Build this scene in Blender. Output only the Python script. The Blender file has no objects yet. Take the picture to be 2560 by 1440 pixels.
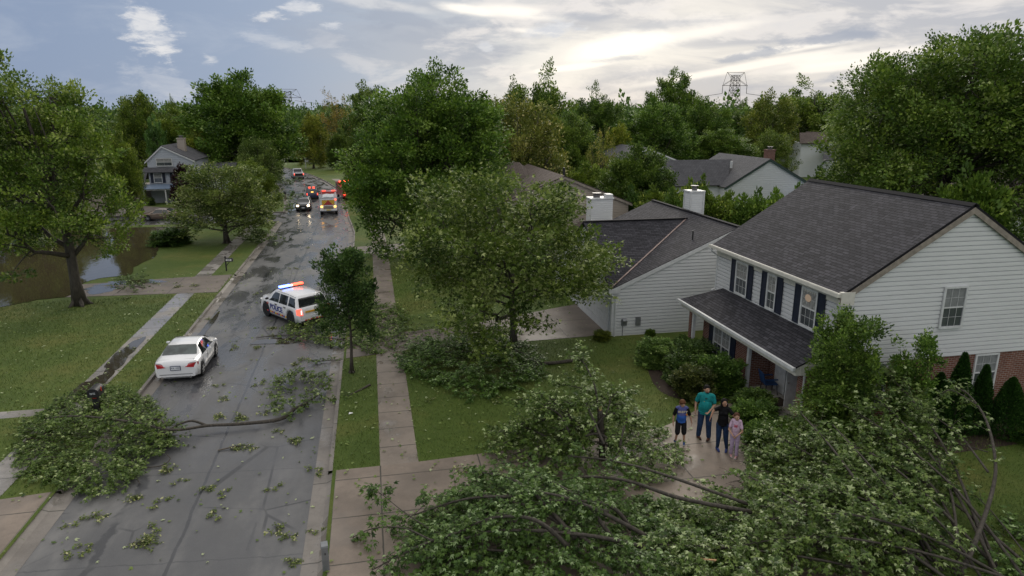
import bpy, bmesh, math, random
import numpy as np
from mathutils import Vector, Matrix
R = math.radians
S = bpy.context.scene
COL = S.collection

# ------------------------------------------------------------------ camera, world, sun, exposure
F_PX, HOR, CAM_H = 1700.0, 280.0, 10.2
PITCH = math.atan((720 - HOR) / F_PX)
YAW = math.atan(362 / math.hypot(F_PX, 440))
cam = bpy.data.cameras.new('camera'); camo = bpy.data.objects.new('camera', cam); COL.objects.link(camo)
cam.sensor_width = 36; cam.lens = 36 * F_PX / 2560; cam.clip_end = 3000; cam.clip_start = 0.1
camo.location = (0, 0, CAM_H); camo.rotation_euler = (math.pi / 2 - PITCH, 0, -YAW)
S.camera = camo
S.view_settings.view_transform = 'Standard'; S.view_settings.look = 'None'
S.view_settings.exposure = 0.0; S.view_settings.gamma = 1
S.render.engine = 'CYCLES'
S.cycles.max_bounces = 6; S.cycles.diffuse_bounces = 3; S.cycles.glossy_bounces = 3; S.cycles.transmission_bounces = 4
S.cycles.transparent_max_bounces = 6; S.cycles.sample_clamp_indirect = 6

FW = np.array([math.sin(YAW) * math.cos(PITCH), math.cos(YAW) * math.cos(PITCH), -math.sin(PITCH)])
RT = np.array([math.cos(YAW), -math.sin(YAW), 0]); UP = np.cross(RT, FW)
def ray(x, y): return RT * (x - 1280) / F_PX + UP * (720 - y) / F_PX + FW
def G(x, y, z=0.0):          # the ground point seen at a pixel of the 2560 x 1440 photograph
    d = ray(x, y); t = (z - CAM_H) / d[2]; return np.array([0, 0, CAM_H]) + d * t
def PY(x, y, Y):
    d = ray(x, y); return np.array([0, 0, CAM_H]) + d * (Y / d[1])

class NT:
    def __init__(s, nt): s.nt = nt; s.n = nt.nodes; s.l = nt.links
    def node(s, t, **k):
        n = s.n.new(t)
        for a, v in k.items(): setattr(n, a, v)
        return n
    def link(s, a, b): s.l.new(a, b)
    def val(s, sock, v):
        if hasattr(v, 'is_linked') or isinstance(v, bpy.types.NodeSocket): s.l.new(v, sock)
        else: sock.default_value = v
    def math(s, op, a, b=0.0, c=0.0, clamp=False):
        n = s.node('ShaderNodeMath', operation=op, use_clamp=clamp)
        s.val(n.inputs[0], a); s.val(n.inputs[1], b)
        if len(n.inputs) > 2: s.val(n.inputs[2], c)
        return n.outputs[0]
    def mix(s, f, a, b, mode='MIX'):
        n = s.node('ShaderNodeMix', data_type='RGBA', blend_type=mode)
        s.val(n.inputs[0], f)
        for sock, v in ((n.inputs[6], a), (n.inputs[7], b)):
            if isinstance(v, tuple) and len(v) == 3: v = v + (1,)
            s.val(sock, v)
        return n.outputs[2]
    def noise(s, vec, scale, detail=4, rough=.55, dist=0.0):
        n = s.node('ShaderNodeTexNoise'); s.link(vec, n.inputs['Vector'])
        n.inputs['Scale'].default_value = scale; n.inputs['Detail'].default_value = detail
        n.inputs['Roughness'].default_value = rough; n.inputs['Distortion'].default_value = dist
        return n.outputs[0]
    def ramp(s, f, stops, interp='LINEAR'):
        n = s.node('ShaderNodeValToRGB'); s.link(f, n.inputs[0]); cr = n.color_ramp; cr.interpolation = interp
        while len(cr.elements) > 1: cr.elements.remove(cr.elements[-1])
        cr.elements[0].position = stops[0][0]; c = stops[0][1]; cr.elements[0].color = (c if isinstance(c, tuple) else (c, c, c)) + (1,)
        for p, c in stops[1:]:
            e = cr.elements.new(p); e.color = (c if isinstance(c, tuple) else (c, c, c)) + (1,)
        return n.outputs[0]
    def smooth(s, v, a, b, t0=0.0, t1=1.0):
        n = s.node('ShaderNodeMapRange', interpolation_type='SMOOTHSTEP'); s.val(n.inputs[0], v)
        n.inputs[1].default_value = a; n.inputs[2].default_value = b; n.inputs[3].default_value = t0; n.inputs[4].default_value = t1
        return n.outputs[0]

def build_world():
    w = bpy.data.worlds.new('World'); S.world = w; w.use_nodes = True
    t = NT(w.node_tree); t.n.clear()
    out = t.node('ShaderNodeOutputWorld'); bg = t.node('ShaderNodeBackground'); t.link(bg.outputs[0], out.inputs[0])
    tc = t.node('ShaderNodeTexCoord'); d = tc.outputs['Generated']
    sp = t.node('ShaderNodeSeparateXYZ'); t.link(d, sp.inputs[0]); X, Y, Z = sp.outputs
    az = t.math('MULTIPLY', t.math('ARCTAN2', X, Y), 57.2958)
    el = t.math('MULTIPLY', t.math('ARCSINE', Z), 57.2958)
    mp = t.node('ShaderNodeMapping'); t.link(d, mp.inputs[0]); mp.inputs['Scale'].default_value = (1, 1, 5.5); mp.inputs['Rotation'].default_value = (0, R(3), 0)
    streak = t.noise(mp.outputs[0], 3.2, 7, .58, .6)
    mp2 = t.node('ShaderNodeMapping'); t.link(d, mp2.inputs[0]); mp2.inputs['Scale'].default_value = (1, 1, 3.0); mp2.inputs['Location'].default_value = (3, 1, 2)
    streak2 = t.noise(mp2.outputs[0], 7.0, 8, .6, .3)
    puff = t.noise(mp2.outputs[0], 26.0, 9, .68, .15)
    puffb = t.noise(mp2.outputs[0], 15.0, 9, .66, .3)
    # base colour round the horizon
    azn = t.math('ADD', t.math('DIVIDE', az, 360.0), .5)
    P = lambda a: a / 360 + .5
    base = t.ramp(azn, [(0, (.40, .46, .56)), (P(-60), (.30, .37, .50)), (P(-22), (.26, .33, .47)), (P(-8), (.315, .385, .515)), (P(2), (.42, .47, .55)),
                        (P(11), (.58, .59, .61)), (P(20), (.74, .70, .66)), (P(31), (.72, .69, .66)), (P(45), (.70, .67, .65)), (P(70), (.52, .54, .58)), (1, (.40, .46, .56))])
    # grey cloud streaks over the right half
    rightm = t.smooth(az, -12, 12)
    s1 = t.smooth(streak, .44, .58)
    c = t.mix(t.math('MULTIPLY', t.math('MULTIPLY', s1, rightm), .7), base, (.42, .44, .50))
    s2 = t.smooth(streak2, .50, .62)
    c = t.mix(t.math('MULTIPLY', t.math('MULTIPLY', s2, rightm), .6), c, (1.02, .93, .84))
    # faint veil on the blue left
    c = t.mix(t.math('MULTIPLY', t.smooth(streak2, .48, .72), .35), c, (.48, .53, .62))
    def blob(a0, e0, ra, re, rot, src, amp, soft=.35):
        ca, sa = math.cos(R(rot)), math.sin(R(rot))
        da = t.math('SUBTRACT', az, a0); de = t.math('SUBTRACT', el, e0)
        u = t.math('DIVIDE', t.math('ADD', t.math('MULTIPLY', da, ca), t.math('MULTIPLY', de, sa)), ra)
        v = t.math('DIVIDE', t.math('SUBTRACT', t.math('MULTIPLY', de, ca), t.math('MULTIPLY', da, sa)), re)
        r = t.math('SQRT', t.math('ADD', t.math('MULTIPLY', u, u), t.math('MULTIPLY', v, v)))
        r = t.math('ADD', r, t.math('MULTIPLY', t.math('SUBTRACT', src, .5), amp))
        return t.smooth(r, 1.0, 1.0 - soft, 0, 1)
    glow = blob(20.5, 4.9, 15, 3.6, 12, streak, 2.0, 1.0)
    c = t.mix(t.math('MULTIPLY', glow, .7), c, (.95, .90, .82))
    for a0, e0, ra, re, rot, st in [(20.5, 5.0, 6.2, 1.15, 10, 1.0), (16, 3.4, 4.6, .35, 6, .85), (29, 3.2, 12, .42, 9, .7), (12, 7.6, 5.5, .8, -6, .9), (38, 3.9, 9, .5, 6, .7), (27, 6.0, 7, .7, 8, .6), (33, 4.6, 6, .35, 6, .7), (8.5, 7.7, 3.5, .5, -8, .9), (13, 6.2, 3, .3, -4, .6), (36, 3.2, 6, .4, 5, .7), (1.5, 8.0, 4.5, .5, -6, .3)]:
        c = t.mix(t.math('MULTIPLY', blob(a0, e0, ra, re, rot, streak2, 1.7, .7), st), c, (1.10, 1.03, .93))
    for a0, e0, ra, re, rot, st in [(36, 5.2, 5.6, .62, 5, .8), (30.5, 4.2, 3.6, .40, 9, .75), (35.5, 2.2, 2.2, .45, 8, .55), (40, 2.0, 3, .5, 0, .6), (16.5, 7.3, 4.5, .45, -4, .45),
                                (20.5, 4.1, 2.2, .3, 4, .5), (5, 5.6, 7, .8, -8, .35), (24, 6.6, 6, .5, 3, .4), (8, 6.8, 4, .5, -8, .5), (3, 7.0, 6, 1.0, -10, .55), (-3, 5.6, 6, .9, -8, .3), (10, 4.6, 5, .8, 4, .35), (22, 3.0, 5, .5, 5, .4), (29, 1.6, 3, .4, 5, .4)]:
        c = t.mix(t.math('MULTIPLY', blob(a0, e0, ra, re, rot, puffb, 3.0, .8), st), c, (.33, .37, .46))
    pc = t.mix(t.smooth(puffb, .35, .65), (.80, .79, .79), (.56, .59, .66))
    for a0, e0, ra, re, rot, st in [(-15.1, 5.7, 1.7, 2.3, 28, .85), (-14.2, 5.0, 1.4, 1.4, 0, .6), (-7.0, 6.9, 1.8, .42, 5, .8), (-4.4, 7.6, 1.5, .5, 0, .8), (-2.4, 6.4, 1.1, .35, 0, .7), (-11.2, 3.7, .8, .5, 0, .6), (-14.5, 1.9, 3.2, 1.2, -25, .30),
                                (-7, 5.2, 3.4, .6, -12, .32), (14.9, 6.3, 2.7, .85, 8, .85), (9.7, 5.0, .8, .5, -20, .7)]:
        c = t.mix(t.math('MULTIPLY', blob(a0, e0, ra, re, rot, puff, 3.0, .75), st), c, pc)
    # higher dome: plain grey overcast, a little brighter than what the camera sees
    hi = t.math('ADD', t.math('MULTIPLY', t.noise(d, 2.2, 5, .55), .5), .62)
    comb = t.node('ShaderNodeCombineXYZ'); 
    for i in range(3): t.link(hi, comb.inputs[i])
    dome = t.mix(1.0, (1.09, 1.07, 1.045), comb.outputs[0], 'MULTIPLY')
    c = t.mix(t.smooth(el, 10, 34), c, dome)
    sky = t.node('ShaderNodeTexSky', sky_type='NISHITA'); sky.sun_disc = False; sky.sun_elevation = R(14); sky.sun_rotation = R(21)
    c = t.mix(1.0, c, t.mix(1.0, sky.outputs[0], (.0025, .003, .004), 'MULTIPLY'), 'ADD')
    c = t.mix(t.smooth(el, 0, -2.0), c, (.10, .11, .10))
    t.link(c, bg.inputs[0]); bg.inputs[1].default_value = 1.0
build_world()
sun = bpy.data.lights.new('sun', 'SUN'); suno = bpy.data.objects.new('sun', sun); COL.objects.link(suno)
sun.energy = 1.4; sun.angle = R(26); sun.color = (1, .93, .82)
sd = Vector((math.sin(R(21)) * math.cos(R(24)), math.cos(R(21)) * math.cos(R(24)), math.sin(R(24))))
suno.rotation_euler = sd.to_track_quat('Z', 'Y').to_euler()

# ------------------------------------------------------------------ materials
MATS = {}
def newmat(name):
    m = bpy.data.materials.new(name); m.use_nodes = True; t = NT(m.node_tree)
    b = t.n['Principled BSDF']; MATS[name] = m
    return m, t, b
def coords(t, kind='Object'):
    return t.node('ShaderNodeTexCoord').outputs[kind]
def bump(t, b, h, strength=.3, dist=.02):
    n = t.node('ShaderNodeBump'); n.inputs['Strength'].default_value = strength; n.inputs['Distance'].default_value = dist
    t.link(h, n.inputs['Height']); t.link(n.outputs[0], b.inputs['Normal'])
def plain(name, col, rough=.6, metal=0.0, var=.12, scale=6.0, coat=0.0, spec=None):
    m, t, b = newmat(name)
    n = t.noise(coords(t), scale, 4)
    f = t.smooth(n, .3, .7)
    c = t.mix(f, tuple(x * (1 - var) for x in col), tuple(min(1, x * (1 + var)) for x in col))
    t.link(c, b.inputs['Base Color']); b.inputs['Roughness'].default_value = rough; b.inputs['Metallic'].default_value = metal
    if coat: b.inputs['Coat Weight'].default_value = coat; b.inputs['Coat Roughness'].default_value = .06
    if spec is not None: b.inputs['Specular IOR Level'].default_value = spec
    return m
def emis(name, col, strength, base=(.1, .1, .1)):
    m, t, b = newmat(name); b.inputs['Base Color'].default_value = base + (1,)
    b.inputs['Emission Color'].default_value = col + (1,); b.inputs['Emission Strength'].default_value = strength
    return m
def world_pos(t): return t.node('ShaderNodeNewGeometry').outputs['Position']

def leafmat(name, dark, mid, light, pale, rough=.5, transl=.26):
    m, t, b = newmat(name)
    at = t.node('ShaderNodeAttribute', attribute_name='tone')
    c = t.ramp(at.outputs['Fac'], [(0, dark), (.5, mid), (.86, light), (1.0, pale)])
    oi = t.node('ShaderNodeObjectInfo')
    c = t.mix(1.0, c, oi.outputs['Color'], 'MULTIPLY')
    t.link(c, b.inputs['Base Color']); b.inputs['Roughness'].default_value = rough
    b.inputs['Specular IOR Level'].default_value = .28
    tr = t.node('ShaderNodeBsdfTranslucent'); t.link(c, tr.inputs[0])
    mx = t.node('ShaderNodeMixShader'); mx.inputs[0].default_value = transl
    t.link(b.outputs[0], mx.inputs[1]); t.link(tr.outputs[0], mx.inputs[2])
    t.link(mx.outputs[0], t.n['Material Output'].inputs[0])
    return m
leafmat('leaf_green', (.034, .070, .014), (.115, .195, .030), (.225, .310, .045), (.36, .43, .17))
leafmat('leaf_silver', (.038, .074, .018), (.120, .185, .040), (.235, .300, .085), (.46, .52, .29), .45)
leafmat('leaf_shrub', (.025, .048, .012), (.072, .118, .026), (.135, .19, .040), (.24, .29, .10))
leafmat('leaf_plum', (.018, .014, .014), (.035, .024, .022), (.05, .035, .028), (.08, .05, .04))
def barkmat():
    m, t, b = newmat('bark'); p = coords(t)
    mp = t.node('ShaderNodeMapping'); t.link(p, mp.inputs[0]); mp.inputs['Scale'].default_value = (1, 1, .25)
    n = t.noise(mp.outputs[0], 14, 6, .65)
    t.link(t.ramp(n, [(.3, (.022, .018, .013)), (.55, (.060, .050, .038)), (.8, (.12, .10, .078))]), b.inputs['Base Color'])
    b.inputs['Roughness'].default_value = .75; bump(t, b, n, .7, .03)
barkmat()
plain('split_wood', (.50, .30, .15), .7, var=.35, scale=25)
plain('bark_light', (.10, .082, .06), .7, var=.4, scale=12)

def grassmat():
    m, t, b = newmat('lawn'); p = world_pos(t)
    a = t.noise(p, .22, 5, .6); f = t.noise(p, 2.3, 5, .65); h = t.noise(p, 26, 3, .7)
    c = t.ramp(a, [(.32, (.042, .080, .012)), (.5, (.074, .118, .019)), (.66, (.135, .142, .034))])
    c = t.mix(t.smooth(f, .35, .75, 0, .55), c, (.045, .085, .010))
    c = t.mix(t.smooth(h, .35, .75, 0, .5), c, (.13, .155, .026))
    t.link(c, b.inputs['Base Color']); b.inputs['Roughness'].default_value = .8; b.inputs['Specular IOR Level'].default_value = .25
    bump(t, b, t.math('ADD', h, t.math('MULTIPLY', f, .8)), .9, .05)
grassmat()
def bladesmat():
    m, t, b = newmat('grass_blade'); at = t.node('ShaderNodeAttribute', attribute_name='tone')
    t.link(t.ramp(at.outputs['Fac'], [(0, (.048, .084, .011)), (.6, (.096, .142, .021)), (1, (.19, .20, .055))]), b.inputs['Base Color'])
    b.inputs['Roughness'].default_value = .6
bladesmat()
def roadmat():
    m, t, b = newmat('road_surface'); p = world_pos(t)
    sp = t.node('ShaderNodeSeparateXYZ'); t.link(p, sp.inputs[0]); x, y, z = sp.outputs
    mp = t.node('ShaderNodeMapping'); t.link(p, mp.inputs[0]); mp.inputs['Scale'].default_value = (1, .35, 1)
    big = t.noise(mp.outputs[0], .55, 5, .6); mid = t.noise(p, 2.2, 6, .7, .4); fine = t.noise(p, 60, 2, .8)
    c = t.ramp(big, [(.3, (.058, .059, .064)), (.5, (.090, .090, .092)), (.7, (.175, .170, .164))])
    c = t.mix(t.smooth(mid, .4, .7, 0, .35), c, (.060, .060, .065))
    c = t.mix(t.smooth(fine, .35, .8, 0, .5), c, (.15, .148, .145))
    wob = t.noise(p, .5, 5, .7); wob2 = t.noise(p, 1.6, 4, .7)
    def line(v, pos, w, amp, src=wob):
        dd = t.math('ABSOLUTE', t.math('SUBTRACT', t.math('ADD', v, t.math('MULTIPLY', t.math('SUBTRACT', src, .5), amp)), pos))
        return t.smooth(dd, w, w * .5, 0, 1)
    crk = line(x, -5.05, .055, .22)                                    # sealed centre seam
    crk = t.math('MAXIMUM', crk, t.math('MULTIPLY', line(x, -6.85, .16, 1.1), t.smooth(t.noise(p, .8, 3, .6), .44, .56)))
    crk = t.math('MAXIMUM', crk, t.math('MULTIPLY', line(x, -3.3, .05, .7), t.smooth(t.noise(p, .35, 3, .6), .50, .58, 0, .5)))
    yy = t.math('MODULO', t.math('ADD', y, t.math('MULTIPLY', x, .10)), 4.2)
    crk = t.math('MAXIMUM', crk, t.math('MULTIPLY', line(yy, 2.0, .025, .25, wob2), .65))
    c = t.mix(t.math('MULTIPLY', crk, .8), c, (.020, .021, .026))
    vo = t.node('ShaderNodeTexVoronoi', feature='DISTANCE_TO_EDGE'); t.link(t.mix(.12, p, t.node('ShaderNodeTexNoise').outputs[1]), vo.inputs['Vector']); vo.inputs['Scale'].default_value = .38
    hair = t.math('MULTIPLY', t.smooth(vo.outputs[0], .014, .004), t.smooth(t.noise(p, .3, 2), .45, .55))
    c = t.mix(t.math('MULTIPLY', hair, .75), c, (.022, .022, .026))
    c = t.mix(t.math('MULTIPLY', t.smooth(t.noise(mp.outputs[0], .9, 6, .62, .5), .40, .60), .35), c, (.045, .045, .050))
    # gutter strips of paler concrete
    t.link(c, b.inputs['Base Color'])
    wet = t.smooth(t.noise(mp.outputs[0], .9, 6, .62, .5), .40, .60)
    far = t.smooth(y, 17, 30, .35, 1.0)
    wet = t.math('MULTIPLY', wet, far)
    r = t.math('SUBTRACT', .55, t.math('MULTIPLY', wet, .44))
    r = t.math('SUBTRACT', r, t.math('MULTIPLY', crk, .12), clamp=True)
    t.link(r, b.inputs['Roughness'])
    b.inputs['Specular IOR Level'].default_value = .55
    n = t.node('ShaderNodeBump'); n.inputs['Strength'].default_value = .25; n.inputs['Distance'].default_value = .01
    t.link(t.math('ADD', fine, t.math('MULTIPLY', mid, 2)), n.inputs['Height']); t.link(n.outputs[0], b.inputs['Normal'])
roadmat()
def concmat(name, jx, jy, col=(.20, .165, .135), wetbias=0.0, x0=0.0, y0=0.0, wetfar=True, wr=.48):
    m, t, b = newmat(name); p = world_pos(t)
    sp = t.node('ShaderNodeSeparateXYZ'); t.link(p, sp.inputs[0]); x, y, z = sp.outputs
    a = t.noise(p, .7, 5, .6); f = t.noise(p, 5, 5, .7); h = t.noise(p, 50, 2)
    c = t.mix(t.smooth(a, .3, .7), tuple(v * .72 for v in col), tuple(v * 1.15 for v in col))
    c = t.mix(t.smooth(f, .45, .75, 0, .4), c, tuple(v * .55 for v in col))
    c = t.mix(t.smooth(h, .4, .8, 0, .25), c, tuple(v * 1.5 for v in col))
    wob = t.math('MULTIPLY', t.math('SUBTRACT', t.noise(p, 2.5, 3), .5), .04)
    L = None
    for v, j, o in ((x, jx, x0), (y, jy, y0)):
        if not j: continue
        mod = t.math('MODULO', t.math('ADD', t.math('ADD', v, wob), 400 * j - o), j)
        dd = t.math('MINIMUM', mod, t.math('SUBTRACT', j, mod)); l = t.smooth(dd, .028, .012)
        L = l if L is None else t.math('MAXIMUM', L, l)
    if L is not None: c = t.mix(t.math('MULTIPLY', L, .85), c, (.03, .03, .022))
    w = t.smooth(t.noise(p, .45, 4, .6, .3), .50 - wetbias, .60 - wetbias)
    c = t.mix(t.math('MULTIPLY', w, .35), c, tuple(v * .55 for v in col))
    t.link(c, b.inputs['Base Color']); t.link(t.math('SUBTRACT', .62, t.math('MULTIPLY', w, wr)), b.inputs['Roughness'])
    bump(t, b, t.math('SUBTRACT', f, t.math('MULTIPLY', L if L is not None else f, .8)), .3, .01)
concmat('walk_right', 0, 1.28, (.215, .178, .145), wetbias=-.03, y0=.4)
concmat('walk_left', 0, 1.42, (.27, .25, .23), wetbias=.10)
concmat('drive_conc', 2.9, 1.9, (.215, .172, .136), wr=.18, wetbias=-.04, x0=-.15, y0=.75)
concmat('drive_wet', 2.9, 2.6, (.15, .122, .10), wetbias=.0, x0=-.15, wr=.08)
concmat('curb_conc', 0, 3.6, (.19, .17, .15), wetbias=0)
def watermat(name, col, rough, scale=3.0, b_=.12):
    m, t, b = newmat(name); p = world_pos(t)
    b.inputs['Base Color'].default_value = col + (1,); b.inputs['Roughness'].default_value = rough; b.inputs['Specular IOR Level'].default_value = .7
    mp = t.node('ShaderNodeMapping'); t.link(p, mp.inputs[0]); mp.inputs['Scale'].default_value = (1, .5, 1)
    bump(t, b, t.noise(mp.outputs[0], scale, 4, .5), b_, .05)
watermat('pond_water', (.060, .050, .028), .04, 2.2, .10)
watermat('puddle_water', (.045, .038, .028), .05, 4, .04)
def mulch():
    plain('mulch', (.035, .022, .014), .9, var=.6, scale=30)
mulch()
def uvbrick(name, c1, c2, mortar, bw, bh, ms, rough=.8, bstr=.5, off=.5, noise_amt=.35, streak=0.0):
    m, t, b = newmat(name); uv = coords(t, 'UV')
    br = t.node('ShaderNodeTexBrick', offset=off); t.link(uv, br.inputs['Vector'])
    br.inputs['Scale'].default_value = 1; br.inputs['Brick Width'].default_value = bw; br.inputs['Row Height'].default_value = bh
    br.inputs['Mortar Size'].default_value = ms; br.inputs['Mortar Smooth'].default_value = .2; br.inputs['Bias'].default_value = 0
    br.inputs['Color1'].default_value = c1 + (1,); br.inputs['Color2'].default_value = c2 + (1,); br.inputs['Mortar'].default_value = mortar + (1,)
    n = t.noise(uv, 1.1, 5, .65); n2 = t.noise(uv, 14, 3, .6)
    c = t.mix(t.smooth(n, .35, .7, 0, noise_amt), br.outputs[0], tuple(v * .6 for v in c1))
    c = t.mix(t.smooth(n2, .45, .8, 0, .3), c, tuple(v * 1.6 for v in c2))
    if streak:
        mp = t.node('ShaderNodeMapping'); t.link(uv, mp.inputs[0]); mp.inputs['Scale'].default_value = (1, .12, 1)
        c = t.mix(t.smooth(t.noise(mp.outputs[0], 3, 4, .7), .56, .75, 0, streak), c, tuple(v * 2.1 for v in c2))
    t.link(c, b.inputs['Base Color']); b.inputs['Roughness'].default_value = rough
    inv = t.math('SUBTRACT', 1.0, br.outputs[1])
    b.inputs['Specular IOR Level'].default_value = .25
    row = t.node('ShaderNodeSeparateXYZ'); t.link(uv, row.inputs[0])
    saw = t.math('DIVIDE', t.math('MODULO', t.math('ADD', row.outputs[1], 100.0), bh), bh)
    bump(t, b, t.math('ADD', inv, t.math('MULTIPLY', t.math('SUBTRACT', 1.0, saw), .8 if streak else 0.0)), bstr, .02)
uvbrick('shingle_dark', (.022, .022, .027), (.058, .056, .066), (.008, .008, .010), .30, .125, .012, .85, .8, streak=.45)
uvbrick('shingle_brown', (.10, .078, .068), (.135, .108, .094), (.05, .04, .036), .33, .16, .012, .85, .6, streak=.2)
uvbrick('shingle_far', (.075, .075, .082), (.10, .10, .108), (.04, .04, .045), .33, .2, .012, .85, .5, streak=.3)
uvbrick('brick', (.13, .046, .030), (.20, .080, .052), (.33, .28, .25), .21, .072, .010, .85, .6)
def sidingmat(name, col):
    m, t, b = newmat(name); p = world_pos(t)
    mp = t.node('ShaderNodeMapping'); t.link(p, mp.inputs[0]); mp.inputs['Scale'].default_value = (.6, .6, 4)
    n = t.noise(mp.outputs[0], 2.2, 5, .65); n2 = t.noise(p, .6, 3)
    c = t.mix(t.smooth(n, .35, .75, 0, .5), col, tuple(v * .86 for v in col))
    c = t.mix(t.smooth(n2, .4, .7, 0, .3), c, tuple(v * .9 for v in col))
    t.link(c, b.inputs['Base Color']); b.inputs['Roughness'].default_value = .5
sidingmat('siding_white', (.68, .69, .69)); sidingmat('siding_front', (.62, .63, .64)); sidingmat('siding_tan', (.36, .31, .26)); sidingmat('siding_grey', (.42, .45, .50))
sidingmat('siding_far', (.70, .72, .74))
plain('trim_white', (.58, .59, .59), .45, var=.08); plain('trim_cream', (.60, .58, .52), .5, var=.08); plain('trim_wood', (.25, .215, .18), .6, var=.2)
plain('shutter_navy', (.012, .017, .036), .5, var=.2); plain('metal_grey', (.24, .25, .26), .45, .5); plain('flue_metal', (.16, .15, .15), .5, .7)
plain('copper_flash', (.26, .19, .17), .6, .3, var=.3); plain('green_trim', (.03, .06, .05), .6); plain('fence_wood', (.16, .12, .09), .8)
def glassmat():
    m, t, b = newmat('window_glass'); n = t.noise(coords(t), 1.2, 3)
    t.link(t.ramp(n, [(.3, (.035, .042, .05)), (.7, (.085, .095, .105))]), b.inputs['Base Color'])
    b.inputs['Roughness'].default_value = .06; b.inputs['Specular IOR Level'].default_value = .8
glassmat()
plain('curtain', (.26, .26, .25), .9, var=.35, scale=12); plain('blind', (.20, .21, .21), .7)
emis('lamp_glow', (1, .72, .48), .22)
plain('car_white', (.78, .78, .79), .28, var=.02, coat=.8); plain('car_dark', (.028, .030, .033), .25, .3, var=.05, coat=.8); plain('car_brown', (.17, .125, .095), .3, .3, var=.05, coat=.7)
plain('car_navy', (.02, .022, .06), .25, .2, coat=.8); plain('car_silver', (.42, .42, .44), .3, .6, coat=.5); plain('car_red', (.42, .03, .02), .3, coat=.7)
plain('car_glass', (.018, .022, .024), .06, var=.2, spec=.8); plain('car_glass_rear', (.045, .06, .058), .07, var=.5, scale=3, spec=.8); plain('rubber', (.014, .014, .015), .8); plain('rim_metal', (.45, .45, .46), .3, .8); plain('rim_black', (.03, .03, .03), .5, .4)
plain('black_plastic', (.018, .018, .02), .5); plain('tail_red', (.42, .012, .02), .2, coat=.8); plain('plate', (.45, .5, .6), .5); plain('plate_ink', (.03, .04, .10), .6)
emis('tail_lit', (1, .10, .06), 2.2, (.4, .02, .02)); emis('tail_lit_white', (1, .75, .7), 1.5)
emis('beacon_blue', (.10, .18, 1.0), 9); emis('beacon_red', (1, .07, .03), 6); emis('beacon_amber', (1, .45, .08), 5); emis('headlight_lit', (1, .78, .50), 14)
emis('beacon_white', (.75, .78, 1.0), 3)
plain('police_blue', (.035, .05, .25), .4); plain('stripe_red', (.55, .05, .03), .4); plain('stripe_amber', (.75, .40, .03), .4); plain('stripe_yellow', (.75, .55, .04), .4); plain('chrome', (.6, .6, .6), .15, 1.0)
plain('steel_dark', (.06, .055, .055), .6, .4); plain('lattice', (.075, .06, .055), .7, .3); plain('plastic_blue', (.012, .055, .16), .5); plain('slab', (.30, .28, .25), .7)
plain('sign_white', (.7, .72, .74), .5); plain('paper', (.8, .8, .8), .7); plain('tarp', (.55, .55, .52), .7); plain('door_white', (.55, .56, .56), .5)
plain('roof_blue', (.14, .19, .27), .6)

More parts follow.
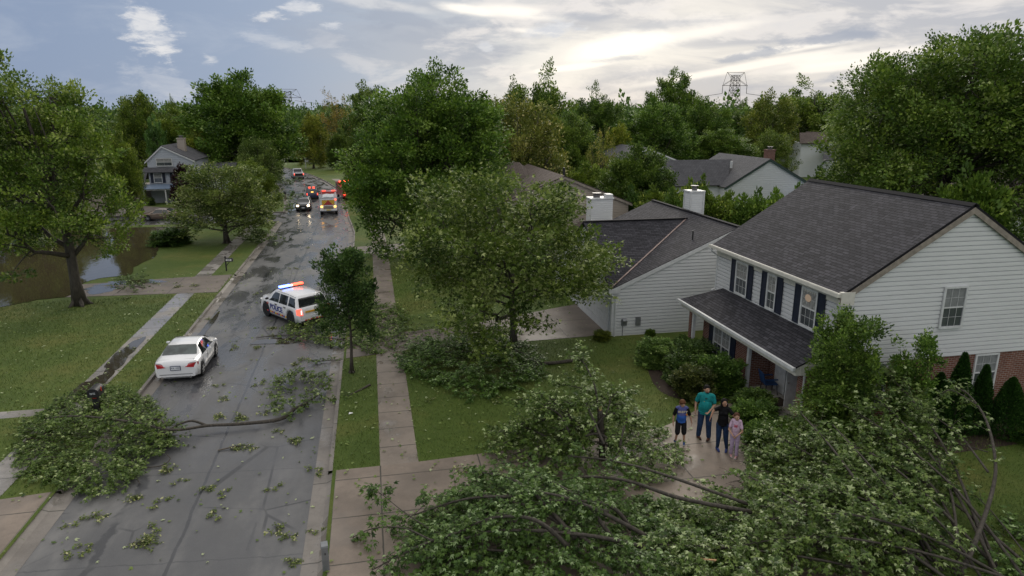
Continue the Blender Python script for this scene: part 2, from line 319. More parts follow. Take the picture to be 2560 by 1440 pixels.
# ------------------------------------------------------------------ mesh helpers
def tag(o, label=None, cat=None, group=None, kind=None):
    if label: o['label'] = label
    if cat: o['category'] = cat
    if group: o['group'] = group
    if kind: o['kind'] = kind
    return o
def empty(name, loc, rz=0.0, label=None, cat=None, group=None):
    o = bpy.data.objects.new(name, None); COL.objects.link(o); o.location = loc; o.rotation_euler = (0, 0, rz); o.empty_display_size = .3
    o['origin'] = [float(v) for v in loc]
    return tag(o, label, cat, group)
class MB:
    """collects polygons; build() links them as one mesh object"""
    def __init__(s, off=(0, 0, 0)): s.v = []; s.f = []; s.uv = []; s.off = np.array(off, float)
    def poly(s, pts, uv=None):
        b = len(s.v); s.v += [tuple(np.array(p, float) - s.off) for p in pts]; s.f.append(tuple(range(b, b + len(pts))))
        s.uv.append(uv if uv else [(0, 0)] * len(pts)); return s
    def raw(s, vs, fs):
        b = len(s.v); s.v += [tuple(np.array(p, float) - s.off) for p in vs]
        for f in fs: s.f.append(tuple(i + b for i in f)); s.uv.append([(0, 0)] * len(f))
        return s
    def box(s, lo, hi, uvm=False):
        x0, y0, z0 = lo; x1, y1, z1 = hi
        vs = [(x0, y0, z0), (x1, y0, z0), (x1, y1, z0), (x0, y1, z0), (x0, y0, z1), (x1, y0, z1), (x1, y1, z1), (x0, y1, z1)]
        for f in [(0, 3, 2, 1), (4, 5, 6, 7), (0, 1, 5, 4), (1, 2, 6, 5), (2, 3, 7, 6), (3, 0, 4, 7)]:
            p = [vs[i] for i in f]
            if f in ((0, 1, 5, 4), (2, 3, 7, 6)): uv = [(q[0], q[2]) for q in p]
            elif f in ((1, 2, 6, 5), (3, 0, 4, 7)): uv = [(q[1], q[2]) for q in p]
            else: uv = [(q[0], q[1]) for q in p]
            s.poly(p, uv)
        return s
    def bar(s, a, b, w, h=None):
        h = h or w; a = Vector(a); b = Vector(b); d = (b - a).normalized()
        u = d.cross(Vector((0, 0, 1))); u = u.normalized() if u.length > 1e-4 else Vector((1, 0, 0)); v = u.cross(d)
        vs = [p + u * (sx * w / 2) + v * (sy * h / 2) for p in (a, b) for sx, sy in ((-1, -1), (1, -1), (1, 1), (-1, 1))]
        return s.raw(vs, [(0, 1, 2, 3), (7, 6, 5, 4), (0, 4, 5, 1), (1, 5, 6, 2), (2, 6, 7, 3), (3, 7, 4, 0)])
    def tube(s, pts, rad, n=6, cap=True):
        pts = [Vector(p) for p in pts]
        if not isinstance(rad, (list, tuple)): rad = [rad] * len(pts)
        rings = []; pu = None
        for i, p in enumerate(pts):
            d = (pts[min(i + 1, len(pts) - 1)] - pts[max(i - 1, 0)])
            d = d.normalized() if d.length > 1e-6 else Vector((0, 0, 1))
            if pu is None: pu = d.cross(Vector((.3, .2, 1))).normalized() if abs(d.z) < .95 else d.cross(Vector((1, 0, 0))).normalized()
            u = (pu - d * pu.dot(d)); u = u.normalized() if u.length > 1e-5 else Vector((1, 0, 0)); pu = u; w = d.cross(u)
            rings.append([p + (u * math.cos(k * 2 * math.pi / n) + w * math.sin(k * 2 * math.pi / n)) * rad[i] for k in range(n)])
        vs = [q for r in rings for q in r]; fs = []
        for i in range(len(pts) - 1):
            for k in range(n): fs.append((i * n + k, i * n + (k + 1) % n, (i + 1) * n + (k + 1) % n, (i + 1) * n + k))
        if cap: fs.append(tuple(range(n - 1, -1, -1))); fs.append(tuple((len(pts) - 1) * n + k for k in range(n)))
        return s.raw(vs, fs)
    def capsule(s, a, b, ra, rb, n=10, flat=1.0):
        """tapered limb with round ends"""
        a = Vector(a); b = Vector(b); d = (b - a).normalized()
        pts = []; rad = []
        for k in (0, 30, 60): pts.append(a - d * ra * math.cos(R(k))); rad.append(max(.002, ra * math.sin(R(k))))
        pts.append(a); rad.append(ra); pts.append(a.lerp(b, .5)); rad.append((ra + rb) / 2); pts.append(b); rad.append(rb)
        for k in (60, 30, 0): pts.append(b + d * rb * math.cos(R(k))); rad.append(max(.002, rb * math.sin(R(k))))
        return s.tube(pts, rad, n)
    def ell(s, c, r, n=12, m=8):
        vs = [(c[0], c[1], c[2] - r[2])]; fs = []
        for i in range(1, m):
            a = -math.pi / 2 + math.pi * i / m
            for k in range(n): b = 2 * math.pi * k / n; vs.append((c[0] + r[0] * math.cos(a) * math.cos(b), c[1] + r[1] * math.cos(a) * math.sin(b), c[2] + r[2] * math.sin(a)))
        vs.append((c[0], c[1], c[2] + r[2])); T = len(vs) - 1
        for k in range(n):
            fs.append((0, 1 + (k + 1) % n, 1 + k)); fs.append((T, 1 + (m - 2) * n + k, 1 + (m - 2) * n + (k + 1) % n))
            for i in range(m - 2): fs.append((1 + i * n + k, 1 + i * n + (k + 1) % n, 1 + (i + 1) * n + (k + 1) % n, 1 + (i + 1) * n + k))
        return s.raw(vs, fs)
    def disc_x(s, c, r, w, n=20, r2=None):      # cylinder along X, centre c
        r2 = r2 or r
        vs = []
        for x, rr in ((c[0] - w / 2, r2), (c[0] - w / 2 * .8, r), (c[0] + w / 2 * .8, r), (c[0] + w / 2, r2)):
            for k in range(n): a = 2 * math.pi * k / n; vs.append((x, c[1] + rr * math.cos(a), c[2] + rr * math.sin(a)))
        fs = []
        for i in range(3):
            for k in range(n): fs.append((i * n + k, i * n + (k + 1) % n, (i + 1) * n + (k + 1) % n, (i + 1) * n + k))
        fs.append(tuple(range(n))); fs.append(tuple(3 * n + k for k in range(n - 1, -1, -1)))
        return s.raw(vs, fs)
    def build(s, name, mat, parent=None, smooth=False, kind=None, bevel=0.0):
        me = bpy.data.meshes.new(name); me.from_pydata(s.v, [], s.f)
        uvl = me.uv_layers.new(name='UVMap'); flat = [c for u in s.uv for q in u for c in q]; uvl.data.foreach_set('uv', flat)
        me.materials.append(MATS[mat]); me.update()
        bm = bmesh.new(); bm.from_mesh(me); bmesh.ops.recalc_face_normals(bm, faces=bm.faces); bm.to_mesh(me); bm.free()
        if smooth: me.polygons.foreach_set('use_smooth', [True] * len(me.polygons))
        o = bpy.data.objects.new(name, me); COL.objects.link(o)
        if parent: o.parent = parent
        if kind: o['kind'] = kind
        if bevel:
            b = o.modifiers.new('bevel', 'BEVEL'); b.width = bevel; b.segments = 2; b.limit_method = 'ANGLE'
        return o

def copy_tree(o, parent=None):
    c = o.copy(); COL.objects.link(c)
    if parent: c.parent = parent
    for ch in list(o.children): copy_tree(ch, c)
    return c

# ---- foliage: arrays of leaves written straight into a mesh
SH = {
 'fold': (np.array([(0, 0, 0), (.33, .5, -.10), (0, 1, 0), (-.33, .5, -.10)]), [(0, 1, 2), (0, 2, 3)]),
 'maple': (np.array([(0, 0, 0), (.20, .38, .05), (0, 1, -.12), (-.20, .38, .05), (.62, .55, -.12), (.30, .02, -.03), (-.62, .55, -.12), (-.30, .02, -.03)]), [(0, 1, 2, 3), (0, 5, 4, 1), (0, 3, 6, 7)]),
 'blade': (np.array([(-.09, 0, 0), (.09, 0, 0), (0, 1, 0)]), [(0, 1, 2)]),
}
def leaf_mesh(name, pos, dirs, nrm, size, tone, shape, mat):
    tv, tf = SH[shape]; N = len(pos); k = len(tv)
    d = dirs / np.maximum(np.linalg.norm(dirs, axis=1, keepdims=True), 1e-6)
    n = nrm - d * np.sum(nrm * d, axis=1, keepdims=True); n /= np.maximum(np.linalg.norm(n, axis=1, keepdims=True), 1e-6)
    x = np.cross(d, n)
    V = (pos[:, None, :] + size[:, None, None] * (x[:, None, :] * tv[None, :, 0:1] + d[:, None, :] * tv[None, :, 1:2] + n[:, None, :] * tv[None, :, 2:3])).reshape(-1, 3)
    nf = len(tf); lens = np.tile([len(f) for f in tf], N); base = np.array([i for f in tf for i in f])
    idx = (np.arange(N)[:, None] * k + base[None, :]).ravel()
    me = bpy.data.meshes.new(name); me.vertices.add(len(V)); me.vertices.foreach_set('co', V.ravel().astype(np.float32))
    me.loops.add(len(idx)); me.loops.foreach_set('vertex_index', idx.astype(np.int32))
    me.polygons.add(N * nf); st = np.concatenate([[0], np.cumsum(lens)[:-1]])
    me.polygons.foreach_set('loop_start', st.astype(np.int32)); me.polygons.foreach_set('loop_total', lens.astype(np.int32))
    at = me.attributes.new('tone', 'FLOAT', 'FACE'); at.data.foreach_set('value', np.repeat(tone, nf).astype(np.float32))
    me.materials.append(MATS[mat]); me.update(calc_edges=True)
    return me
def unit(a): return a / np.maximum(np.linalg.norm(a, axis=-1, keepdims=True), 1e-6)

def grow_tree(seed, H, Rc, base=.22, n1=13, n2=7, nl=260, ls=.28, shape='fold', trunk_r=.22, spread=1.0, prof='round', wind=(0, 0), clump=.17, twigs=3, up=.5, lean=(0, 0), pale=.04, lowz=None, kzp=99.8):
    """returns (wood MB, leaf arrays); local coordinates, base at the origin"""
    rg = np.random.default_rng(seed); wood = MB()
    zb = H * base if lowz is None else lowz
    def axis(z): f = z / H; return Vector((lean[0] * f * f, lean[1] * f * f, z)) + Vector((math.sin(z * .9 + seed) * .05, math.cos(z * .7 + seed) * .05, 0)) * min(1, z)
    tz = np.linspace(0, H * .82, 9)
    wood.tube([axis(z) for z in tz], [trunk_r * (1.35 if i == 0 else 1 - .9 * (z / (H * .86)) ** .8) for i, z in enumerate(tz)], 9)
    for k in range(5):
        a = k * 1.256 + seed; wood.tube([(math.cos(a) * trunk_r * .6, math.sin(a) * trunk_r * .6, trunk_r * 1.3), (math.cos(a) * trunk_r * 1.5, math.sin(a) * trunk_r * 1.5, .04), (math.cos(a) * trunk_r * 2.3, math.sin(a) * trunk_r * 2.3, -.06)], [trunk_r * .5, trunk_r * .35, trunk_r * .1], 5)
    def env(u):
        if prof == 'round': return math.sqrt(max(0.03, 1 - (2 * u - .85) ** 2 * .85))
        if prof == 'cone': return max(.12, min(1, (u + .12) * 4)) * (1 - .78 * u) ** .8
        if prof == 'tall': return max(.2, math.sin(math.pi * min(1, (u * .86 + .12))) ** .6)
        if prof == 'dome': return math.sqrt(max(.02, 1 - u ** 2.4)) * min(1.08, .80 + u * .9)
        if prof == 'vase': return .55 + .45 * math.sin(math.pi * min(1, u * .9 + .05))
        return 1
    cl = []; cd = []; cr = []
    for i in range(n1):
        u = (i + .5) / n1; u = u ** (.62 if prof == 'dome' else .85)
        az = i * 2.39996 + rg.uniform(-.3, .3) + seed
        rr = env(u) * Rc * rg.uniform(.50, .78)
        tgt = Vector((math.cos(az) * rr, math.sin(az) * rr, zb + (H * .90 - zb) * u)) + Vector((lean[0], lean[1], 0)) * (.35 + .65 * u)
        z0 = max(zb * .75, tgt.z * rg.uniform(.45, .62) if prof != 'cone' else tgt.z - .3 * rr - .1)
        s0 = axis(min(z0, H * .75)); mid = s0.lerp(tgt, .5) + Vector((math.cos(az), math.sin(az), 0)) * rr * .12 - Vector((0, 0, abs(tgt.z - s0.z) * .08))
        r0 = trunk_r * (.5 - .25 * u)
        P = [s0, s0.lerp(mid, .55), mid, mid.lerp(tgt, .6), tgt]
        P = [p + Vector(rg.normal(0, .02 * Rc, 3)) if 0 < j < 4 else p for j, p in enumerate(P)]
        wood.tube(P, [r0, r0 * .8, r0 * .6, r0 * .42, r0 * .2], 6)
        for j in range(n2):
            t_ = rg.uniform(.35, 1.0); q = P[min(3, int(t_ * 4))].lerp(P[min(4, int(t_ * 4) + 1)], t_ * 4 % 1)
            off = Vector(unit(rg.normal(0, 1, 3) + np.array([math.cos(az) * .8, math.sin(az) * .8, .35])))
            e = q + off * Rc * spread * rg.uniform(.20, .42)
            if prof == 'dome':
                zc = zb + .22 * (H - zb); up_ = max(0, (e.z - zc) / (H * .93 - zc)); lx, ly = lean[0] * (.35 + .65 * up_), lean[1]
                q_ = math.sqrt(((e.x - lx) / (Rc * .9)) ** 2 + ((e.y - ly) / (Rc * .9)) ** 2 + up_ ** 2)
                if q_ > 1: f_ = rg.uniform(.86, 1.04) / q_; e = Vector((lx + (e.x - lx) * f_, ly + (e.y - ly) * f_, zc + (e.z - zc) * f_ if e.z > zc else e.z))
            m = q.lerp(e, .5) + Vector(rg.normal(0, .03 * Rc, 3))
            wood.tube([q, m, e], [r0 * .32, r0 * .2, r0 * .08], 4, False)
            cl.append(e); cd.append(off + Vector((wind[0], wind[1], up))); cr.append(Rc * clump * rg.uniform(.7, 1.25))
            for _ in range(twigs):
                e2 = e + Vector(unit(rg.normal(0, 1, 3) + np.array(off) * .8)) * Rc * clump * rg.uniform(.8, 1.5)
                wood.tube([e, e2], [r0 * .08, .006], 3, False)
                cl.append(e2); cd.append((e2 - e) * 2 + Vector((wind[0], wind[1], up))); cr.append(Rc * clump * rg.uniform(.45, .8))
    cl = np.array([tuple(c) for c in cl]); cd = unit(np.array([tuple(c) for c in cd])); cr = np.array(cr)
    M = len(cl); tone_c = rg.normal(.44, .20, M)
    w = (cr ** 2); w = w / w.sum(); ids = rg.choice(M, size=int(nl * n1 * n2), p=w)
    g = rg.normal(0, 1, (len(ids), 3)); g = unit(g) * (rg.uniform(0, 1, (len(ids), 1)) ** .45)
    along = np.sum(g * cd[ids], axis=1, keepdims=True)
    g = g + cd[ids] * along * .8
    g[:, 2] *= .72
    pos = cl[ids] + g * cr[ids][:, None]
    pos[:, 2] = np.maximum(pos[:, 2], .1)
    dirs = unit(g + cd[ids] * .9 + rg.normal(0, .5, g.shape))
    nrm = unit(g * .9 + np.array([0, 0, .75]) + rg.normal(0, .36, g.shape))
    tone = np.clip(tone_c[ids] + rg.normal(0, .15, len(ids)), 0, .93)
    pk = rg.random(len(ids)) < pale; tone[pk] = 1.0
    size = ls * rg.uniform(.55, 1.3, len(ids)) * (1 + .35 * (rg.normal(0, 1, M)[ids]).clip(-1, 1) * .5)
    c0 = np.array([lean[0] * .65, lean[1] * .65])
    kr = Rc / np.percentile(np.linalg.norm(pos[:, :2] - c0, axis=1), 96); kz = H / np.percentile(pos[:, 2], kzp)
    sc = np.array([kr, kr, kz]); pos = pos * sc; wood.v = [(v[0] * (kr if v[2] > zb * .6 else 1), v[1] * (kr if v[2] > zb * .6 else 1), v[2] * kz) for v in wood.v]
    return wood, (pos, dirs, nrm, size, tone, shape)

def make_tree(name, label, cat, loc, leafm='leaf_green', tint=(1, 1, 1), group=None, crown_name='crown', **k):
    root = empty(name, loc, 0, label, cat, group)
    wood, lv = grow_tree(**k)
    wood.build('trunk', 'bark', root, smooth=True)
    c = bpy.data.objects.new(crown_name, leaf_mesh(crown_name, *lv, leafm)); COL.objects.link(c); c.parent = root
    c.color = tuple(tint) + (1,)
    return root

# ------------------------------------------------------------------ setting: ground, road, walks
def catmull(P, n=8):
    P = [np.array(p, float) for p in P]; out = []
    for i in range(len(P) - 1):
        p0 = P[max(0, i - 1)]; p1 = P[i]; p2 = P[i + 1]; p3 = P[min(len(P) - 1, i + 2)]
        for k in range(n):
            t = k / n; out.append(.5 * ((2 * p1) + (-p0 + p2) * t + (2 * p0 - 5 * p1 + 4 * p2 - p3) * t * t + (-p0 + 3 * p1 - 3 * p2 + p3) * t ** 3))
    out.append(P[-1]); return out
RC = catmull([(-1.65, -20), (-1.65, 20), (-1.65, 55), (-1.85, 62), (-2.4, 69), (-3.2, 82), (-4.25, 94), (-5.8, 102.3), (-7, 108), (-9, 115.8), (-11.2, 123), (-14, 131), (-19, 141), (-27, 152), (-40, 162), (-60, 168)])
LC = catmull([(-8.75, -20), (-8.75, 20), (-8.75, 55), (-8.78, 64), (-9.0, 74), (-10.2, 85), (-11.8, 94.2), (-13.4, 103), (-15.2, 112), (-17.6, 120), (-20.6, 127), (-25, 134), (-32, 143), (-43, 150), (-60, 154)])
LZ = .12
def strip(name, A, B, z, mat, kind='structure', parent=None):
    m = MB()
    for i in range(len(A) - 1): m.poly([(A[i][0], A[i][1], z), (B[i][0], B[i][1], z), (B[i + 1][0], B[i + 1][1], z), (A[i + 1][0], A[i + 1][1], z)])
    return m.build(name, mat, parent, kind=kind)
def at_y(Cv, y):
    for i in range(len(Cv) - 1):
        if Cv[i][1] <= y <= Cv[i + 1][1]:
            f = (y - Cv[i][1]) / (Cv[i + 1][1] - Cv[i][1]); return Cv[i][0] + f * (Cv[i + 1][0] - Cv[i][0])
    return Cv[-1][0]
g = MB()
g.poly([(-700, -200, -.03), (700, -200, -.03), (700, 1200, -.03), (-700, 1200, -.03)]); g.build('ground', 'lawn', kind='structure')
ys = sorted(set([-20, 0, 10, 20, 30, 40, 50, 55, 60, 64, 67.6, 74.2] + list(range(76, 150, 2))))
strip('road', [(at_y(LC, y) if y < 150 else -60, y) for y in ys], [(at_y(RC, y), y) for y in ys], 0.0, 'road_surface')
g = MB()
def lawn_piece(m, a, b):
    m.poly([(*a[0], LZ), (*a[1], LZ), (*b[1], LZ), (*b[0], LZ)])
for i in range(len(RC) - 1):
    a, b = RC[i], RC[i + 1]; m = g
    lawn_piece(m, [(a[0] + .14, a[1]), (420, a[1])], [(b[0] + .14, b[1]), (420, b[1])])
ll = [y for y in ys if y <= 67.6] ; 
for i in range(len(ll) - 1): lawn_piece(g, [(-420, ll[i]), (at_y(LC, ll[i]) - .14, ll[i])], [(-420, ll[i + 1]), (at_y(LC, ll[i + 1]) - .14, ll[i + 1])])
lawn_piece(g, [(-420, 67.6), (-27, 67.6)], [(-420, 74.2), (-27, 74.2)])
lu = [y for y in ys if y >= 74.2]
for i in range(len(lu) - 1): lawn_piece(g, [(-420, lu[i]), (at_y(LC, lu[i]) - .14, lu[i])], [(-420, lu[i + 1]), (at_y(LC, lu[i + 1]) - .14, lu[i + 1])])
lawn_piece(g, [(-420, 148), (420, 148)], [(-420, 900), (420, 900)])
g.build('lawn', 'lawn', kind='structure')
g = MB(); g.poly([(-27, 67.6, .004), (-8.6, 67.6, .004), (-8.9, 74.2, .004), (-27, 74.2, .004)]); g.build('side_street', 'road_surface', kind='structure')
# kerbs with paler gutter pans
def kerb(m, gut, Cv, side, y0, y1):
    pts = [p for p in Cv if y0 < p[1] < y1]; pts = [np.array([at_y(Cv, y0), y0])] + pts + [np.array([at_y(Cv, y1), y1])]
    for i in range(len(pts) - 1):
        a, b = pts[i], pts[i + 1]; o = .14 * side
        prof = [(0, .0), (.02 * side, LZ + .008), (o, LZ + .012), (o + .01 * side, -.02)]
        A = [(a[0] + dx, a[1], z) for dx, z in prof]; B = [(b[0] + dx, b[1], z) for dx, z in prof]
        for k in range(3): m.poly([A[k], A[k + 1], B[k + 1], B[k]])
        w = -.38 * side
        gut.poly([(a[0] + w, a[1], .004), (a[0], a[1], .008), (b[0], b[1], .008), (b[0] + w, b[1], .004)])
km, gm = MB(), MB()
for y0, y1 in ((-20, 8), (18.45, 27.9), (30.7, 50.0), (52.9, 150)): kerb(km, gm, RC, 1, y0, y1)
for y0, y1 in ((-20, 8), (18.85, 40.6), (45.1, 67.6), (74.2, 148)): kerb(km, gm, LC, -1, y0, y1)
for y in (67.6, 74.2): km.box((-27, y - .06, 0), (-8.9, y + .06, LZ + .012))
km.build('kerb', 'curb_conc', kind='structure'); gm.build('gutter', 'curb_conc', kind='structure')
gm2 = MB()
for (y0, y1) in ((8, 18.45), (27.9, 30.7), (50, 52.9)): gm2.poly([(-2.03, y0, .005), (-1.65, y0, .012), (-1.65, y1, .012), (-2.03, y1, .005)]); gm2.poly([(-1.65, y0, .012), (-1.4, y0, LZ + .006), (-1.4, y1, LZ + .006), (-1.65, y1, .012)])
for (y0, y1) in ((8, 18.85), (40.6, 45.1)): gm2.poly([(-8.37, y0, .005), (-8.75, y0, .012), (-8.75, y1, .012), (-8.37, y1, .005)]); gm2.poly([(-8.75, y0, .012), (-9.0, y0, LZ + .006), (-9.0, y1, LZ + .006), (-8.75, y1, .012)])
gm2.build('driveway_apron', 'curb_conc', kind='structure')
def sheet(name, pts, z, mat):
    return MB().poly([(x, y, z) for x, y in pts]).build(name, mat, kind='structure')
swr = [y for y in (-5, 18.45, 30, 45, 56, 62, 69, 76, 82, 90, 100, 110)]
strip('sidewalk', [(at_y(RC, y) + 1.5, y) for y in swr], [(at_y(RC, y) + 2.62, y) for y in swr], LZ + .008, 'walk_right')
swl = [8, 20, 40, 55, 67.4]
strip('sidewalk', [(-11.2, y) for y in swl], [(-10.25, y) for y in swl], LZ + .008, 'walk_left')
strip('sidewalk', [(-15, y) for y in (24.3, 24.9)], [(-11.2, y) for y in (24.3, 24.9)], LZ + .004, 'walk_left')
sheet('driveway', [(-1.4, 10), (10.6, 10.5), (11.0, 14.2), (11.5, 16.6), (12.2, 17.8), (13.0, 19.0), (13.0, 20.5), (11.6, 20.4), (10.7, 20.15), (9.9, 19.6), (9.0, 19.15), (6.5, 18.8), (1.0, 18.47), (-.15, 18.45), (-1.4, 18.45)], LZ + .014, 'drive_conc')
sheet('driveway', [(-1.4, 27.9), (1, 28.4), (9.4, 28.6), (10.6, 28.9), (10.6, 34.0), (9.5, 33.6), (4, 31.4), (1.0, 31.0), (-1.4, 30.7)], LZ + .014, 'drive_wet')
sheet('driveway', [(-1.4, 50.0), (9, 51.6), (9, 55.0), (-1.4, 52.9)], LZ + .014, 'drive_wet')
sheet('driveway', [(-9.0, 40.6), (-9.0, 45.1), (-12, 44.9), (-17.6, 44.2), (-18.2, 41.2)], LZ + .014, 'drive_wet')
sheet('driveway', [(-9.0, 8), (-9.0, 18.82), (-10.4, 18.66), (-22, 18.0), (-22, 8)], LZ + .014, 'drive_conc')
sheet('driveway', [(-22.2, 74.3), (-20.5, 79), (-25.5, 82.4), (-30, 82.4), (-29.5, 74.3)], LZ + .008, 'drive_wet')
# water: pond, flooded walk
pond = catmull([(-16.6, 66.0), (-15.2, 60), (-16.2, 56.2), (-15.4, 52.2), (-15.8, 49.2), (-15.4, 46.5), (-16.8, 45.7), (-17.4, 44.6), (-17.0, 41.5), (-18.4, 40.8), (-19.8, 39.6), (-24, 38.2), (-31, 39), (-38, 46), (-40, 54), (-34, 60), (-28, 64), (-23.8, 66.2), (-16.6, 66.0)], 5)
rg = np.random.default_rng(5)
pond = [(p[0] + rg.normal(0, .06), p[1] + rg.normal(0, .08)) for p in pond[:-1]]
sheet('pond', pond, LZ + .022, 'pond_water')
def puddle(cx, cy, rx, ry, seed, z=LZ + .018):
    rr = np.random.default_rng(seed); ph = rr.uniform(0, 6.28, 4)
    pts = []
    for k in range(40):
        a = k / 40 * 2 * math.pi; q = 1 + .22 * math.sin(2 * a + ph[0]) + .16 * math.sin(3 * a + ph[1]) + .1 * math.sin(7 * a + ph[2])
        pts.append((cx + math.cos(a) * rx * q, cy + math.sin(a) * ry * q))
    sheet('puddle', pts, z, 'puddle_water')
for i, (cx, cy, rx, ry, z) in enumerate([(-10.75, 30.2, .42, 1.9, 1), (-10.8, 26.8, .45, 1.2, 1), (-14.6, 44.1, 2.2, .5, 1), (-15.8, 42.6, 1.0, .8, 1), (-8.3, 79, .5, 5.5, 0), 
                                          (-2.2, 33, .25, 3, 0), (-10.75, 22.3, .5, .8, 1), (-8.2, 33, .2, 3.0, 0), (-5.9, 38.6, .35, 1.2, 0), (-4.6, 31.2, .9, .5, 0)]):
    puddle(cx, cy, rx, ry, 40 + i, LZ + .0185 + i * .0004 if z else .0125 + i * .0004)
sheet('flower_bed', [tuple(p) for p in catmull([(10.8, 25.7), (10.6, 24.3), (10.2, 22.6), (10.3, 21.5), (11.2, 20.75), (12.2, 20.7), (13.0, 20.7), (13.0, 25.9), (12, 26.2), (10.8, 25.7)], 4)[:-1]], LZ + .010, 'mulch')
sheet('flower_bed', [(11.9, 16.9), (12.6, 17.9), (13.4, 18.0), (14.4, 17.6), (22, 17.4), (22, 18.0), (22, 15.9), (14, 15.6), (12, 15.8)], LZ + .006, 'mulch')

# grass blades near the camera
def in_poly(px, py, poly):
    inside = np.zeros(len(px), bool); j = len(poly) - 1
    for i in range(len(poly)):
        xi, yi = poly[i]; xj, yj = poly[j]
        c = ((yi > py) != (yj > py)) & (px < (xj - xi) * (py - yi) / (yj - yi + 1e-12) + xi); inside ^= c; j = i
    return inside
rg = np.random.default_rng(11)
N = 300000
bx = rg.uniform(-22, 24, N); by = 9.5 + (rg.random(N) ** 1.5) * 36
jt = rg.uniform(-.02, .07, N)
ok = ~((bx > -8.9 + jt) & (bx < -1.5 - jt)) & ~((bx > -.17 + jt) & (bx < 1.0 - jt)) & ~((bx > -11.22 + jt) & (bx < -10.22 - jt))
ok &= ~((bx > -1.6) & (bx < 12.8) & (by < 18.50 - jt)) & ~((bx < -8.9) & (by < 18.8)) & ~((bx > -1.6) & (bx < 1.2) & (by > 27.9) & (by < 30.9)) & ~((bx > 1) & (by > 28.3) & (by < 34.2))
ok &= ~((bx > 13) & (by > 17.5)) & ~((bx > 10) & (by > 28)) & ~((bx < -9) & (by > 40.4))
ok &= ~in_poly(bx, by, [(8.8, 18), (9.0, 19.2), (9.9, 19.65), (10.7, 20.2), (13, 20.6), (13, 18)])
ok &= ~in_poly(bx, by, [(10.8, 25.7), (10.6, 24.3), (10.2, 22.6), (10.3, 21.5), (11.2, 20.75), (13.0, 20.7), (13.0, 25.9)])
ok &= ~((bx < -11.2) & (by > 24.25) & (by < 24.95) & (bx > -15))
bx, by = bx[ok], by[ok]; n = len(bx)
pos = np.stack([bx, by, np.full(n, LZ - .004)], 1); dr = rg.normal(0, .45, (n, 3)); dr[:, 2] = 1
me = leaf_mesh('grass', pos, dr, rg.normal(0, 1, (n, 3)), rg.uniform(.035, .085, n) * (1 + by / 50), np.clip(rg.normal(.45, .25, n) + .18 * np.sin(bx * 1.7 + by * .9) * np.sin(by * 1.3), 0, 1), 'blade', 'grass_blade')
o = bpy.data.objects.new('grass', me); COL.objects.link(o); tag(o, 'short wet green lawn grass on the verges and front lawns', 'grass', kind='stuff')
# torn leaves scattered over lawns and road
N = 3800
bx = rg.uniform(-20, 13, N); by = rg.uniform(11, 46, N); ok = ~((bx > 12.5) & (by > 17)) & ~((bx > 10) & (by > 28)) & ~((bx < -14.8) & (by > 39.5)) & ~((bx > -8.7) & (bx < -1.7) & (rg.random(N) < .55))
bx, by = bx[ok], by[ok]; n = len(bx); road = (bx > -8.7) & (bx < -1.7)
pos = np.stack([bx, by, np.where(road, .03, LZ + .05)], 1); dr = rg.normal(0, 1, (n, 3)); dr[:, 2] *= .15; nr = rg.normal(0, .35, (n, 3)); nr[:, 2] = 1
me = leaf_mesh('leaf_litter', pos, dr, nr, rg.uniform(.05, .13, n), np.clip(rg.normal(.75, .25, n), 0, 1), 'maple', 'leaf_silver')
o = bpy.data.objects.new('leaf_litter', me); COL.objects.link(o); tag(o, 'torn pale green leaves scattered over the lawns and wet road', 'leaves', kind='stuff')

# ------------------------------------------------------------------ houses
def clip(poly, axis, v, keep_gt):
    out = []
    for i in range(len(poly)):
        a, b = poly[i], poly[(i + 1) % len(poly)]
        ia = (a[axis] >= v) if keep_gt else (a[axis] <= v); ib = (b[axis] >= v) if keep_gt else (b[axis] <= v)
        if ia: out.append(a)
        if ia != ib:
            f = (v - a[axis]) / (b[axis] - a[axis]); out.append((a[0] + f * (b[0] - a[0]), a[1] + f * (b[1] - a[1])))
    return out
def siding(m, o, u, n, poly, sp=.165, lip=.05):
    """lap boards on a wall: o origin (x,y), u direction, n outward normal, poly convex in (along, z)"""
    z0 = min(p[1] for p in poly); z1 = max(p[1] for p in poly); k = 0
    P = lambda a, z, d: (o[0] + u[0] * a + n[0] * d, o[1] + u[1] * a + n[1] * d, z)
    while z0 + k * sp < z1 - 1e-4:
        za, zb = z0 + k * sp, min(z1, z0 + (k + 1) * sp); q = clip(clip(poly, 1, za, True), 1, zb, False); k += 1
        if len(q) < 3: continue
        zk = za + sp * .72; f_ = clip(q, 1, zk, False); g_ = clip(clip(q, 1, zk, True), 1, zk + sp * .07, False); h_ = clip(q, 1, zk + sp * .07, True)
        if len(h_) >= 3: m.poly([P(a, z, .002) for a, z in h_])
        if len(f_) >= 3: m.poly([P(a, z, lip) for a, z in f_])
        if len(g_) >= 3: m.poly([P(a, z, lip - (lip - .002) * min(1, (z - zk) / (sp * .07))) for a, z in g_])
        bot = sorted([a for a, z in q if abs(z - za) < 1e-5])
        if len(bot) >= 2: m.poly([P(bot[0], za, .0), P(bot[-1], za, .0), P(bot[-1], za, lip), P(bot[0], za, lip)])
def wall_uv(m, o, u, n, poly, d=0.0):
    m.poly([(o[0] + u[0] * a + n[0] * d, o[1] + u[1] * a + n[1] * d, z) for a, z in poly], [(a, z) for a, z in poly])
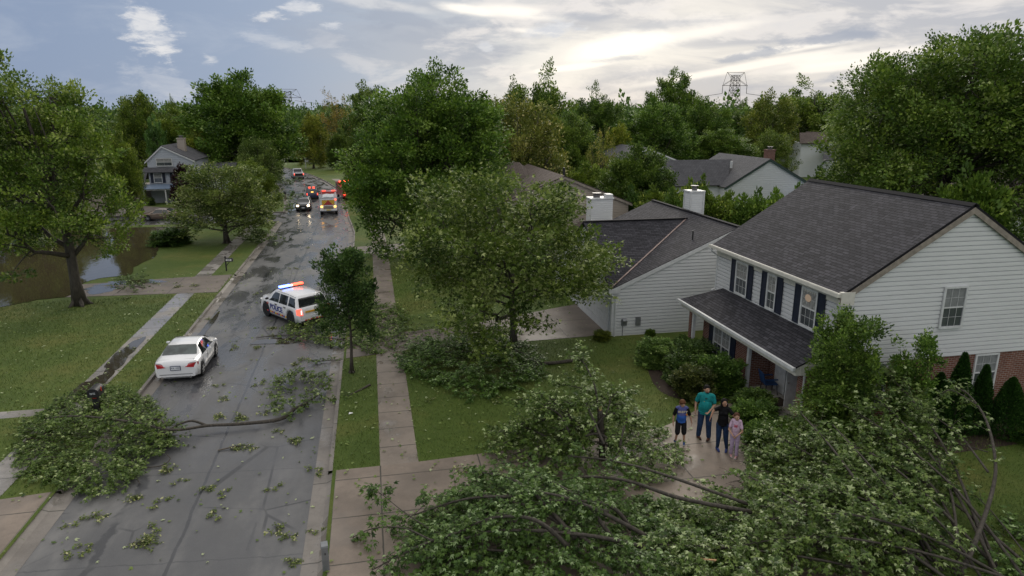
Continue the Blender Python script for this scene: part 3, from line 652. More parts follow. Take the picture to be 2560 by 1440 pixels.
def roof_plane(m, pts, eave_dir, th=.06):
    """sloped slab; uv in metres, u along the eave"""
    P = [Vector(p) for p in pts]; e = Vector(eave_dir).normalized(); n = (P[1] - P[0]).cross(P[2] - P[0]).normalized()
    if n.z < 0: P = P[::-1]; n = -n
    s = n.cross(e); s = s if s.z > 0 else -s
    uv = [(p.dot(e) + 50, p.dot(s) + 50) for p in P]
    m.poly([tuple(p) for p in P], uv)
    Q = [p - n * th for p in P]; m.poly([tuple(p) for p in Q[::-1]])
    for i in range(len(P)):
        j = (i + 1) % len(P); m.poly([tuple(P[i]), tuple(Q[i]), tuple(Q[j]), tuple(P[j])])
def window(parent, off, o, u, n, a0, a1, z0, z1, shutters=False, cols=3, rows=4, split=True, cur='curtain', sh_w=.30, double=False, wide=.055, deep=.05, base=.06):
    P = lambda a, z, d: (o[0] + u[0] * a + n[0] * (d + base), o[1] + u[1] * a + n[1] * (d + base), z)
    def bx(m, a, b, za, zb, d0, d1):
        vs = [P(a, za, d0), P(b, za, d0), P(b, zb, d0), P(a, zb, d0), P(a, za, d1), P(b, za, d1), P(b, zb, d1), P(a, zb, d1)]
        m.raw(vs, [(0, 1, 2, 3), (7, 6, 5, 4), (0, 4, 5, 1), (1, 5, 6, 2), (2, 6, 7, 3), (3, 7, 4, 0)])
    f = MB(off); w = wide
    bx(f, a0 - w, a0 + .012, z0 - w, z1 + w, .0, deep); bx(f, a1 - .012, a1 + w, z0 - w, z1 + w, .0, deep)
    bx(f, a0, a1, z0 - w - .01, z0 + .012, .0, deep + .015); bx(f, a0, a1, z1 - .012, z1 + w, .0, deep - .002)
    zm = (z0 + z1) / 2
    if split: bx(f, a0, a1, zm - .022, zm + .022, .0, deep - .012)
    if double: am = (a0 + a1) / 2; bx(f, am - .03, am + .03, z0, z1, .0, deep - .008)
    win = f.build('window', 'trim_white', parent)
    p = MB(off); p.poly([P(a0, z0, .012), P(a1, z0, .012), P(a1, z1, .012), P(a0, z1, .012)]); p.build('pane', 'window_glass', win)
    if cur:
        c = MB(off); nf = max(4, int((a1 - a0) / .05))
        for k in range(nf):
            ca = a0 + (a1 - a0) * k / nf; cb = a0 + (a1 - a0) * (k + 1) / nf
            da = .016 + .006 * (k % 2); db = .016 + .006 * ((k + 1) % 2)
            zb_ = z0 + (z1 - z0) * (.50 if cur == 'curtain' else .48)
            c.poly([P(ca, zb_, da), P(cb, zb_, db), P(cb, z1 - .02, db), P(ca, z1 - .02, da)])
        c.build('curtain' if cur == 'curtain' else 'blind', cur, win)
    mt = MB(off)
    for k in range(1, cols): a = a0 + (a1 - a0) * k / cols; bx(mt, a - .0045, a + .0045, z0, z1, .024, .032)
    for k in range(1, rows):
        z = z0 + (z1 - z0) * k / rows
        if abs(z - zm) > .03: bx(mt, a0, a1, z - .0045, z + .0045, .024, .031)
    mt.build('muntin', 'trim_white', win)
    if shutters:
        for s_ in (0, 1):
            sa = a0 - w - .015 - sh_w if s_ == 0 else a1 + w + .015; sm = MB(off)
            bx(sm, sa, sa + sh_w, z0 - w, z1 + w, .0, .035)
            bx(sm, sa, sa + .04, z0 - w, z1 + w, .035, .048); bx(sm, sa + sh_w - .04, sa + sh_w, z0 - w, z1 + w, .035, .048)
            for zz in (z0 - w, zm - .03, z1 + w - .06): bx(sm, sa + .04, sa + sh_w - .04, zz, zz + .06, .035, .047)
            sm.build('shutter', 'shutter_navy', win)
    return win

# main house: two storeys, porch, gable towards the camera
def main_house():
    L = np.array([14.4, 18.0, 0.0]); root = empty('house', tuple(L), 0, 'two-storey house, white siding over red brick, navy shutters and front porch', 'house')
    X0, Y0, Y1, XR, X1 = 14.4, 18.0, 26.1, 18.5, 22.6; EZ, RZ, BZ = 4.72, 7.25, 2.34
    m = MB(L)     # gable siding (faces the camera)
    siding(m, (X0, Y0), (1, 0), (0, -1), [(0, BZ), (X1 - X0, BZ), (X1 - X0, EZ + .12), (XR - X0, RZ - .05), (0, EZ + .12)], .150)
    m.build('siding', 'siding_white', root)
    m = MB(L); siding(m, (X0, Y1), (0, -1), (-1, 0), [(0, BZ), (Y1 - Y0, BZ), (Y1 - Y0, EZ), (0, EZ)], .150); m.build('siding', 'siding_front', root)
    m = MB(L); m.box((X0 + .01, Y0 + .01, 0), (X1 - .01, Y1, EZ))
    m.build('wall_core', 'siding_white', root)
    m = MB(L); wall_uv(m, (X0, Y0), (1, 0), (0, -1), [(0, 0), (X1 - X0, 0), (X1 - X0, BZ), (0, BZ)], .004)
    m.box((13.3, 18.0, 0), (13.62, 18.42, 2.2), True)                       # right porch pier
    m.box((13.62, 18.0, 0), (14.4, 18.10, 2.3), True)
    m.box((12.98, 25.42, 0), (13.2, 25.62, 2.2), True)                      # left porch column
    m.box((13.5, 21.65, 0), (14.36, 25.3, 2.3), True)                       # projecting brick room front
    wall_uv(m, (X0, Y1), (0, -1), (-1, 0), [(0, 0), (Y1 - Y0, 0), (Y1 - Y0, BZ + .1), (0, BZ + .1)], .006)
    m.build('brick_wall', 'brick', root)
    for a0, a1, z0, z1 in ((19.68 - X0, 20.52 - X0, 1.02, 2.26), (15.42 - X0, 16.2 - X0, .75, 2.25)):
        window(root, L, (X0, Y0), (1, 0), (0, -1), a0, a1, z0, z1, cols=3, rows=4, cur='blind', base=.004)
    window(root, L, (X0, Y0), (1, 0), (0, -1), 17.96 - X0, 18.74 - X0, 3.40, 4.70, cols=3, rows=4, cur='blind')
    F = lambda a0, a1, z0, z1, **k: window(root, L, (X0, Y1), (0, -1), (-1, 0), Y1 - a1, Y1 - a0, z0, z1, shutters=True, **k)
    F(23.62, 24.42, 3.12, 4.36, cols=3, sh_w=.34); F(21.65, 22.15, 3.12, 4.36, cols=2, sh_w=.36); F(19.28, 20.05, 3.12, 4.38, cols=3, sh_w=.36)
    m = MB(L); m.ell((X0 - .10, 19.72, 4.10), (.012, .17, .13)); m.build('lamp', 'lamp_glow', root)
    # big twin window of the front room
    window(root, L, (13.5, 25.3), (0, -1), (-1, 0), 1.02, 2.25, .42, 1.78, base=.0, shutters=True, cols=4, rows=4, double=True, sh_w=.36)
    # roof
    ov = .30; m = MB(L); sl = (RZ - EZ) / (XR - X0)
    roof_plane(m, [(X0 - ov, Y0 - .12, EZ - ov * sl + .16), (X0 - ov, Y1 + .15, EZ - ov * sl + .16), (XR, Y1 + .15, RZ + .16), (XR, Y0 - .12, RZ + .16)], (0, 1, 0), .09)
    roof_plane(m, [(X1 + ov, Y0 - .12, EZ - ov * sl + .16), (X1 + ov, Y1 + .15, EZ - ov * sl + .16), (XR, Y1 + .15, RZ + .16), (XR, Y0 - .12, RZ + .16)], (0, 1, 0), .09)
    rf = m.build('roof', 'shingle_dark', root)
    m = MB(L)
    for sx in (-1, 1):
        n = Vector((sx * sl, 0, 1)).normalized(); a = Vector((XR, Y0 - .14, RZ + .165)); d = Vector((sx, 0, -sl)).normalized()
        q = [a, a + d * .17, a + d * .17 + n * .025, a + n * .035]
        m.raw([tuple(p) for p in q] + [tuple(p + Vector((0, Y1 - Y0 + .3, 0))) for p in q], [(0, 1, 2, 3), (7, 6, 5, 4), (0, 4, 5, 1), (1, 5, 6, 2), (2, 6, 7, 3), (3, 7, 4, 0)])
    m.build('ridge_cap', 'shingle_dark', rf)
    m = MB(L)                                     # rake boards
    for sx, xe in ((-1, X0 - ov), (1, X1 + ov)):
        ze = EZ - ov * sl + .06
        for (d0, d1, h) in ((.10, .14, .20), (.0, .10, .06)):
            m.raw([(xe, Y0 - d1, ze - h), (XR, Y0 - d1, RZ + .06 - h), (XR, Y0 - d1, RZ + .06), (xe, Y0 - d1, ze), (xe, Y0 - d0, ze - h), (XR, Y0 - d0, RZ + .06 - h), (XR, Y0 - d0, RZ + .06), (xe, Y0 - d0, ze)],
                  [(0, 1, 2, 3), (7, 6, 5, 4), (0, 4, 5, 1), (1, 5, 6, 2), (2, 6, 7, 3), (3, 7, 4, 0)])
    m.build('rake_board', 'trim_wood', root)
    m = MB(L); m.box((X0 - .08, Y0 - .02, EZ - .42), (X0 - .005, Y1 + .05, EZ - .08)); m.box((X0 - ov, Y0 - .12, EZ - .13), (X0 - .02, Y1 + .1, EZ - .10))
    m.box((X0 - .29, Y0 - .16, EZ - .36), (X0 + .18, Y0 - .03, EZ + .06)); m.build('frieze', 'trim_cream', root)
    m = MB(L); m.box((X0 - ov - .12, Y0 - .12, EZ - .10), (X0 - ov + .01, Y1 + .15, EZ + .015)); m.box((X0 - ov - .10, Y0 - .10, EZ + .015), (X0 - ov - .085, Y1 + .13, EZ + .04)); m.build('gutter', 'trim_cream', root)
    m = MB(L); m.tube([(X0 - ov - .05, Y1 - .02, EZ - .05), (X0 - ov - .05, Y1 - .02, EZ - .25), (X0 - .06, Y1 - .03, EZ - .45), (X0 - .06, Y1 - .03, 2.85), (X0 - .25, Y1 - .03, 2.75)], .035, 6); m.build('downspout', 'trim_white', root)
    m = MB(L); m.box((X0 - .07, Y0 - .07, BZ), (X0 + .10, Y0 - .0, EZ)); m.box((X0 - .069, Y0, BZ), (X0, Y0 + .10, EZ - .1)); m.build('corner_board', 'siding_white', root)
    # porch roof (hipped at the left end)
    m = MB(L); px, pz, tz = 12.88, 2.36, 3.02
    roof_plane(m, [(px, 18.0, pz), (px, 26.35, pz), (X0, 25.4, tz), (X0, 18.0, tz)], (0, 1, 0), .05)
    roof_plane(m, [(px, 26.35, pz), (X0, 26.35, pz), (X0, 25.4, tz)], (1, 0, 0), .05)
    m.build('porch_roof', 'shingle_dark', root)
    m = MB(L); m.box((px - .10, 17.98, pz - .12), (px, 26.45, pz - .01)); m.build('gutter', 'trim_white', root)
    m = MB(L); m.box((px + .04, 18.02, pz - .30), (px + .20, 26.3, pz - .06)); m.box((px + .20, 18.0, pz - .30), (X0, 18.12, pz + .02)); m.box((px + .20, 18.12, pz - .08), (X0, 26.2, pz - .06))
    m.poly([(px, 18.01, pz - .05), (X0, 18.01, pz - .05), (X0, 18.01, tz - .03)]); m.build('porch_beam', 'trim_cream', root)
    for a_, b_ in (((13.0, 25.26, 0), (13.12, 25.38, 2.1)), ((13.38, 21.50, 0), (13.50, 21.62, 2.1)), ((13.22, 18.02, 0), (13.28, 17.99, 2.1))): MB(L).box(a_, b_).build('porch_post', 'trim_white', root)
    m = MB(L); m.box((13.0, 18.0, 0), (14.4, 21.6, .20)); m.build('porch_floor', 'slab', root)
    m = MB(L); m.box((14.34, 20.62, .2), (14.37, 21.22, 2.1)); m.box((14.33, 20.55, .2), (14.38, 20.62, 2.15)); m.box((14.33, 19.65, .2), (14.38, 19.72, 2.15)); m.box((14.33, 19.72, 2.08), (14.38, 20.55, 2.15)); m.build('door_frame', 'door_white', root)
    m = MB(L); m.box((14.36, 19.72, .2), (14.375, 20.55, 2.08)); m.build('doorway', 'car_glass', root)
    m = MB(L); m.box((13.78, 19.66, .2), (14.33, 19.70, 2.08)); d = m.build('door', 'door_white', root)
    MB(L).ell((13.84, 19.63, 1.1), (.03, .03, .03)).build('handle', 'chrome', d)
    return root
main_house()

# garage-fronted neighbour
def garage_house():
    L = np.array([10.6, 28.5, 0.0]); root = empty('house', tuple(L), 0, 'single-storey white-sided garage house with copper roof valley and tall boxed chimney', 'house')
    X0, Y0, Y1, XR, X1 = 10.6, 28.5, 38.5, 16.6, 22.6; EZ, RZ = 2.35, 4.95; sl = (RZ - EZ) / (XR - X0)
    m = MB(L); siding(m, (X0, Y0), (1, 0), (0, -1), [(0, .05), (X1 - X0, .05), (X1 - X0, EZ), (XR - X0, RZ - .05), (0, EZ)], .155, .058); m.build('siding', 'siding_white', root)
    m = MB(L); m.box((X0 + .01, Y0 + .01, 0), (X1, Y1, EZ)); m.build('wall_core', 'siding_front', root)
    yr, zr, yl = 32.7, 4.72, 37.0      # cross gable over the garage
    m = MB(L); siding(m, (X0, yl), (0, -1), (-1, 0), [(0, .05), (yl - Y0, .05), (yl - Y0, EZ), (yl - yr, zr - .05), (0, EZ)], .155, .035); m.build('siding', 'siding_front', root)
    m = MB(L); ov = .18
    # main roof front slope with the cross-gable meeting it
    z_at = lambda x: EZ + (x - X0) * sl + .1
    xm = X0 + (zr - EZ) / sl
    roof_plane(m, [(X0 - ov, Y0 - .1, z_at(X0 - ov)), (XR, Y0 - .1, z_at(XR)), (XR, yr, z_at(XR)), (xm, yr, z_at(xm))], (0, 1, 0), .07)
    roof_plane(m, [(xm, yr, z_at(xm)), (XR, yr, z_at(XR)), (XR, Y1, z_at(XR)), (X0, Y1, z_at(X0)), (X0 - ov, yl + .1, z_at(X0 - ov))], (0, 1, 0), .07)
    roof_plane(m, [(X1 + ov, Y0 - .1, z_at(X0 - ov)), (XR, Y0 - .1, z_at(XR)), (XR, Y1, z_at(XR)), (X1 + ov, Y1, z_at(X0 - ov))], (0, 1, 0), .07)
    roof_plane(m, [(X0 - ov, Y0 - .1, z_at(X0 - ov) + .006), (xm, yr, z_at(xm) + .006), (X0 - ov, yr, z_at(xm) + .006)], (1, 0, 0), .07)
    roof_plane(m, [(X0 - ov, yl + .1, z_at(X0 - ov) + .006), (xm, yr, z_at(xm) + .006), (X0 - ov, yr, z_at(xm) + .006)], (1, 0, 0), .07)
    rf = m.build('roof', 'shingle_dark', root)
    m = MB(L); m.bar((X0 - ov - .02, Y0 - .08, z_at(X0 - ov) + .03), (xm, yr, z_at(xm) + .03), .075, .02); m.build('valley_flashing', 'copper_flash', rf)
    m = MB(L); m.bar((X0 - ov, yr, z_at(xm) + .03), (xm, yr, z_at(xm) + .03), .2, .04); m.bar((XR, Y0 - .1, z_at(XR) + .02), (XR, Y1, z_at(XR) + .02), .2, .04); m.build('ridge_cap', 'shingle_dark', rf)
    m = MB(L); m.tube([(14.9, 29.6, z_at(14.9) - .1), (14.9, 29.6, z_at(14.9) + .42)], .035, 8); m.build('vent_pipe', 'black_plastic', rf)
    m = MB(L)
    for s_ in (1,):
        m.raw([(X0 - ov, Y0 - .13, z_at(X0 - ov) - .22), (XR, Y0 - .13, z_at(XR) - .20), (XR, Y0 - .13, z_at(XR) - .03), (X0 - ov, Y0 - .13, z_at(X0 - ov) - .03),
               (X0 - ov, Y0 - .02, z_at(X0 - ov) - .22), (XR, Y0 - .02, z_at(XR) - .20), (XR, Y0 - .02, z_at(XR) - .03), (X0 - ov, Y0 - .02, z_at(X0 - ov) - .03)], [(0, 1, 2, 3), (7, 6, 5, 4), (0, 4, 5, 1), (1, 5, 6, 2), (2, 6, 7, 3), (3, 7, 4, 0)])
    m.raw([(X1 + ov, Y0 - .13, z_at(X0 - ov) - .22), (XR, Y0 - .13, z_at(XR) - .20), (XR, Y0 - .13, z_at(XR) - .03), (X1 + ov, Y0 - .13, z_at(X0 - ov) - .03)], [(0, 1, 2, 3)])
    m.box((X0 - .25, Y0 - .15, EZ - .16), (X0 + .28, Y0 - .03, EZ + .05)); m.build('rake_board', 'trim_white', root)
    m = MB(L); m.box((X0 - .07, Y0 - .07, 0), (X0 + .1, Y0 - .0, EZ)); m.box((X0 - .069, Y0, 0), (X0, Y0 + .1, EZ - .1)); m.build('corner_board', 'trim_white', root)
    m = MB(L); m.tube([(X0 - .12, Y0 - .10, EZ - .1), (X0 - .1, Y0 - .1, EZ - .25), (X0 + .1, Y0 - .09, EZ - .4), (X0 + .1, Y0 - .09, .12), (X0 + .0, Y0 - .25, .05)], .04, 6); m.build('downspout', 'trim_white', root)
    m = MB(L)
    for k in range(4): m.box((X0 - .09, Y0 + .45, .05 + k * .48), (X0 - .035, 33.4, .51 + k * .48))
    m.build('garage_door', 'trim_white', root)
    m = MB(L); m.box((X0 - .10, Y0 + .32, 0), (X0 - .03, Y0 + .44, 2.1)); m.box((X0 - .10, 33.42, 0), (X0 - .03, 33.54, 2.1)); m.box((X0 - .102, Y0 + .32, 1.99), (X0 - .03, 33.54, 2.12)); m.build('door_frame', 'trim_white', root)
    m = MB(L); m.box((11.02, Y0 - .13, .62), (11.28, Y0 - .02, .92)); m.disc_x((11.15, Y0 - .14, .86), .1, .2); m.tube([(11.1, Y0 - .06, .62), (11.1, Y0 - .06, .05)], .022, 6); m.build('electric_meter', 'metal_grey', root)
    m = MB(L); m.box((11.72, Y0 - .12, .58), (11.96, Y0 - .02, 1.0)); m.box((11.76, Y0 - .13, .64), (11.92, Y0 - .12, .94)); m.build('breaker_box', 'metal_grey', root)
    # boxed chimney
    m = MB(L); cx0, cx1, cy0, cy1 = 16.85, 17.6, 34.0, 34.75
    siding(m, (cx0, cy0), (1, 0), (0, -1), [(0, 4.2), (cx1 - cx0, 4.2), (cx1 - cx0, 6.0), (0, 6.0)], .12, .015)
    siding(m, (cx0, cy1), (0, -1), (-1, 0), [(0, 4.2), (cy1 - cy0, 4.2), (cy1 - cy0, 6.0), (0, 6.0)], .12, .015)
    m.box((cx0 + .005, cy0 + .005, 4.0), (cx1, cy1, 6.0)); ch = m.build('chimney', 'siding_white', root)
    m = MB(L)
    for x_, y_ in ((cx0, cy0), (cx1, cy0), (cx0, cy1)): m.box((x_ - .045, y_ - .045, 4.2), (x_ + .045, y_ + .045, 6.0))
    m.box((cx0 - .06, cy0 - .06, 6.0), (cx1 + .06, cy1 + .06, 6.08)); m.build('cap', 'trim_white', ch)
    m = MB(L); m.tube([(17.22, 34.38, 6.08), (17.22, 34.38, 6.28)], .14, 12); m.tube([(17.22, 34.38, 6.31), (17.22, 34.38, 6.34)], .22, 12); m.build('flue', 'flue_metal', ch)
garage_house()

def gable_house(label, X0, XR, X1, Y0, Y1, EZ, RZ, sid, roofm, trim='trim_white', sp=.16, chimneys=(), wins=(), ov=.25, base=0.0, chim_mat='brick'):
    L = np.array([X0, Y0, 0.0]); root = empty('house', tuple(L), 0, label, 'house')
    sl = (RZ - EZ) / (XR - X0); sr = (RZ - EZ) / (X1 - XR)
    m = MB(L); siding(m, (X0, Y0), (1, 0), (0, -1), [(0, base), (X1 - X0, base), (X1 - X0, EZ), (XR - X0, RZ - .05), (0, EZ)], sp, .025); m.build('siding', sid, root)
    m = MB(L); m.box((X0 + .005, Y0 + .01, base), (X1 - .005, Y1, EZ)); m.build('wall', sid, root)
    m = MB(L)
    roof_plane(m, [(X0 - ov, Y0 - .15, EZ - ov * sl + .1), (XR, Y0 - .15, RZ + .1), (XR, Y1, RZ + .1), (X0 - ov, Y1, EZ - ov * sl + .1)], (0, 1, 0), .08)
    roof_plane(m, [(X1 + ov, Y0 - .15, EZ - ov * sr + .1), (XR, Y0 - .15, RZ + .1), (XR, Y1, RZ + .1), (X1 + ov, Y1, EZ - ov * sr + .1)], (0, 1, 0), .08)
    rf = m.build('roof', roofm, root)
    m = MB(L)
    for xe, s_ in ((X0 - ov, sl), (X1 + ov, sr)):
        ze = EZ - ov * s_ + .03
        m.raw([(xe, Y0 - .17, ze - .16), (XR, Y0 - .17, RZ - .13), (XR, Y0 - .17, RZ + .03), (xe, Y0 - .17, ze), (xe, Y0 - .03, ze - .16), (XR, Y0 - .03, RZ - .13), (XR, Y0 - .03, RZ + .03), (xe, Y0 - .03, ze)],
              [(0, 1, 2, 3), (7, 6, 5, 4), (0, 4, 5, 1), (1, 5, 6, 2), (2, 6, 7, 3), (3, 7, 4, 0)])
    m.build('rake_board', trim, root)
    for (cx, cy, w, z0, z1, cm) in chimneys:
        m = MB(L); m.box((cx - w / 2, cy - w / 2, z0), (cx + w / 2, cy + w / 2, z1), True); m.box((cx - w / 2 - .05, cy - w / 2 - .05, z1), (cx + w / 2 + .05, cy + w / 2 + .05, z1 + .1)); c = m.build('chimney', cm, rf)
        MB(L).tube([(cx, cy, z1 + .1), (cx, cy, z1 + .3)], w * .28, 10).tube([(cx, cy, z1 + .33), (cx, cy, z1 + .37)], w * .4, 10).build('flue', 'flue_metal', c)
    for w in wins: window(root, L, (X0, Y0), (1, 0), (0, -1), *w[:4], **(w[4] if len(w) > 4 else {}))
    return root, L, rf
# tan house behind the garage house
r_, L_, rf_ = gable_house('tan-sided house with brown shingle roof half hidden behind the leaning maple', 8.2, 12.9, 17.6, 45.0, 56, 4.05, 5.92, 'siding_tan', 'shingle_brown', 'trim_wood', .17, wins=())
m = MB(L_); roof_plane(m, [(7.6, 47.5, 3.6), (11.8, 47.5, 3.6), (11.3, 52, 6.45), (9.6, 52, 6.45)], (1, 0, 0), .08); roof_plane(m, [(11.8, 47.5, 3.6), (15.2, 56, 3.6), (11.3, 52, 6.45)], (0, 1, 0), .08); roof_plane(m, [(7.6, 47.5, 3.6), (7.6, 56.5, 3.6), (9.6, 52, 6.45)], (0, 1, 0), .08); m.build('roof', 'shingle_brown', r_)
m = MB(L_); m.tube([(13.6, 47.5, 5.3), (13.6, 47.5, 6.35)], .09, 8); m.build('vent_pipe', 'black_plastic', rf_)
# white boxed chimney of the next house
r_, L_, rf_ = gable_house('low white-sided house end with wide boxed chimney next to the tan house', 12.4, 13.9, 15.4, 40.4, 44.2, 2.4, 2.9, 'siding_white', 'shingle_brown', sp=.13, ov=.1)
m = MB(L_); siding(m, (13.3, 40.2), (1, 0), (0, -1), [(0, 2.2), (1.4, 2.2), (1.4, 4.95), (0, 4.95)], .13, .015); m.box((13.305, 40.205, 2.2), (14.7, 41.2, 4.95)); c_ = m.build('chimney', 'siding_white', rf_)
m = MB(L_); m.box((13.24, 40.14, 4.95), (14.76, 41.26, 5.03)); m.box((14.3, 40.2, 5.03), (14.7, 40.8, 5.25)); m.build('cap', 'trim_white', c_)
m = MB(L_); m.tube([(13.8, 40.7, 5.03), (13.8, 40.7, 5.22)], .22, 10).tube([(13.8, 40.7, 5.26), (13.8, 40.7, 5.31)], .3, 10); m.build('flue', 'flue_metal', c_)
# collapsed canopy in the yard between
t_ = empty('garden_canopy', (16.2, 40.5, LZ), 0, 'collapsed pale canvas canopy sagging behind the garage house roof', 'canopy'); m = MB((16.2, 40.5, LZ))
rr = np.random.default_rng(3); gx, gy = 9, 5
vs = []
for i in range(gx):
    for j in range(gy):
        u, v = i / (gx - 1), j / (gy - 1); vs.append((14.6 + u * 4.0, 39.6 + v * 2.2, 3.75 - .55 * math.sin(u * 3.14 * 1.9) ** 2 + (.75 if i == 6 and j > 1 else 0) + rr.normal(0, .05)))
m.raw(vs, [(i * gy + j, (i + 1) * gy + j, (i + 1) * gy + j + 1, i * gy + j + 1) for i in range(gx - 1) for j in range(gy - 1)]); m.build('canvas', 'tarp', t_, smooth=True)
for x_, y_ in ((14.7, 39.7), (18.5, 39.7), (14.7, 41.7), (18.5, 41.7)): MB((16.2, 40.5, LZ)).tube([(x_, y_, LZ), (x_, y_, 3.6)], .03, 6).build('leg', 'metal_grey', t_)
# dark-roofed house with brick chimney
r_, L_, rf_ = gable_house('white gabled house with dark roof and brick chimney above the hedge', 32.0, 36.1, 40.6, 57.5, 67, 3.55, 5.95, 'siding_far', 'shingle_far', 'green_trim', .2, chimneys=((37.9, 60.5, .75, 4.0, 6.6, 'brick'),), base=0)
m = MB(L_); roof_plane(m, [(26.6, 58.5, 3.6), (32.5, 58.5, 3.6), (34.5, 61.5, 5.75), (27.4, 61.5, 5.75)], (1, 0, 0), .08); roof_plane(m, [(26.6, 64.5, 3.6), (34, 64.5, 3.6), (34.5, 61.5, 5.75), (27.4, 61.5, 5.75)], (1, 0, 0), .08); m.build('roof', 'shingle_far', r_)
m = MB(L_); m.box((27.4, 58.9, 0), (32.2, 64, 3.7)); m.poly([(27.39, 58.9, 3.7), (27.39, 61.5, 5.6), (27.39, 64, 3.7)]); m.build('wall', 'siding_far', r_)
m = MB(L_); m.tube([(33.9, 60.4, 5.0), (33.9, 60.4, 5.65)], .12, 8); m.build('vent_pipe', 'trim_white', rf_)
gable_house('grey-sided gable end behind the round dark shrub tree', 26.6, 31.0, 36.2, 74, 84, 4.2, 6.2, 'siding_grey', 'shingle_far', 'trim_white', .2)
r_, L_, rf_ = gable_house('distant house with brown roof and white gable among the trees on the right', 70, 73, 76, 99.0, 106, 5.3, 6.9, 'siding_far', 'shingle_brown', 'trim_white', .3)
m = MB(L_); roof_plane(m, [(66.2, 97.5, 5.45), (71.5, 97.5, 5.45), (72.4, 100, 7.0), (67.6, 100, 7.0)], (1, 0, 0), .1); m.build('roof', 'shingle_brown', r_)
m = MB(L_); roof_plane(m, [(68.0, 94.0, 3.0), (73.5, 94, 3.0), (74, 98, 4.9), (71.0, 98, 4.9)], (1, 0, 0), .1); m.build('roof', 'shingle_far', r_)
m = MB(L_); m.box((66.8, 98, 0), (70.5, 104, 5.5)); m.build('wall', 'siding_far', r_)
# neighbours beyond the main ridge on the right edge
r_, L_, rf_ = gable_house('white gambrel house end at the right edge beyond the big gable', 44.0, 47.6, 51.4, 40, 48, 3.6, 5.2, 'siding_white', 'shingle_brown', 'trim_wood', .2, wins=((1.2, 2.4, 3.0 + .1, 3.95 - .1),))
r_, L_, rf_ = gable_house('low house with blue-grey roof behind the big gable ridge', 38.0, 43.0, 48.0, 52, 60, 2.2, 3.2, 'siding_grey', 'roof_blue')
# left two-storey house
r_, L_, rf_ = gable_house('grey two-storey house with navy shutters across the pond, half hidden by trees', -24.6, -22.9, -19.8, 84.5, 93, 4.9, 6.45, 'siding_grey', 'shingle_far', 'trim_white', .2, chimneys=((-21.6, 88, .8, 5, 7.15, 'siding_tan'),),
    wins=((.55, 1.35, 2.45, 3.45, dict(shutters=True, cols=1, rows=2)), (2.6, 3.4, 2.45, 3.45, dict(shutters=True, cols=1, rows=2)), (1.0, 2.6, 4.3, 5.1, dict(cols=2, rows=2)), (3.1, 4.1, .55, 1.75, dict(shutters=True, cols=1, rows=2))))
m = MB(L_); roof_plane(m, [(-25.0, 83.9, 3.62), (-20.2, 83.9, 3.62), (-20.2, 84.5, 4.15), (-25.0, 84.5, 4.15)], (1, 0, 0), .07); m.build('skirt_roof', 'shingle_far', r_)
m = MB(L_); roof_plane(m, [(-25.1, 82.8, 1.88), (-20.2, 82.8, 1.88), (-20.2, 84.4, 2.25), (-25.1, 84.4, 2.25)], (1, 0, 0), .07); m.build('porch_roof', 'roof_blue', r_)
for x_ in (-25.0, -22.7, -20.45): MB(L_).box((x_, 82.85, LZ), (x_ + .14, 83.0, 1.72)).build('porch_post', 'trim_white', r_)
MB(L_).box((-25.1, 82.86, 1.72), (-20.2, 82.95, 1.86)).build('porch_beam', 'trim_white', r_)
m = MB(L_); m.box((-30.5, 82.6, 0), (-25.0, 90, 1.95)); m.build('garage_wing', 'siding_tan', r_)
m = MB(L_); m.box((-29.5, 82.55, .05), (-25.6, 82.6, 1.6)); m.build('garage_door', 'siding_tan', r_)
m = MB(L_); roof_plane(m, [(-30.8, 82.4, 1.9), (-24.7, 82.4, 1.9), (-25.2, 86.5, 3.8), (-30.2, 86.5, 3.8)], (1, 0, 0), .07); m.build('garage_roof', 'shingle_far', r_)
m = MB(L_); roof_plane(m, [(-19.9, 86.2, 3.0), (-15.8, 86.2, 3.0), (-16, 90, 4.2), (-19.9, 90, 4.2)], (1, 0, 0), .07); m.build('side_roof', 'shingle_far', r_)
m = MB(L_); m.box((-19.85, 86.6, 0), (-16, 90, 3.1)); m.build('wall', 'siding_grey', r_)

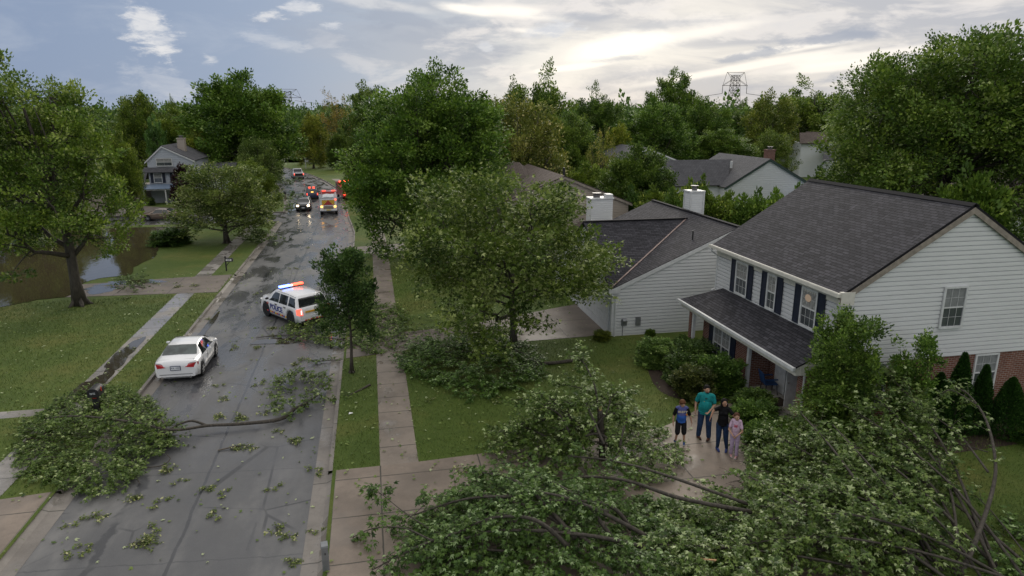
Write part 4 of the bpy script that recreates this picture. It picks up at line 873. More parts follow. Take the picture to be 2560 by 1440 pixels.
# ------------------------------------------------------------------ vehicles (local: +Y is the front, wheels on z=0)
def interp(P, s):
    if s <= P[0][0]: return P[0][1]
    for (a, va), (b, vb) in zip(P, P[1:]):
        if s <= b:
            t = (s - a) / (b - a); t = t * t * (3 - 2 * t) * .5 + t * .5; return va + (vb - va) * t
    return P[-1][1]
def vehicle(root, body_mat, Lg, top, belt, hw, rw, wheels, wr, sill=.17, glass='car_glass', rear_glass=None, side=(), wind=None, rear=None, rim='rim_metal', name='body', sub='wheel'):
    ns = 72; S_ = [Lg * (.5 - .5 * math.cos(math.pi * i / ns)) * .35 + Lg * i / ns * .65 for i in range(ns + 1)]
    Ra = wr * 1.14
    def low(s):
        z = sill + (.05 if s < .25 or s > Lg - .25 else 0)
        for w in wheels:
            d = abs(s - w)
            if d < Ra: z = max(z, wr + math.sqrt(Ra * Ra - d * d) * .96)
        return z
    def sec(s):
        zt = interp(top, s); zb = min(interp(belt, s), zt - .02); w = interp(hw, s); r = interp(rw, s); zl = min(low(s), zb - .08)
        zm = (zl + zb) * .5
        return [(0, zl + .02), (w * .90, zl + .01), (w * .985, zl + .03), (w, max(zm, zl + .05)), (w * .975, zb), (w * .93, zb + (zt - zb) * .10), (r + (w * .93 - r) * .12, zt - (zt - zb) * .14), (r * .86, zt - .006), (0, zt + .012)]
    secs = [sec(s) for s in S_]; m = MB()
    ring = []
    for s, q in zip(S_, secs):
        pts = [(x, s, z) for x, z in q] + [(-x, s, z) for x, z in q[-2:0:-1]]
        ring.append(pts)
    k = len(ring[0]); vs = [p for r in ring for p in r]
    fs = [(i * k + j, i * k + (j + 1) % k, (i + 1) * k + (j + 1) % k, (i + 1) * k + j) for i in range(ns) for j in range(k)]
    fs += [tuple(range(k)), tuple(ns * k + j for j in range(k - 1, -1, -1))]
    body = m.raw(vs, fs).build(name, body_mat, root, smooth=True)
    body.data.polygons[-1].use_smooth = False; body.data.polygons[-2].use_smooth = False
    def pt(s, kk, sx, d=.008):
        q = sec(s); i = min(int(kk), 7); f = kk - i; a, b = q[i], q[i + 1]
        x, z = a[0] + f * (b[0] - a[0]), a[1] + f * (b[1] - a[1]); nx, nz = (b[1] - a[1]), -(b[0] - a[0]); l = math.hypot(nx, nz) or 1
        return (sx * (x + nx / l * d), s, z + nz / l * d)
    for (s0, s1, k0, k1, c0, c1) in side:        # c0, c1: how far the upper corners are drawn in
        for sx in (-1, 1):
            g_ = MB(); n = 8
            lo = [pt(s0 + (s1 - s0) * i / n, k0, sx) for i in range(n + 1)]; hi = [pt(s0 + c0 + (s1 - c1 - s0 - c0) * i / n, k1, sx) for i in range(n + 1)]
            mid = [pt(s0 + c0 * .5 + (s1 - c1 * .5 - s0 - c0 * .5) * i / n, (k0 + k1) / 2, sx) for i in range(n + 1)]
            for i in range(n): g_.poly([lo[i], lo[i + 1], mid[i + 1], mid[i]]); g_.poly([mid[i], mid[i + 1], hi[i + 1], hi[i]])
            g_.build('side_window', glass, root, smooth=True)
    def screen(s0, s1, nm, mt, f0, f1, d):
        g_ = MB(); n = 6
        rows = []
        for i in range(n + 1):
            s = s0 + (s1 - s0) * i / n; z = interp(top, s); r = interp(rw, s); sl_ = (interp(top, s + .02) - interp(top, s - .02)) / .04; l = math.hypot(1, sl_)
            fr = f0 + (f1 - f0) * i / n
            rows.append([(x * r * fr, s - sl_ / l * d, z + 1 / l * d + .012 * (1 - abs(x))) for x in (-1, -.8, -.4, 0, .4, .8, 1)])
        for i in range(n):
            for j in range(6): g_.poly([rows[i][j], rows[i][j + 1], rows[i + 1][j + 1], rows[i + 1][j]])
        return g_.build(nm, mt, root, smooth=True)
    if wind: screen(wind[0], wind[1], 'windshield', glass, wind[2], wind[3], .012)
    if rear: screen(rear[0], rear[1], 'rear_window', rear_glass or glass, rear[2], rear[3], .012)
    W = max(v for _, v in hw)
    m = MB(); m.box((-W * .86, .25, sill + .03), (W * .86, Lg - .25, wr * 1.2)); m.build('underbody', 'rubber', root)
    for w in wheels:
        for sx in (-1, 1):
            c = (sx * (W - .10), w, wr); wm = MB().disc_x(c, wr, .19, 24, wr * .93).build('wheel', 'rubber', root, smooth=False)
            rm = MB(); xo = sx * (W - .005)
            rm.disc_x((sx * (W - .06), w, wr), wr * .64, .10, 20)
            for q in range(6):
                a = q * math.pi / 3; rm.bar((xo, w, wr), (xo, w + math.cos(a) * wr * .6, wr + math.sin(a) * wr * .6), .02, .045)
            rm.disc_x((xo + sx * .006, w, wr), wr * .14, .02, 10)
            rm.build('rim', rim, wm)
    return pt
def mirrors(root, Lg, s, w, z, mat):
    for sx in (-1, 1): MB().ell((sx * (w + .09), s, z), (.10, .05, .06), 8, 6).build('mirror', mat, root, smooth=True)
def text_mesh(name, txt, size, mat, parent, loc, rot, ext=.004, bold=0.0):
    cu = bpy.data.curves.new('t', 'FONT'); cu.body = txt; cu.size = size; cu.extrude = ext; cu.offset = bold; cu.align_x = 'CENTER'; cu.align_y = 'CENTER'; cu.resolution_u = 2
    o = bpy.data.objects.new('t', cu); COL.objects.link(o); dg = bpy.context.evaluated_depsgraph_get(); me = bpy.data.meshes.new_from_object(o.evaluated_get(dg))
    bpy.data.objects.remove(o); me.name = name; me.materials.clear(); me.materials.append(MATS[mat])
    t = bpy.data.objects.new(name, me); COL.objects.link(t); t.parent = parent; t.location = loc; t.rotation_euler = rot; return t

def sedan(label, loc, rz, body, Lg=3.95, sc=1.0, hidden=False, **k):
    r = empty('parked_car', loc, rz, label, 'car'); r.scale = (sc,) * 3; W = .83
    top = [(0, .66), (.06, .80), (.10, .845), (.62, .885), (.66, .90), (1.22, 1.155), (1.5, 1.20), (2.0, 1.215), (2.35, 1.17), (2.95, .90), (3.05, .86), (3.6, .74), (3.86, .64), (3.95, .48)]
    belt = [(0, .58), (.1, .74), (.7, .80), (2.0, .79), (2.9, .77), (3.5, .66), (3.95, .42)]
    hw = [(0, .70), (.08, .77), (.35, .815), (1.0, .83), (3.0, .82), (3.6, .78), (3.86, .68), (3.95, .52)]
    rw = [(0, .62), (.12, .72), (.62, .70), (.72, .66), (1.3, .56), (2.2, .56), (2.95, .68), (3.1, .70), (3.7, .62), (3.95, .42)]
    pt = vehicle(r, body, 3.95, top, belt, hw, rw, (.74, 3.10), .285, side=((.86, 1.58, 4.2, 6.0, .34, .0), (1.63, 2.82, 4.2, 6.0, .0, .48)), wind=(2.42, 2.96, .98, .96), rear=(.70, 1.22, .98, .98), rear_glass='car_glass_rear')
    mirrors(r, Lg, 2.66, W, .86, body)
    for sx in (-1, 1):
        m = MB(); m.raw([(sx * .36, -.012, .62), (sx * .66, -.010, .60), (sx * .71, .02, .78), (sx * .40, .035, .72), (sx * .81, .26, .74), (sx * .80, .22, .63)], [(0, 1, 2, 3), (1, 5, 4, 2)])
        m.build('taillight', 'tail_red', r); m = MB(); m.raw([(sx * .40, .03, .725), (sx * .71, .028, .785), (sx * .72, .05, .81), (sx * .45, .06, .765)], [(0, 1, 2, 3)]); m.build('reverse_light', 'metal_grey', r)
        MB().ell((sx * .60, 3.80, .56), (.13, .09, .06), 8, 6).build('headlight', 'chrome', r, smooth=True)
        MB().tube([(sx * .52, .06, .22), (sx * .52, -.03, .215)], .045, 10).build('exhaust', 'chrome', r)
        for s_ in (.86, 1.60, 2.72): MB().box((sx * .829 - .003, s_ - .006, .30), (sx * .829 + .003, s_ + .006, .76)).build('door_seam', 'black_plastic', r)
        for s_ in (1.42, 2.15): MB().box((sx * .825 - .015, s_ - .09, .685), (sx * .825 + .015, s_ + .09, .71)).build('door_handle', body, r)
    m = MB(); m.box((-.19, -.02, .50), (.19, .0, .68)); p = m.build('number_plate', 'plate_ink', r)
    MB().box((-.165, -.024, .525), (.165, -.019, .655)).build('plate_face', 'sign_white', p)
    text_mesh('plate_number', 'HFR 4207', .095, 'plate_ink', p, (0, -.026, .59), (math.pi / 2, 0, 0), .001)
    MB().box((-.60, -.02, .335), (.60, .02, .345)).build('bumper_seam', 'black_plastic', r)
    MB().box((-.50, -.015, .19), (.50, .05, .215)).build('bumper_lip', 'metal_grey', r)
    MB().bar((-.66, .30, .855), (.66, .30, .855), .05, .015).build('boot_lip', body, r)
    return r
sedan('white saloon car parked by the left kerb beyond the long fallen limb', (-7.78, 26.85, 0), R(-1.5), 'car_white').scale = (1, .93, 1.0)
b_ = sedan('brown saloon car parked on the side street beyond the pond', (-18.4, 71.6, 0), R(90), 'car_brown', sc=.92)

# police SUV
def police_suv():
    r = empty('police_car', (-3.0, 33.3, 0), R(35), 'white police car with flashing blue and red lights stopped behind the young tree', 'police car')
    top = [(0, .50), (.03, .78), (.06, .92), (.10, .95), (.32, 1.38), (.42, 1.46), (1.2, 1.50), (2.1, 1.49), (2.4, 1.43), (3.02, 1.06), (3.1, 1.02), (3.7, .93), (3.88, .80), (3.95, .55)]
    belt = [(0, .48), (.06, .88), (.4, .93), (2.0, .90), (2.9, .88), (3.5, .80), (3.95, .45)]
    hw = [(0, .76), (.06, .82), (.4, .86), (3.1, .86), (3.65, .80), (3.88, .70), (3.95, .58)]
    rw = [(0, .74), (.08, .76), (.32, .70), (.45, .66), (2.3, .65), (3.0, .74), (3.2, .74), (3.75, .62), (3.95, .45)]
    pt = vehicle(r, 'car_white', 3.95, top, belt, hw, rw, (.78, 3.10), .345, sill=.22, side=((.32, .95, 4.3, 6.1, .10, .0), (1.05, 1.78, 4.3, 6.1, .0, .0), (1.84, 2.78, 4.3, 6.1, .0, .42)), wind=(2.48, 3.0, .96, .95), rear=(.12, .30, .96, .92), rim='rim_black')
    mirrors(r, 3.95, 2.68, .86, 1.0, 'black_plastic')
    m = MB(); m.box((-.80, .18, .20), (.80, 3.5, .27)); m.build('skirt', 'black_plastic', r)
    m = MB(); m.box((-.74, -.04, .24), (.74, .1, .36)); m.build('bumper', 'black_plastic', r)
    for sx in (-1, 1):
        m = MB(); m.raw([(sx * .62, -.015, .64), (sx * .80, .0, .64), (sx * .80, .04, .93), (sx * .66, .05, .93), (sx * .868, .16, .90), (sx * .862, .14, .66)], [(0, 1, 2, 3), (1, 5, 4, 2)]); t = m.build('taillight', 'tail_lit', r)
        MB().box((sx * .70 - .03, -.03, .68), (sx * .70 + .03, -.015, .88)).build('lamp', 'tail_lit_white', t)
        MB().ell((sx * .68, 3.74, .72), (.13, .12, .08), 8, 6).build('headlight', 'chrome', r, smooth=True)
        MB().box((sx * .862 - .02, 1.15, .80), (sx * .862 + .02, 1.33, .83)).build('door_handle', 'black_plastic', r)
        MB().box((sx * .862 - .02, 1.95, .80), (sx * .862 + .02, 2.13, .83)).build('door_handle', 'black_plastic', r)
        text_mesh('lettering', 'POLICE', .36, 'police_blue', r, (sx * .873, 2.02, .62), (math.pi / 2, 0, math.pi / 2 * sx), .003, .008)
        for k in range(12):
            MB().box((sx * .87 - .006, 1.1 + k * .155, .335), (sx * .87 + .006, 1.1 + k * .155 + (.10 if k % 3 else .12), .40)).build('stripe', ('stripe_amber', 'police_blue', 'stripe_red')[k % 3], r)
        text_mesh('unit_number', '64', .17, 'stripe_red', r, (sx * .872, 2.82, .74), (math.pi / 2, 0, math.pi / 2 * sx), .003)
        for k in range(3): MB().bar((sx * .872, .42, .62 + k * .05), (sx * .872, .62 - k * .02, .72 + k * .03), .006, .02).build('emblem', 'plate_ink', r)
    lb = MB(); lb.box((-.62, 1.93, 1.52), (.62, 2.13, 1.56)); bar = lb.build('light_bar', 'black_plastic', r)
    for k in range(4): MB().box((-.60 + k * .14, 1.94, 1.56), (-.48 + k * .14, 2.12, 1.64)).build('beacon', 'beacon_blue', bar)
    MB().box((-.04, 1.95, 1.56), (.04, 2.11, 1.62)).build('beacon', 'beacon_white', bar)
    for k in range(4): MB().box((.06 + k * .14, 1.94, 1.56), (.18 + k * .14, 2.12, 1.64)).build('beacon', 'beacon_red', bar)
    MB().box((-.5, -.02, .72), (.5, -.005, .80)).build('stripe', 'stripe_amber', r)
    MB().box((-.17, -.03, .46), (.17, -.015, .58)).build('number_plate', 'sign_white', r)
    for k in range(8): MB().box((-.55 + k * .14, -.045, .37), (-.46 + k * .14, -.03, .42)).build('stripe', ('stripe_red', 'stripe_amber')[k % 2], r)
police_suv()
bpy.data.objects['police_car'].scale = (1.06, 1.06, 1.06)

def suv(name, label, cat, loc, rz, body, sc, lights=None, rearlit=False, roofbar=False, pickup=False):
    r = empty(name, loc, rz, label, cat); r.scale = (sc,) * 3
    if pickup:
        top = [(0, .60), (.04, .92), (.10, .96), (1.45, .96), (1.5, 1.0), (1.62, 1.46), (1.9, 1.52), (2.5, 1.5), (3.1, 1.08), (3.2, 1.04), (3.85, .96), (4.05, .6)]
    else:
        top = [(0, .50), (.05, .92), (.10, .96), (.30, 1.38), (.42, 1.44), (2.2, 1.46), (2.45, 1.40), (3.05, 1.04), (3.15, 1.0), (3.8, .90), (3.98, .78), (4.05, .50)]
    belt = [(0, .48), (.08, .88), (3.0, .86), (3.6, .78), (4.05, .42)]
    hw = [(0, .74), (.08, .82), (.4, .85), (3.3, .85), (3.85, .78), (4.05, .60)]
    rw = [(0, .70), (.12, .74), (1.4, .74 if pickup else .66), (1.6, .66), (2.4, .65), (3.05, .74), (3.85, .68), (4.05, .5)]
    vehicle(r, body, 4.05, top, belt, hw, rw, (.80, 3.2), .33, sill=.22, side=(((1.68, 2.2, 4.3, 6.1, .05, 0), (2.26, 2.95, 4.3, 6.1, 0, .42)) if pickup else ((.36, 1.0, 4.3, 6.1, .12, 0), (1.08, 1.82, 4.3, 6.1, 0, 0), (1.88, 2.85, 4.3, 6.1, 0, .42))), wind=(2.55, 3.04, .96, .95), rear=((1.5, 1.62, .9, .9) if pickup else (.12, .29, .95, .92)))
    mirrors(r, 4.05, 2.75, .85, .98, body)
    for sx in (-1, 1):
        MB().box((sx * .60 - .12, 3.97, .66), (sx * .60 + .12, 4.06, .80)).build('headlight', lights or 'chrome', r)
        MB().box((sx * .70 - .06, -.03, .62), (sx * .70 + .06, .04, .90)).build('taillight', 'tail_lit' if rearlit else 'tail_red', r)
    MB().box((-.38, 4.0, .56), (.38, 4.07, .74)).build('grille', 'black_plastic', r); MB().box((-.6, 3.98, .30), (.6, 4.07, .44)).build('bumper', 'black_plastic', r)
    MB().box((-.16, 4.07, .44), (.16, 4.08, .54)).build('number_plate', 'sign_white', r)
    if pickup: MB().box((-.62, -.025, .50), (.62, .0, .88)).build('tailgate', 'car_dark', r)
    if roofbar:
        bar = MB().box((-.6, 1.9, 1.47), (.6, 2.1, 1.50)).build('light_bar', 'black_plastic', r)
        MB().box((-.45, 1.92, 1.5), (-.1, 2.08, 1.54)).build('beacon', 'beacon_red', bar); MB().box((.1, 1.92, 1.5), (.45, 2.08, 1.54)).build('beacon', 'beacon_red', bar)
        MB().box((-.15, -.03, 1.02), (.15, .02, 1.10)).build('rear_beacon', 'beacon_amber', r)
    return r
suv('car', 'dark grey off-roader driving towards the camera with both headlights on', 'car', (-7.25, 78.0, 0), R(182), 'car_dark', .90, lights='headlight_lit')
suv('police_car', 'dark navy police car with red roof lights, far off behind the dark grey off-roader', 'police car', (-6.95, 85.0, 0), R(6), 'car_navy', .86, rearlit=True, roofbar=True)
suv('pickup_truck', 'silver pickup truck with black tailgate at the far bend of the street', 'pickup', (-11.0, 112.4, 0), R(12), 'car_silver', .98, rearlit=True, pickup=True)
suv('parked_car', 'pale car mostly hidden under the big round tree at the far left kerb', 'car', (-16.2, 106, 0), R(10), 'car_silver', .9)

def fire_truck():
    r = empty('fire_engine', (-4.36, 71.6, 0), R(2), 'fire engine seen from behind with yellow and red chevrons on its back', 'fire engine'); 
    b = MB(); b.box((-.86, .05, .42), (.86, 3.9, 1.72)); b.build('body', 'car_silver', r, bevel=.03)
    MB().box((-.84, 4.0, .4), (.84, 5.6, 1.95)).build('cab', 'car_red', r, bevel=.08)
    MB().box((-.80, 5.58, 1.15), (.80, 5.62, 1.8)).build('windshield', 'car_glass', r)
    for sx in (-1, 1):
        MB().box((sx * .85 - .01, 4.3, 1.15), (sx * .85 + .01, 5.3, 1.8)).build('side_window', 'car_glass', r)
        for k in range(3): MB().box((sx * .865 - .01, .3 + k * 1.15, .6), (sx * .865 + .01, 1.35 + k * 1.15, 1.6)).build('locker', 'metal_grey', r)
        MB().box((sx * .865 - .006, .1, .50), (sx * .865 + .006, 3.9, .57)).build('side_stripe', 'sign_white', r)
        for y in (.95, 4.6):
            w = MB().disc_x((sx * .74, y, .36), .36, .22, 22).build('wheel', 'rubber', r); MB().disc_x((sx * .82, y, .36), .2, .08, 14).build('rim', 'chrome', w)
        MB().box((sx * .66 - .09, -.06, .78), (sx * .66 + .09, .0, .94)).build('taillight', 'beacon_amber', r)
        MB().box((sx * .74 - .07, -.06, 1.52), (sx * .74 + .07, .04, 1.62)).build('beacon', 'beacon_red' if sx > 0 else 'sign_white', r)
    bp = MB().box((-.84, -.01, .45), (.84, .05, 1.66)).build('back_panel', 'sign_white', r)
    MB().box((-.62, -.025, 1.02), (.62, -.01, 1.52)).build('chevron_board', 'car_red', bp)
    for sx in (-1, 1):
        for k in range(4):
            x = .02 + k * .165; m = MB()
            q = [(sx * x, 1.52 - 0), (sx * (x + .09), 1.52), (sx * min(.62, x + .09 + .34), 1.52 - min(.5, .62 - (x + .09)) ), (sx * min(.62, x + .34), 1.52 - min(.5, (.62 - x)))]
            x0, x1 = x, x + .11
            a = [(x0, 1.50), (x1, 1.50)]
            dz0 = min(.48, .62 - x0); dz1 = min(.48, .62 - x1)
            m.poly([(sx * x0, -.03, 1.51), (sx * x1, -.03, 1.51), (sx * (x1 + max(0, dz1)), -.03, 1.51 - max(0, dz1)), (sx * (x0 + dz0), -.03, 1.51 - dz0)]); m.build('chevron', 'stripe_yellow', bp)
    MB().raw([(-.52, -.03, .62), (.52, -.03, .62), (.42, -.03, .92), (-.42, -.03, .92)], [(0, 1, 2, 3)]).build('locker_door', 'trim_wood', bp)
    MB().box((-.80, -.12, .40), (.80, .02, .48)).build('step', 'chrome', r); MB().box((-.22, -.13, .49), (.22, -.11, .58)).build('number_plate', 'stripe_yellow', r)
    hb = MB()
    for k in range(9): hb.tube([(-.55, .25 + k * .3, 1.76), (-.2, .3 + k * .3, 1.82), (.2, .2 + k * .3, 1.78), (.55, .3 + k * .3, 1.8)], .06, 6)
    hb.build('hose_bed', 'sign_white', r)
    m = MB(); m.tube([(.70, .1, 1.80), (.70, 3.8, 1.88)], .035, 6); m.tube([(-.70, .1, 1.80), (-.70, 3.8, 1.88)], .035, 6)
    for k in range(8): m.tube([(.62, .3 + k * .45, 1.9), (.80, .3 + k * .45, 1.9)], .02, 5)
    m.build('ladder', 'chrome', r)
    for sx in (-1, 1): MB().box((sx * .5 - .2, 4.6, 1.96), (sx * .5 + .2, 4.75, 2.02)).build('beacon', 'tail_lit', r)
fire_truck()
def rescue_truck():
    r = empty('fire_engine', (-2.35, 82.0, LZ), R(12), 'red fire engine with bright red roof beacons half hidden behind the big roadside tree', 'fire engine')
    MB().box((-.9, 0, .45), (.9, 3.6, 1.55)).build('body', 'car_red', r, bevel=.04); MB().box((-.88, 3.7, .45), (.88, 5.1, 1.85)).build('cab', 'car_red', r, bevel=.1)
    for sx in (-1, 1):
        MB().box((sx * .89 - .01, 3.95, 1.15), (sx * .89 + .01, 4.85, 1.7)).build('side_window', 'car_glass', r)
        for y in (.9, 4.2): w = MB().disc_x((sx * .78, y, .36), .36, .22, 20).build('wheel', 'rubber', r); MB().disc_x((sx * .86, y, .36), .2, .08, 12).build('rim', 'chrome', w)
        MB().box((sx * .5 - .3, -.05, 1.42), (sx * .5 + .3, .0, 1.52)).build('beacon', 'beacon_red', r)
        MB().box((sx * .74 - .1, -.05, .70), (sx * .74 + .1, .0, .98)).build('taillight', 'beacon_red', r)
    MB().box((-.6, 3.9, 1.86), (.6, 4.1, 2.0)).build('light_bar', 'beacon_red', r)
    for k in range(4): MB().box((-.55 + k * .3, .2, 1.56), (-.4 + k * .3, .35, 1.66)).build('beacon', 'beacon_amber', r)
    MB().box((-.3, 1.0, 1.56), (.3, 2.4, 1.85)).build('hose_bed', 'sign_white', r)
rescue_truck()

# ------------------------------------------------------------------ street furniture
def mailbox_big():
    x, y = -9.72, 24.3; r = empty('mailbox', (x, y, LZ), 0, 'black moulded mailbox on a thick post rising out of the fallen branches on the left', 'mailbox')
    MB().box((-.075, -.06, 0), (.075, .08, .48)).build('post', 'black_plastic', r, bevel=.02)
    m = MB(); n = 9; prof = [(-.16, .50), (-.16, .66)] + [(-.16 * math.cos(math.pi * k / n), .66 + .11 * math.sin(math.pi * k / n)) for k in range(1, n)] + [(.16, .66), (.16, .50)]
    vs = [(a, -.14, z) for a, z in prof] + [(a, .34, z) for a, z in prof]; N_ = len(prof)
    m.raw(vs, [tuple(range(N_)), tuple(range(2 * N_ - 1, N_ - 1, -1))] + [(i, (i + 1) % N_, N_ + (i + 1) % N_, N_ + i) for i in range(N_)]); b = m.build('box', 'black_plastic', r)
    MB().box((-.15, -.16, .51), (.15, -.14, .70)).build('door', 'black_plastic', b); MB().box((.165, .05, .62), (.18, .09, .75)).build('flag', 'stripe_red', b)
    MB().box((-.06, -.07, .44), (.06, -.062, .46)).build('label', 'stripe_red', b)
    text_mesh('house_number', '2642', .08, 'sign_white', b, (0, -.165, .63), (math.pi / 2, 0, 0), .002)
    return r
mailbox_big().scale = (1.12, 1.12, 1.15)
def mailbox_post(x, y, label, board='paper'):
    r = empty('mailbox', (x, y, LZ), 0, label, 'mailbox')
    MB().box((-.04, -.04, 0), (.04, .04, .98)).build('post', 'black_plastic', r); MB().bar((.03, 0, .35), (.24, 0, .60), .04, .04).build('brace', 'black_plastic', r)
    b = MB().box((-.02, -.09, .62), (.46, .09, .84)).build('box', 'black_plastic', r, bevel=.04); MB().box((.04, -.10, .68), (.38, -.092, .79)).build('number_panel', board, b)
    text_mesh('house_number', '2655', .09, 'plate_ink', b, (.21, -.103, .735), (math.pi / 2, 0, 0), .002)
    return r
mailbox_post(-9.55, 46.3, 'black mailbox on a slim black post with white number panel on the far left verge')
r = empty('mailbox', (-11.3, 74.7, LZ), 0, 'white T-shaped mailbox post on the side street corner', 'mailbox')
MB().box((-.05, -.05, 0), (.05, .05, 1.0)).build('post', 'trim_white', r); MB().box((-.28, -.06, .95), (.28, .06, 1.03)).build('crossbar', 'trim_white', r)
r = empty('trash_bin', (-12.1, 74.9, LZ), 0, 'small black rubbish bin beside the white mailbox post', 'bin'); MB().tube([(0, 0, 0), (0, 0, .5)], [.17, .21], 14).build('bin', 'black_plastic', r); MB().tube([(0, 0, .5), (0, 0, .56)], [.23, .2], 14).build('lid', 'black_plastic', r)
r = empty('mailbox', (-9.95, 84.2, LZ), 0, 'dark mailbox on a wooden post at the far left bend', 'mailbox'); MB().box((-.05, -.05, 0), (.05, .05, .75)).build('post', 'fence_wood', r); MB().box((-.12, -.2, .75), (.12, .2, 1.0)).build('box', 'black_plastic', r, bevel=.05)
r = empty('mailbox', (-11.6, 132, LZ), 0, 'white mailbox post far down the street beyond the pickup', 'mailbox'); MB().box((-.06, -.06, 0), (.06, .06, 1.6)).build('post', 'trim_white', r); MB().box((-.1, -.25, 1.2), (.5, .2, 1.5)).build('box', 'trim_white', r)
r = empty('utility_post', (-1.44, 13.95, LZ), R(8), 'square grey metal post with sloped cap at the bottom edge', 'post')
MB().box((-.075, -.055, -.1), (.075, .055, .60)).build('post', 'metal_grey', r, bevel=.006); MB().raw([(-.082, -.065, .60), (.082, -.065, .60), (.082, .065, .60), (-.082, .065, .60), (-.075, -.055, .64), (.075, -.055, .64), (.075, .06, .70), (-.075, .06, .70)], [(0, 1, 5, 4), (1, 2, 6, 5), (2, 3, 7, 6), (3, 0, 4, 7), (4, 5, 6, 7), (3, 2, 1, 0)]).build('cap', 'metal_grey', r)
MB().box((-.012, -.06, .42), (.012, -.055, .47)).build('latch', 'black_plastic', r)
r = empty('yard_sign', (-.78, 34.4, LZ), R(-12), 'small white sign with blue lettering half hidden behind the young tree', 'sign')
for sx in (-1, 1): MB().box((sx * .22 - .012, -.01, 0), (sx * .22 + .012, .01, 1.2)).build('stake', 'metal_grey', r)
pn = MB().box((-.36, -.02, .92), (.36, .0, 1.32)).build('panel', 'sign_white', r); text_mesh('lettering', 'FOR SALE', .15, 'police_blue', pn, (0, -.024, 1.2), (math.pi / 2, 0, 0), .002, .002); text_mesh('lettering', '555-01', .13, 'police_blue', pn, (.02, -.024, 1.03), (math.pi / 2, 0, 0), .002, .002)
# porch chair
r = empty('porch_chair', (13.95, 20.9, .2), R(80), 'blue chair on the front porch', 'chair')
MB().box((-.24, -.22, .38), (.24, .24, .42)).build('seat', 'plastic_blue', r, bevel=.01); MB().raw([(-.24, .22, .42), (.24, .22, .42), (.24, .34, .85), (-.24, .34, .85), (-.24, .25, .42), (.24, .25, .42), (.24, .37, .85), (-.24, .37, .85)], [(0, 1, 2, 3), (7, 6, 5, 4), (0, 4, 5, 1), (2, 6, 7, 3), (0, 3, 7, 4), (1, 2, 6, 5)]).build('backrest', 'plastic_blue', r)
for sx in (-1, 1):
    for sy in (-1, 1): MB().tube([(sx * .21, sy * .19, .38), (sx * .24, sy * .23, 0)], .018, 6).build('leg', 'steel_dark', r)
    MB().box((sx * .25 - .03, -.2, .58), (sx * .25 + .03, .26, .61)).build('armrest', 'plastic_blue', r)
r = MB().box((13.55, 19.7, .205), (14.1, 20.4, .22)).build('doormat', 'mulch'); tag(r, 'dark doormat on the porch floor in front of the open door', 'mat')
# transmission pylons and wires
def pylon(loc, h, w, label, rz=0.0):
    r = empty('pylon', loc, rz, label, 'pylon'); m = MB(); n = 12; zt = h
    def half(z): return w * (.5 - .26 * z / zt)
    lv = [zt * k / n for k in range(n + 1)]
    t = w * .019
    for a, b in zip(lv, lv[1:]):
        A = [(sx * half(a), sy * half(a), a) for sx, sy in ((-1, -1), (1, -1), (1, 1), (-1, 1))]; B = [(sx * half(b), sy * half(b), b) for sx, sy in ((-1, -1), (1, -1), (1, 1), (-1, 1))]
        for k in range(4):
            m.bar(A[k], B[k], t * 1.4); m.bar(A[k], B[(k + 1) % 4], t); m.bar(A[(k + 1) % 4], B[k], t); m.bar(B[k], B[(k + 1) % 4], t)
    m.build('mast', 'lattice', r); m = MB(); q = w * 1.05
    for zz, ww in ((zt * .83, q), (zt * .50, q)):
        for sy in (-1, 1):
            y = sy * w * .1; m.bar((-ww, y, zz), (ww, y, zz), t * 1.5); m.bar((-ww, y, zz), (-half(zz), y, zz + h * .10), t); m.bar((ww, y, zz), (half(zz), y, zz + h * .10), t)
    m.bar((-w * .75, 0, zt * 1.05), (w * .75, 0, zt * 1.05), t * 1.4)
    for sx in (-1, 1): m.bar((sx * w * .75, 0, zt * 1.05), (sx * half(zt * .9), 0, zt * .93), t); m.bar((sx * w * .75, 0, zt * 1.05), (sx * q, 0, zt * .83), t); m.bar((0, 0, zt * .95), (sx * w * .75, 0, zt * 1.05), t)
    m.build('crossarm', 'lattice', r)
    for sx in (-1, 1): MB().bar((sx * q, 0, zt * .83), (sx * q, 0, zt * .70), t * 1.6).build('insulator', 'lattice', r)
    return q
pylon((167, 300, 0), 26.5, 5.8, 'rust-brown lattice pylon rising above the tree line on the right')
pylon((-47.1, 450, 0), 22.5, 7.4, 'tiny distant lattice pylon beside the big round tree on the left', R(5))
def wire(p, q, sag, label, rad=.10):
    P = [tuple(Vector(p).lerp(Vector(q), t / 16) - Vector((0, 0, sag * 4 * (t / 16) * (1 - t / 16)))) for t in range(17)]
    o = MB().tube(P, rad, 4).build('power_line', 'lattice'); tag(o, label, 'power line', 'power lines strung from the pylons')
wire((167 - 6.1, 300, 18.5), (40, 420, 17), 6, 'power lines leading left from the brown lattice pylon')
wire((167 + 6.1, 300, 18.5), (330, 240, 17), 6, 'power lines leading right from the brown lattice pylon')
wire((-43, 450, 17), (60, 500, 14), 3, 'power line leading right from the tiny distant pylon')

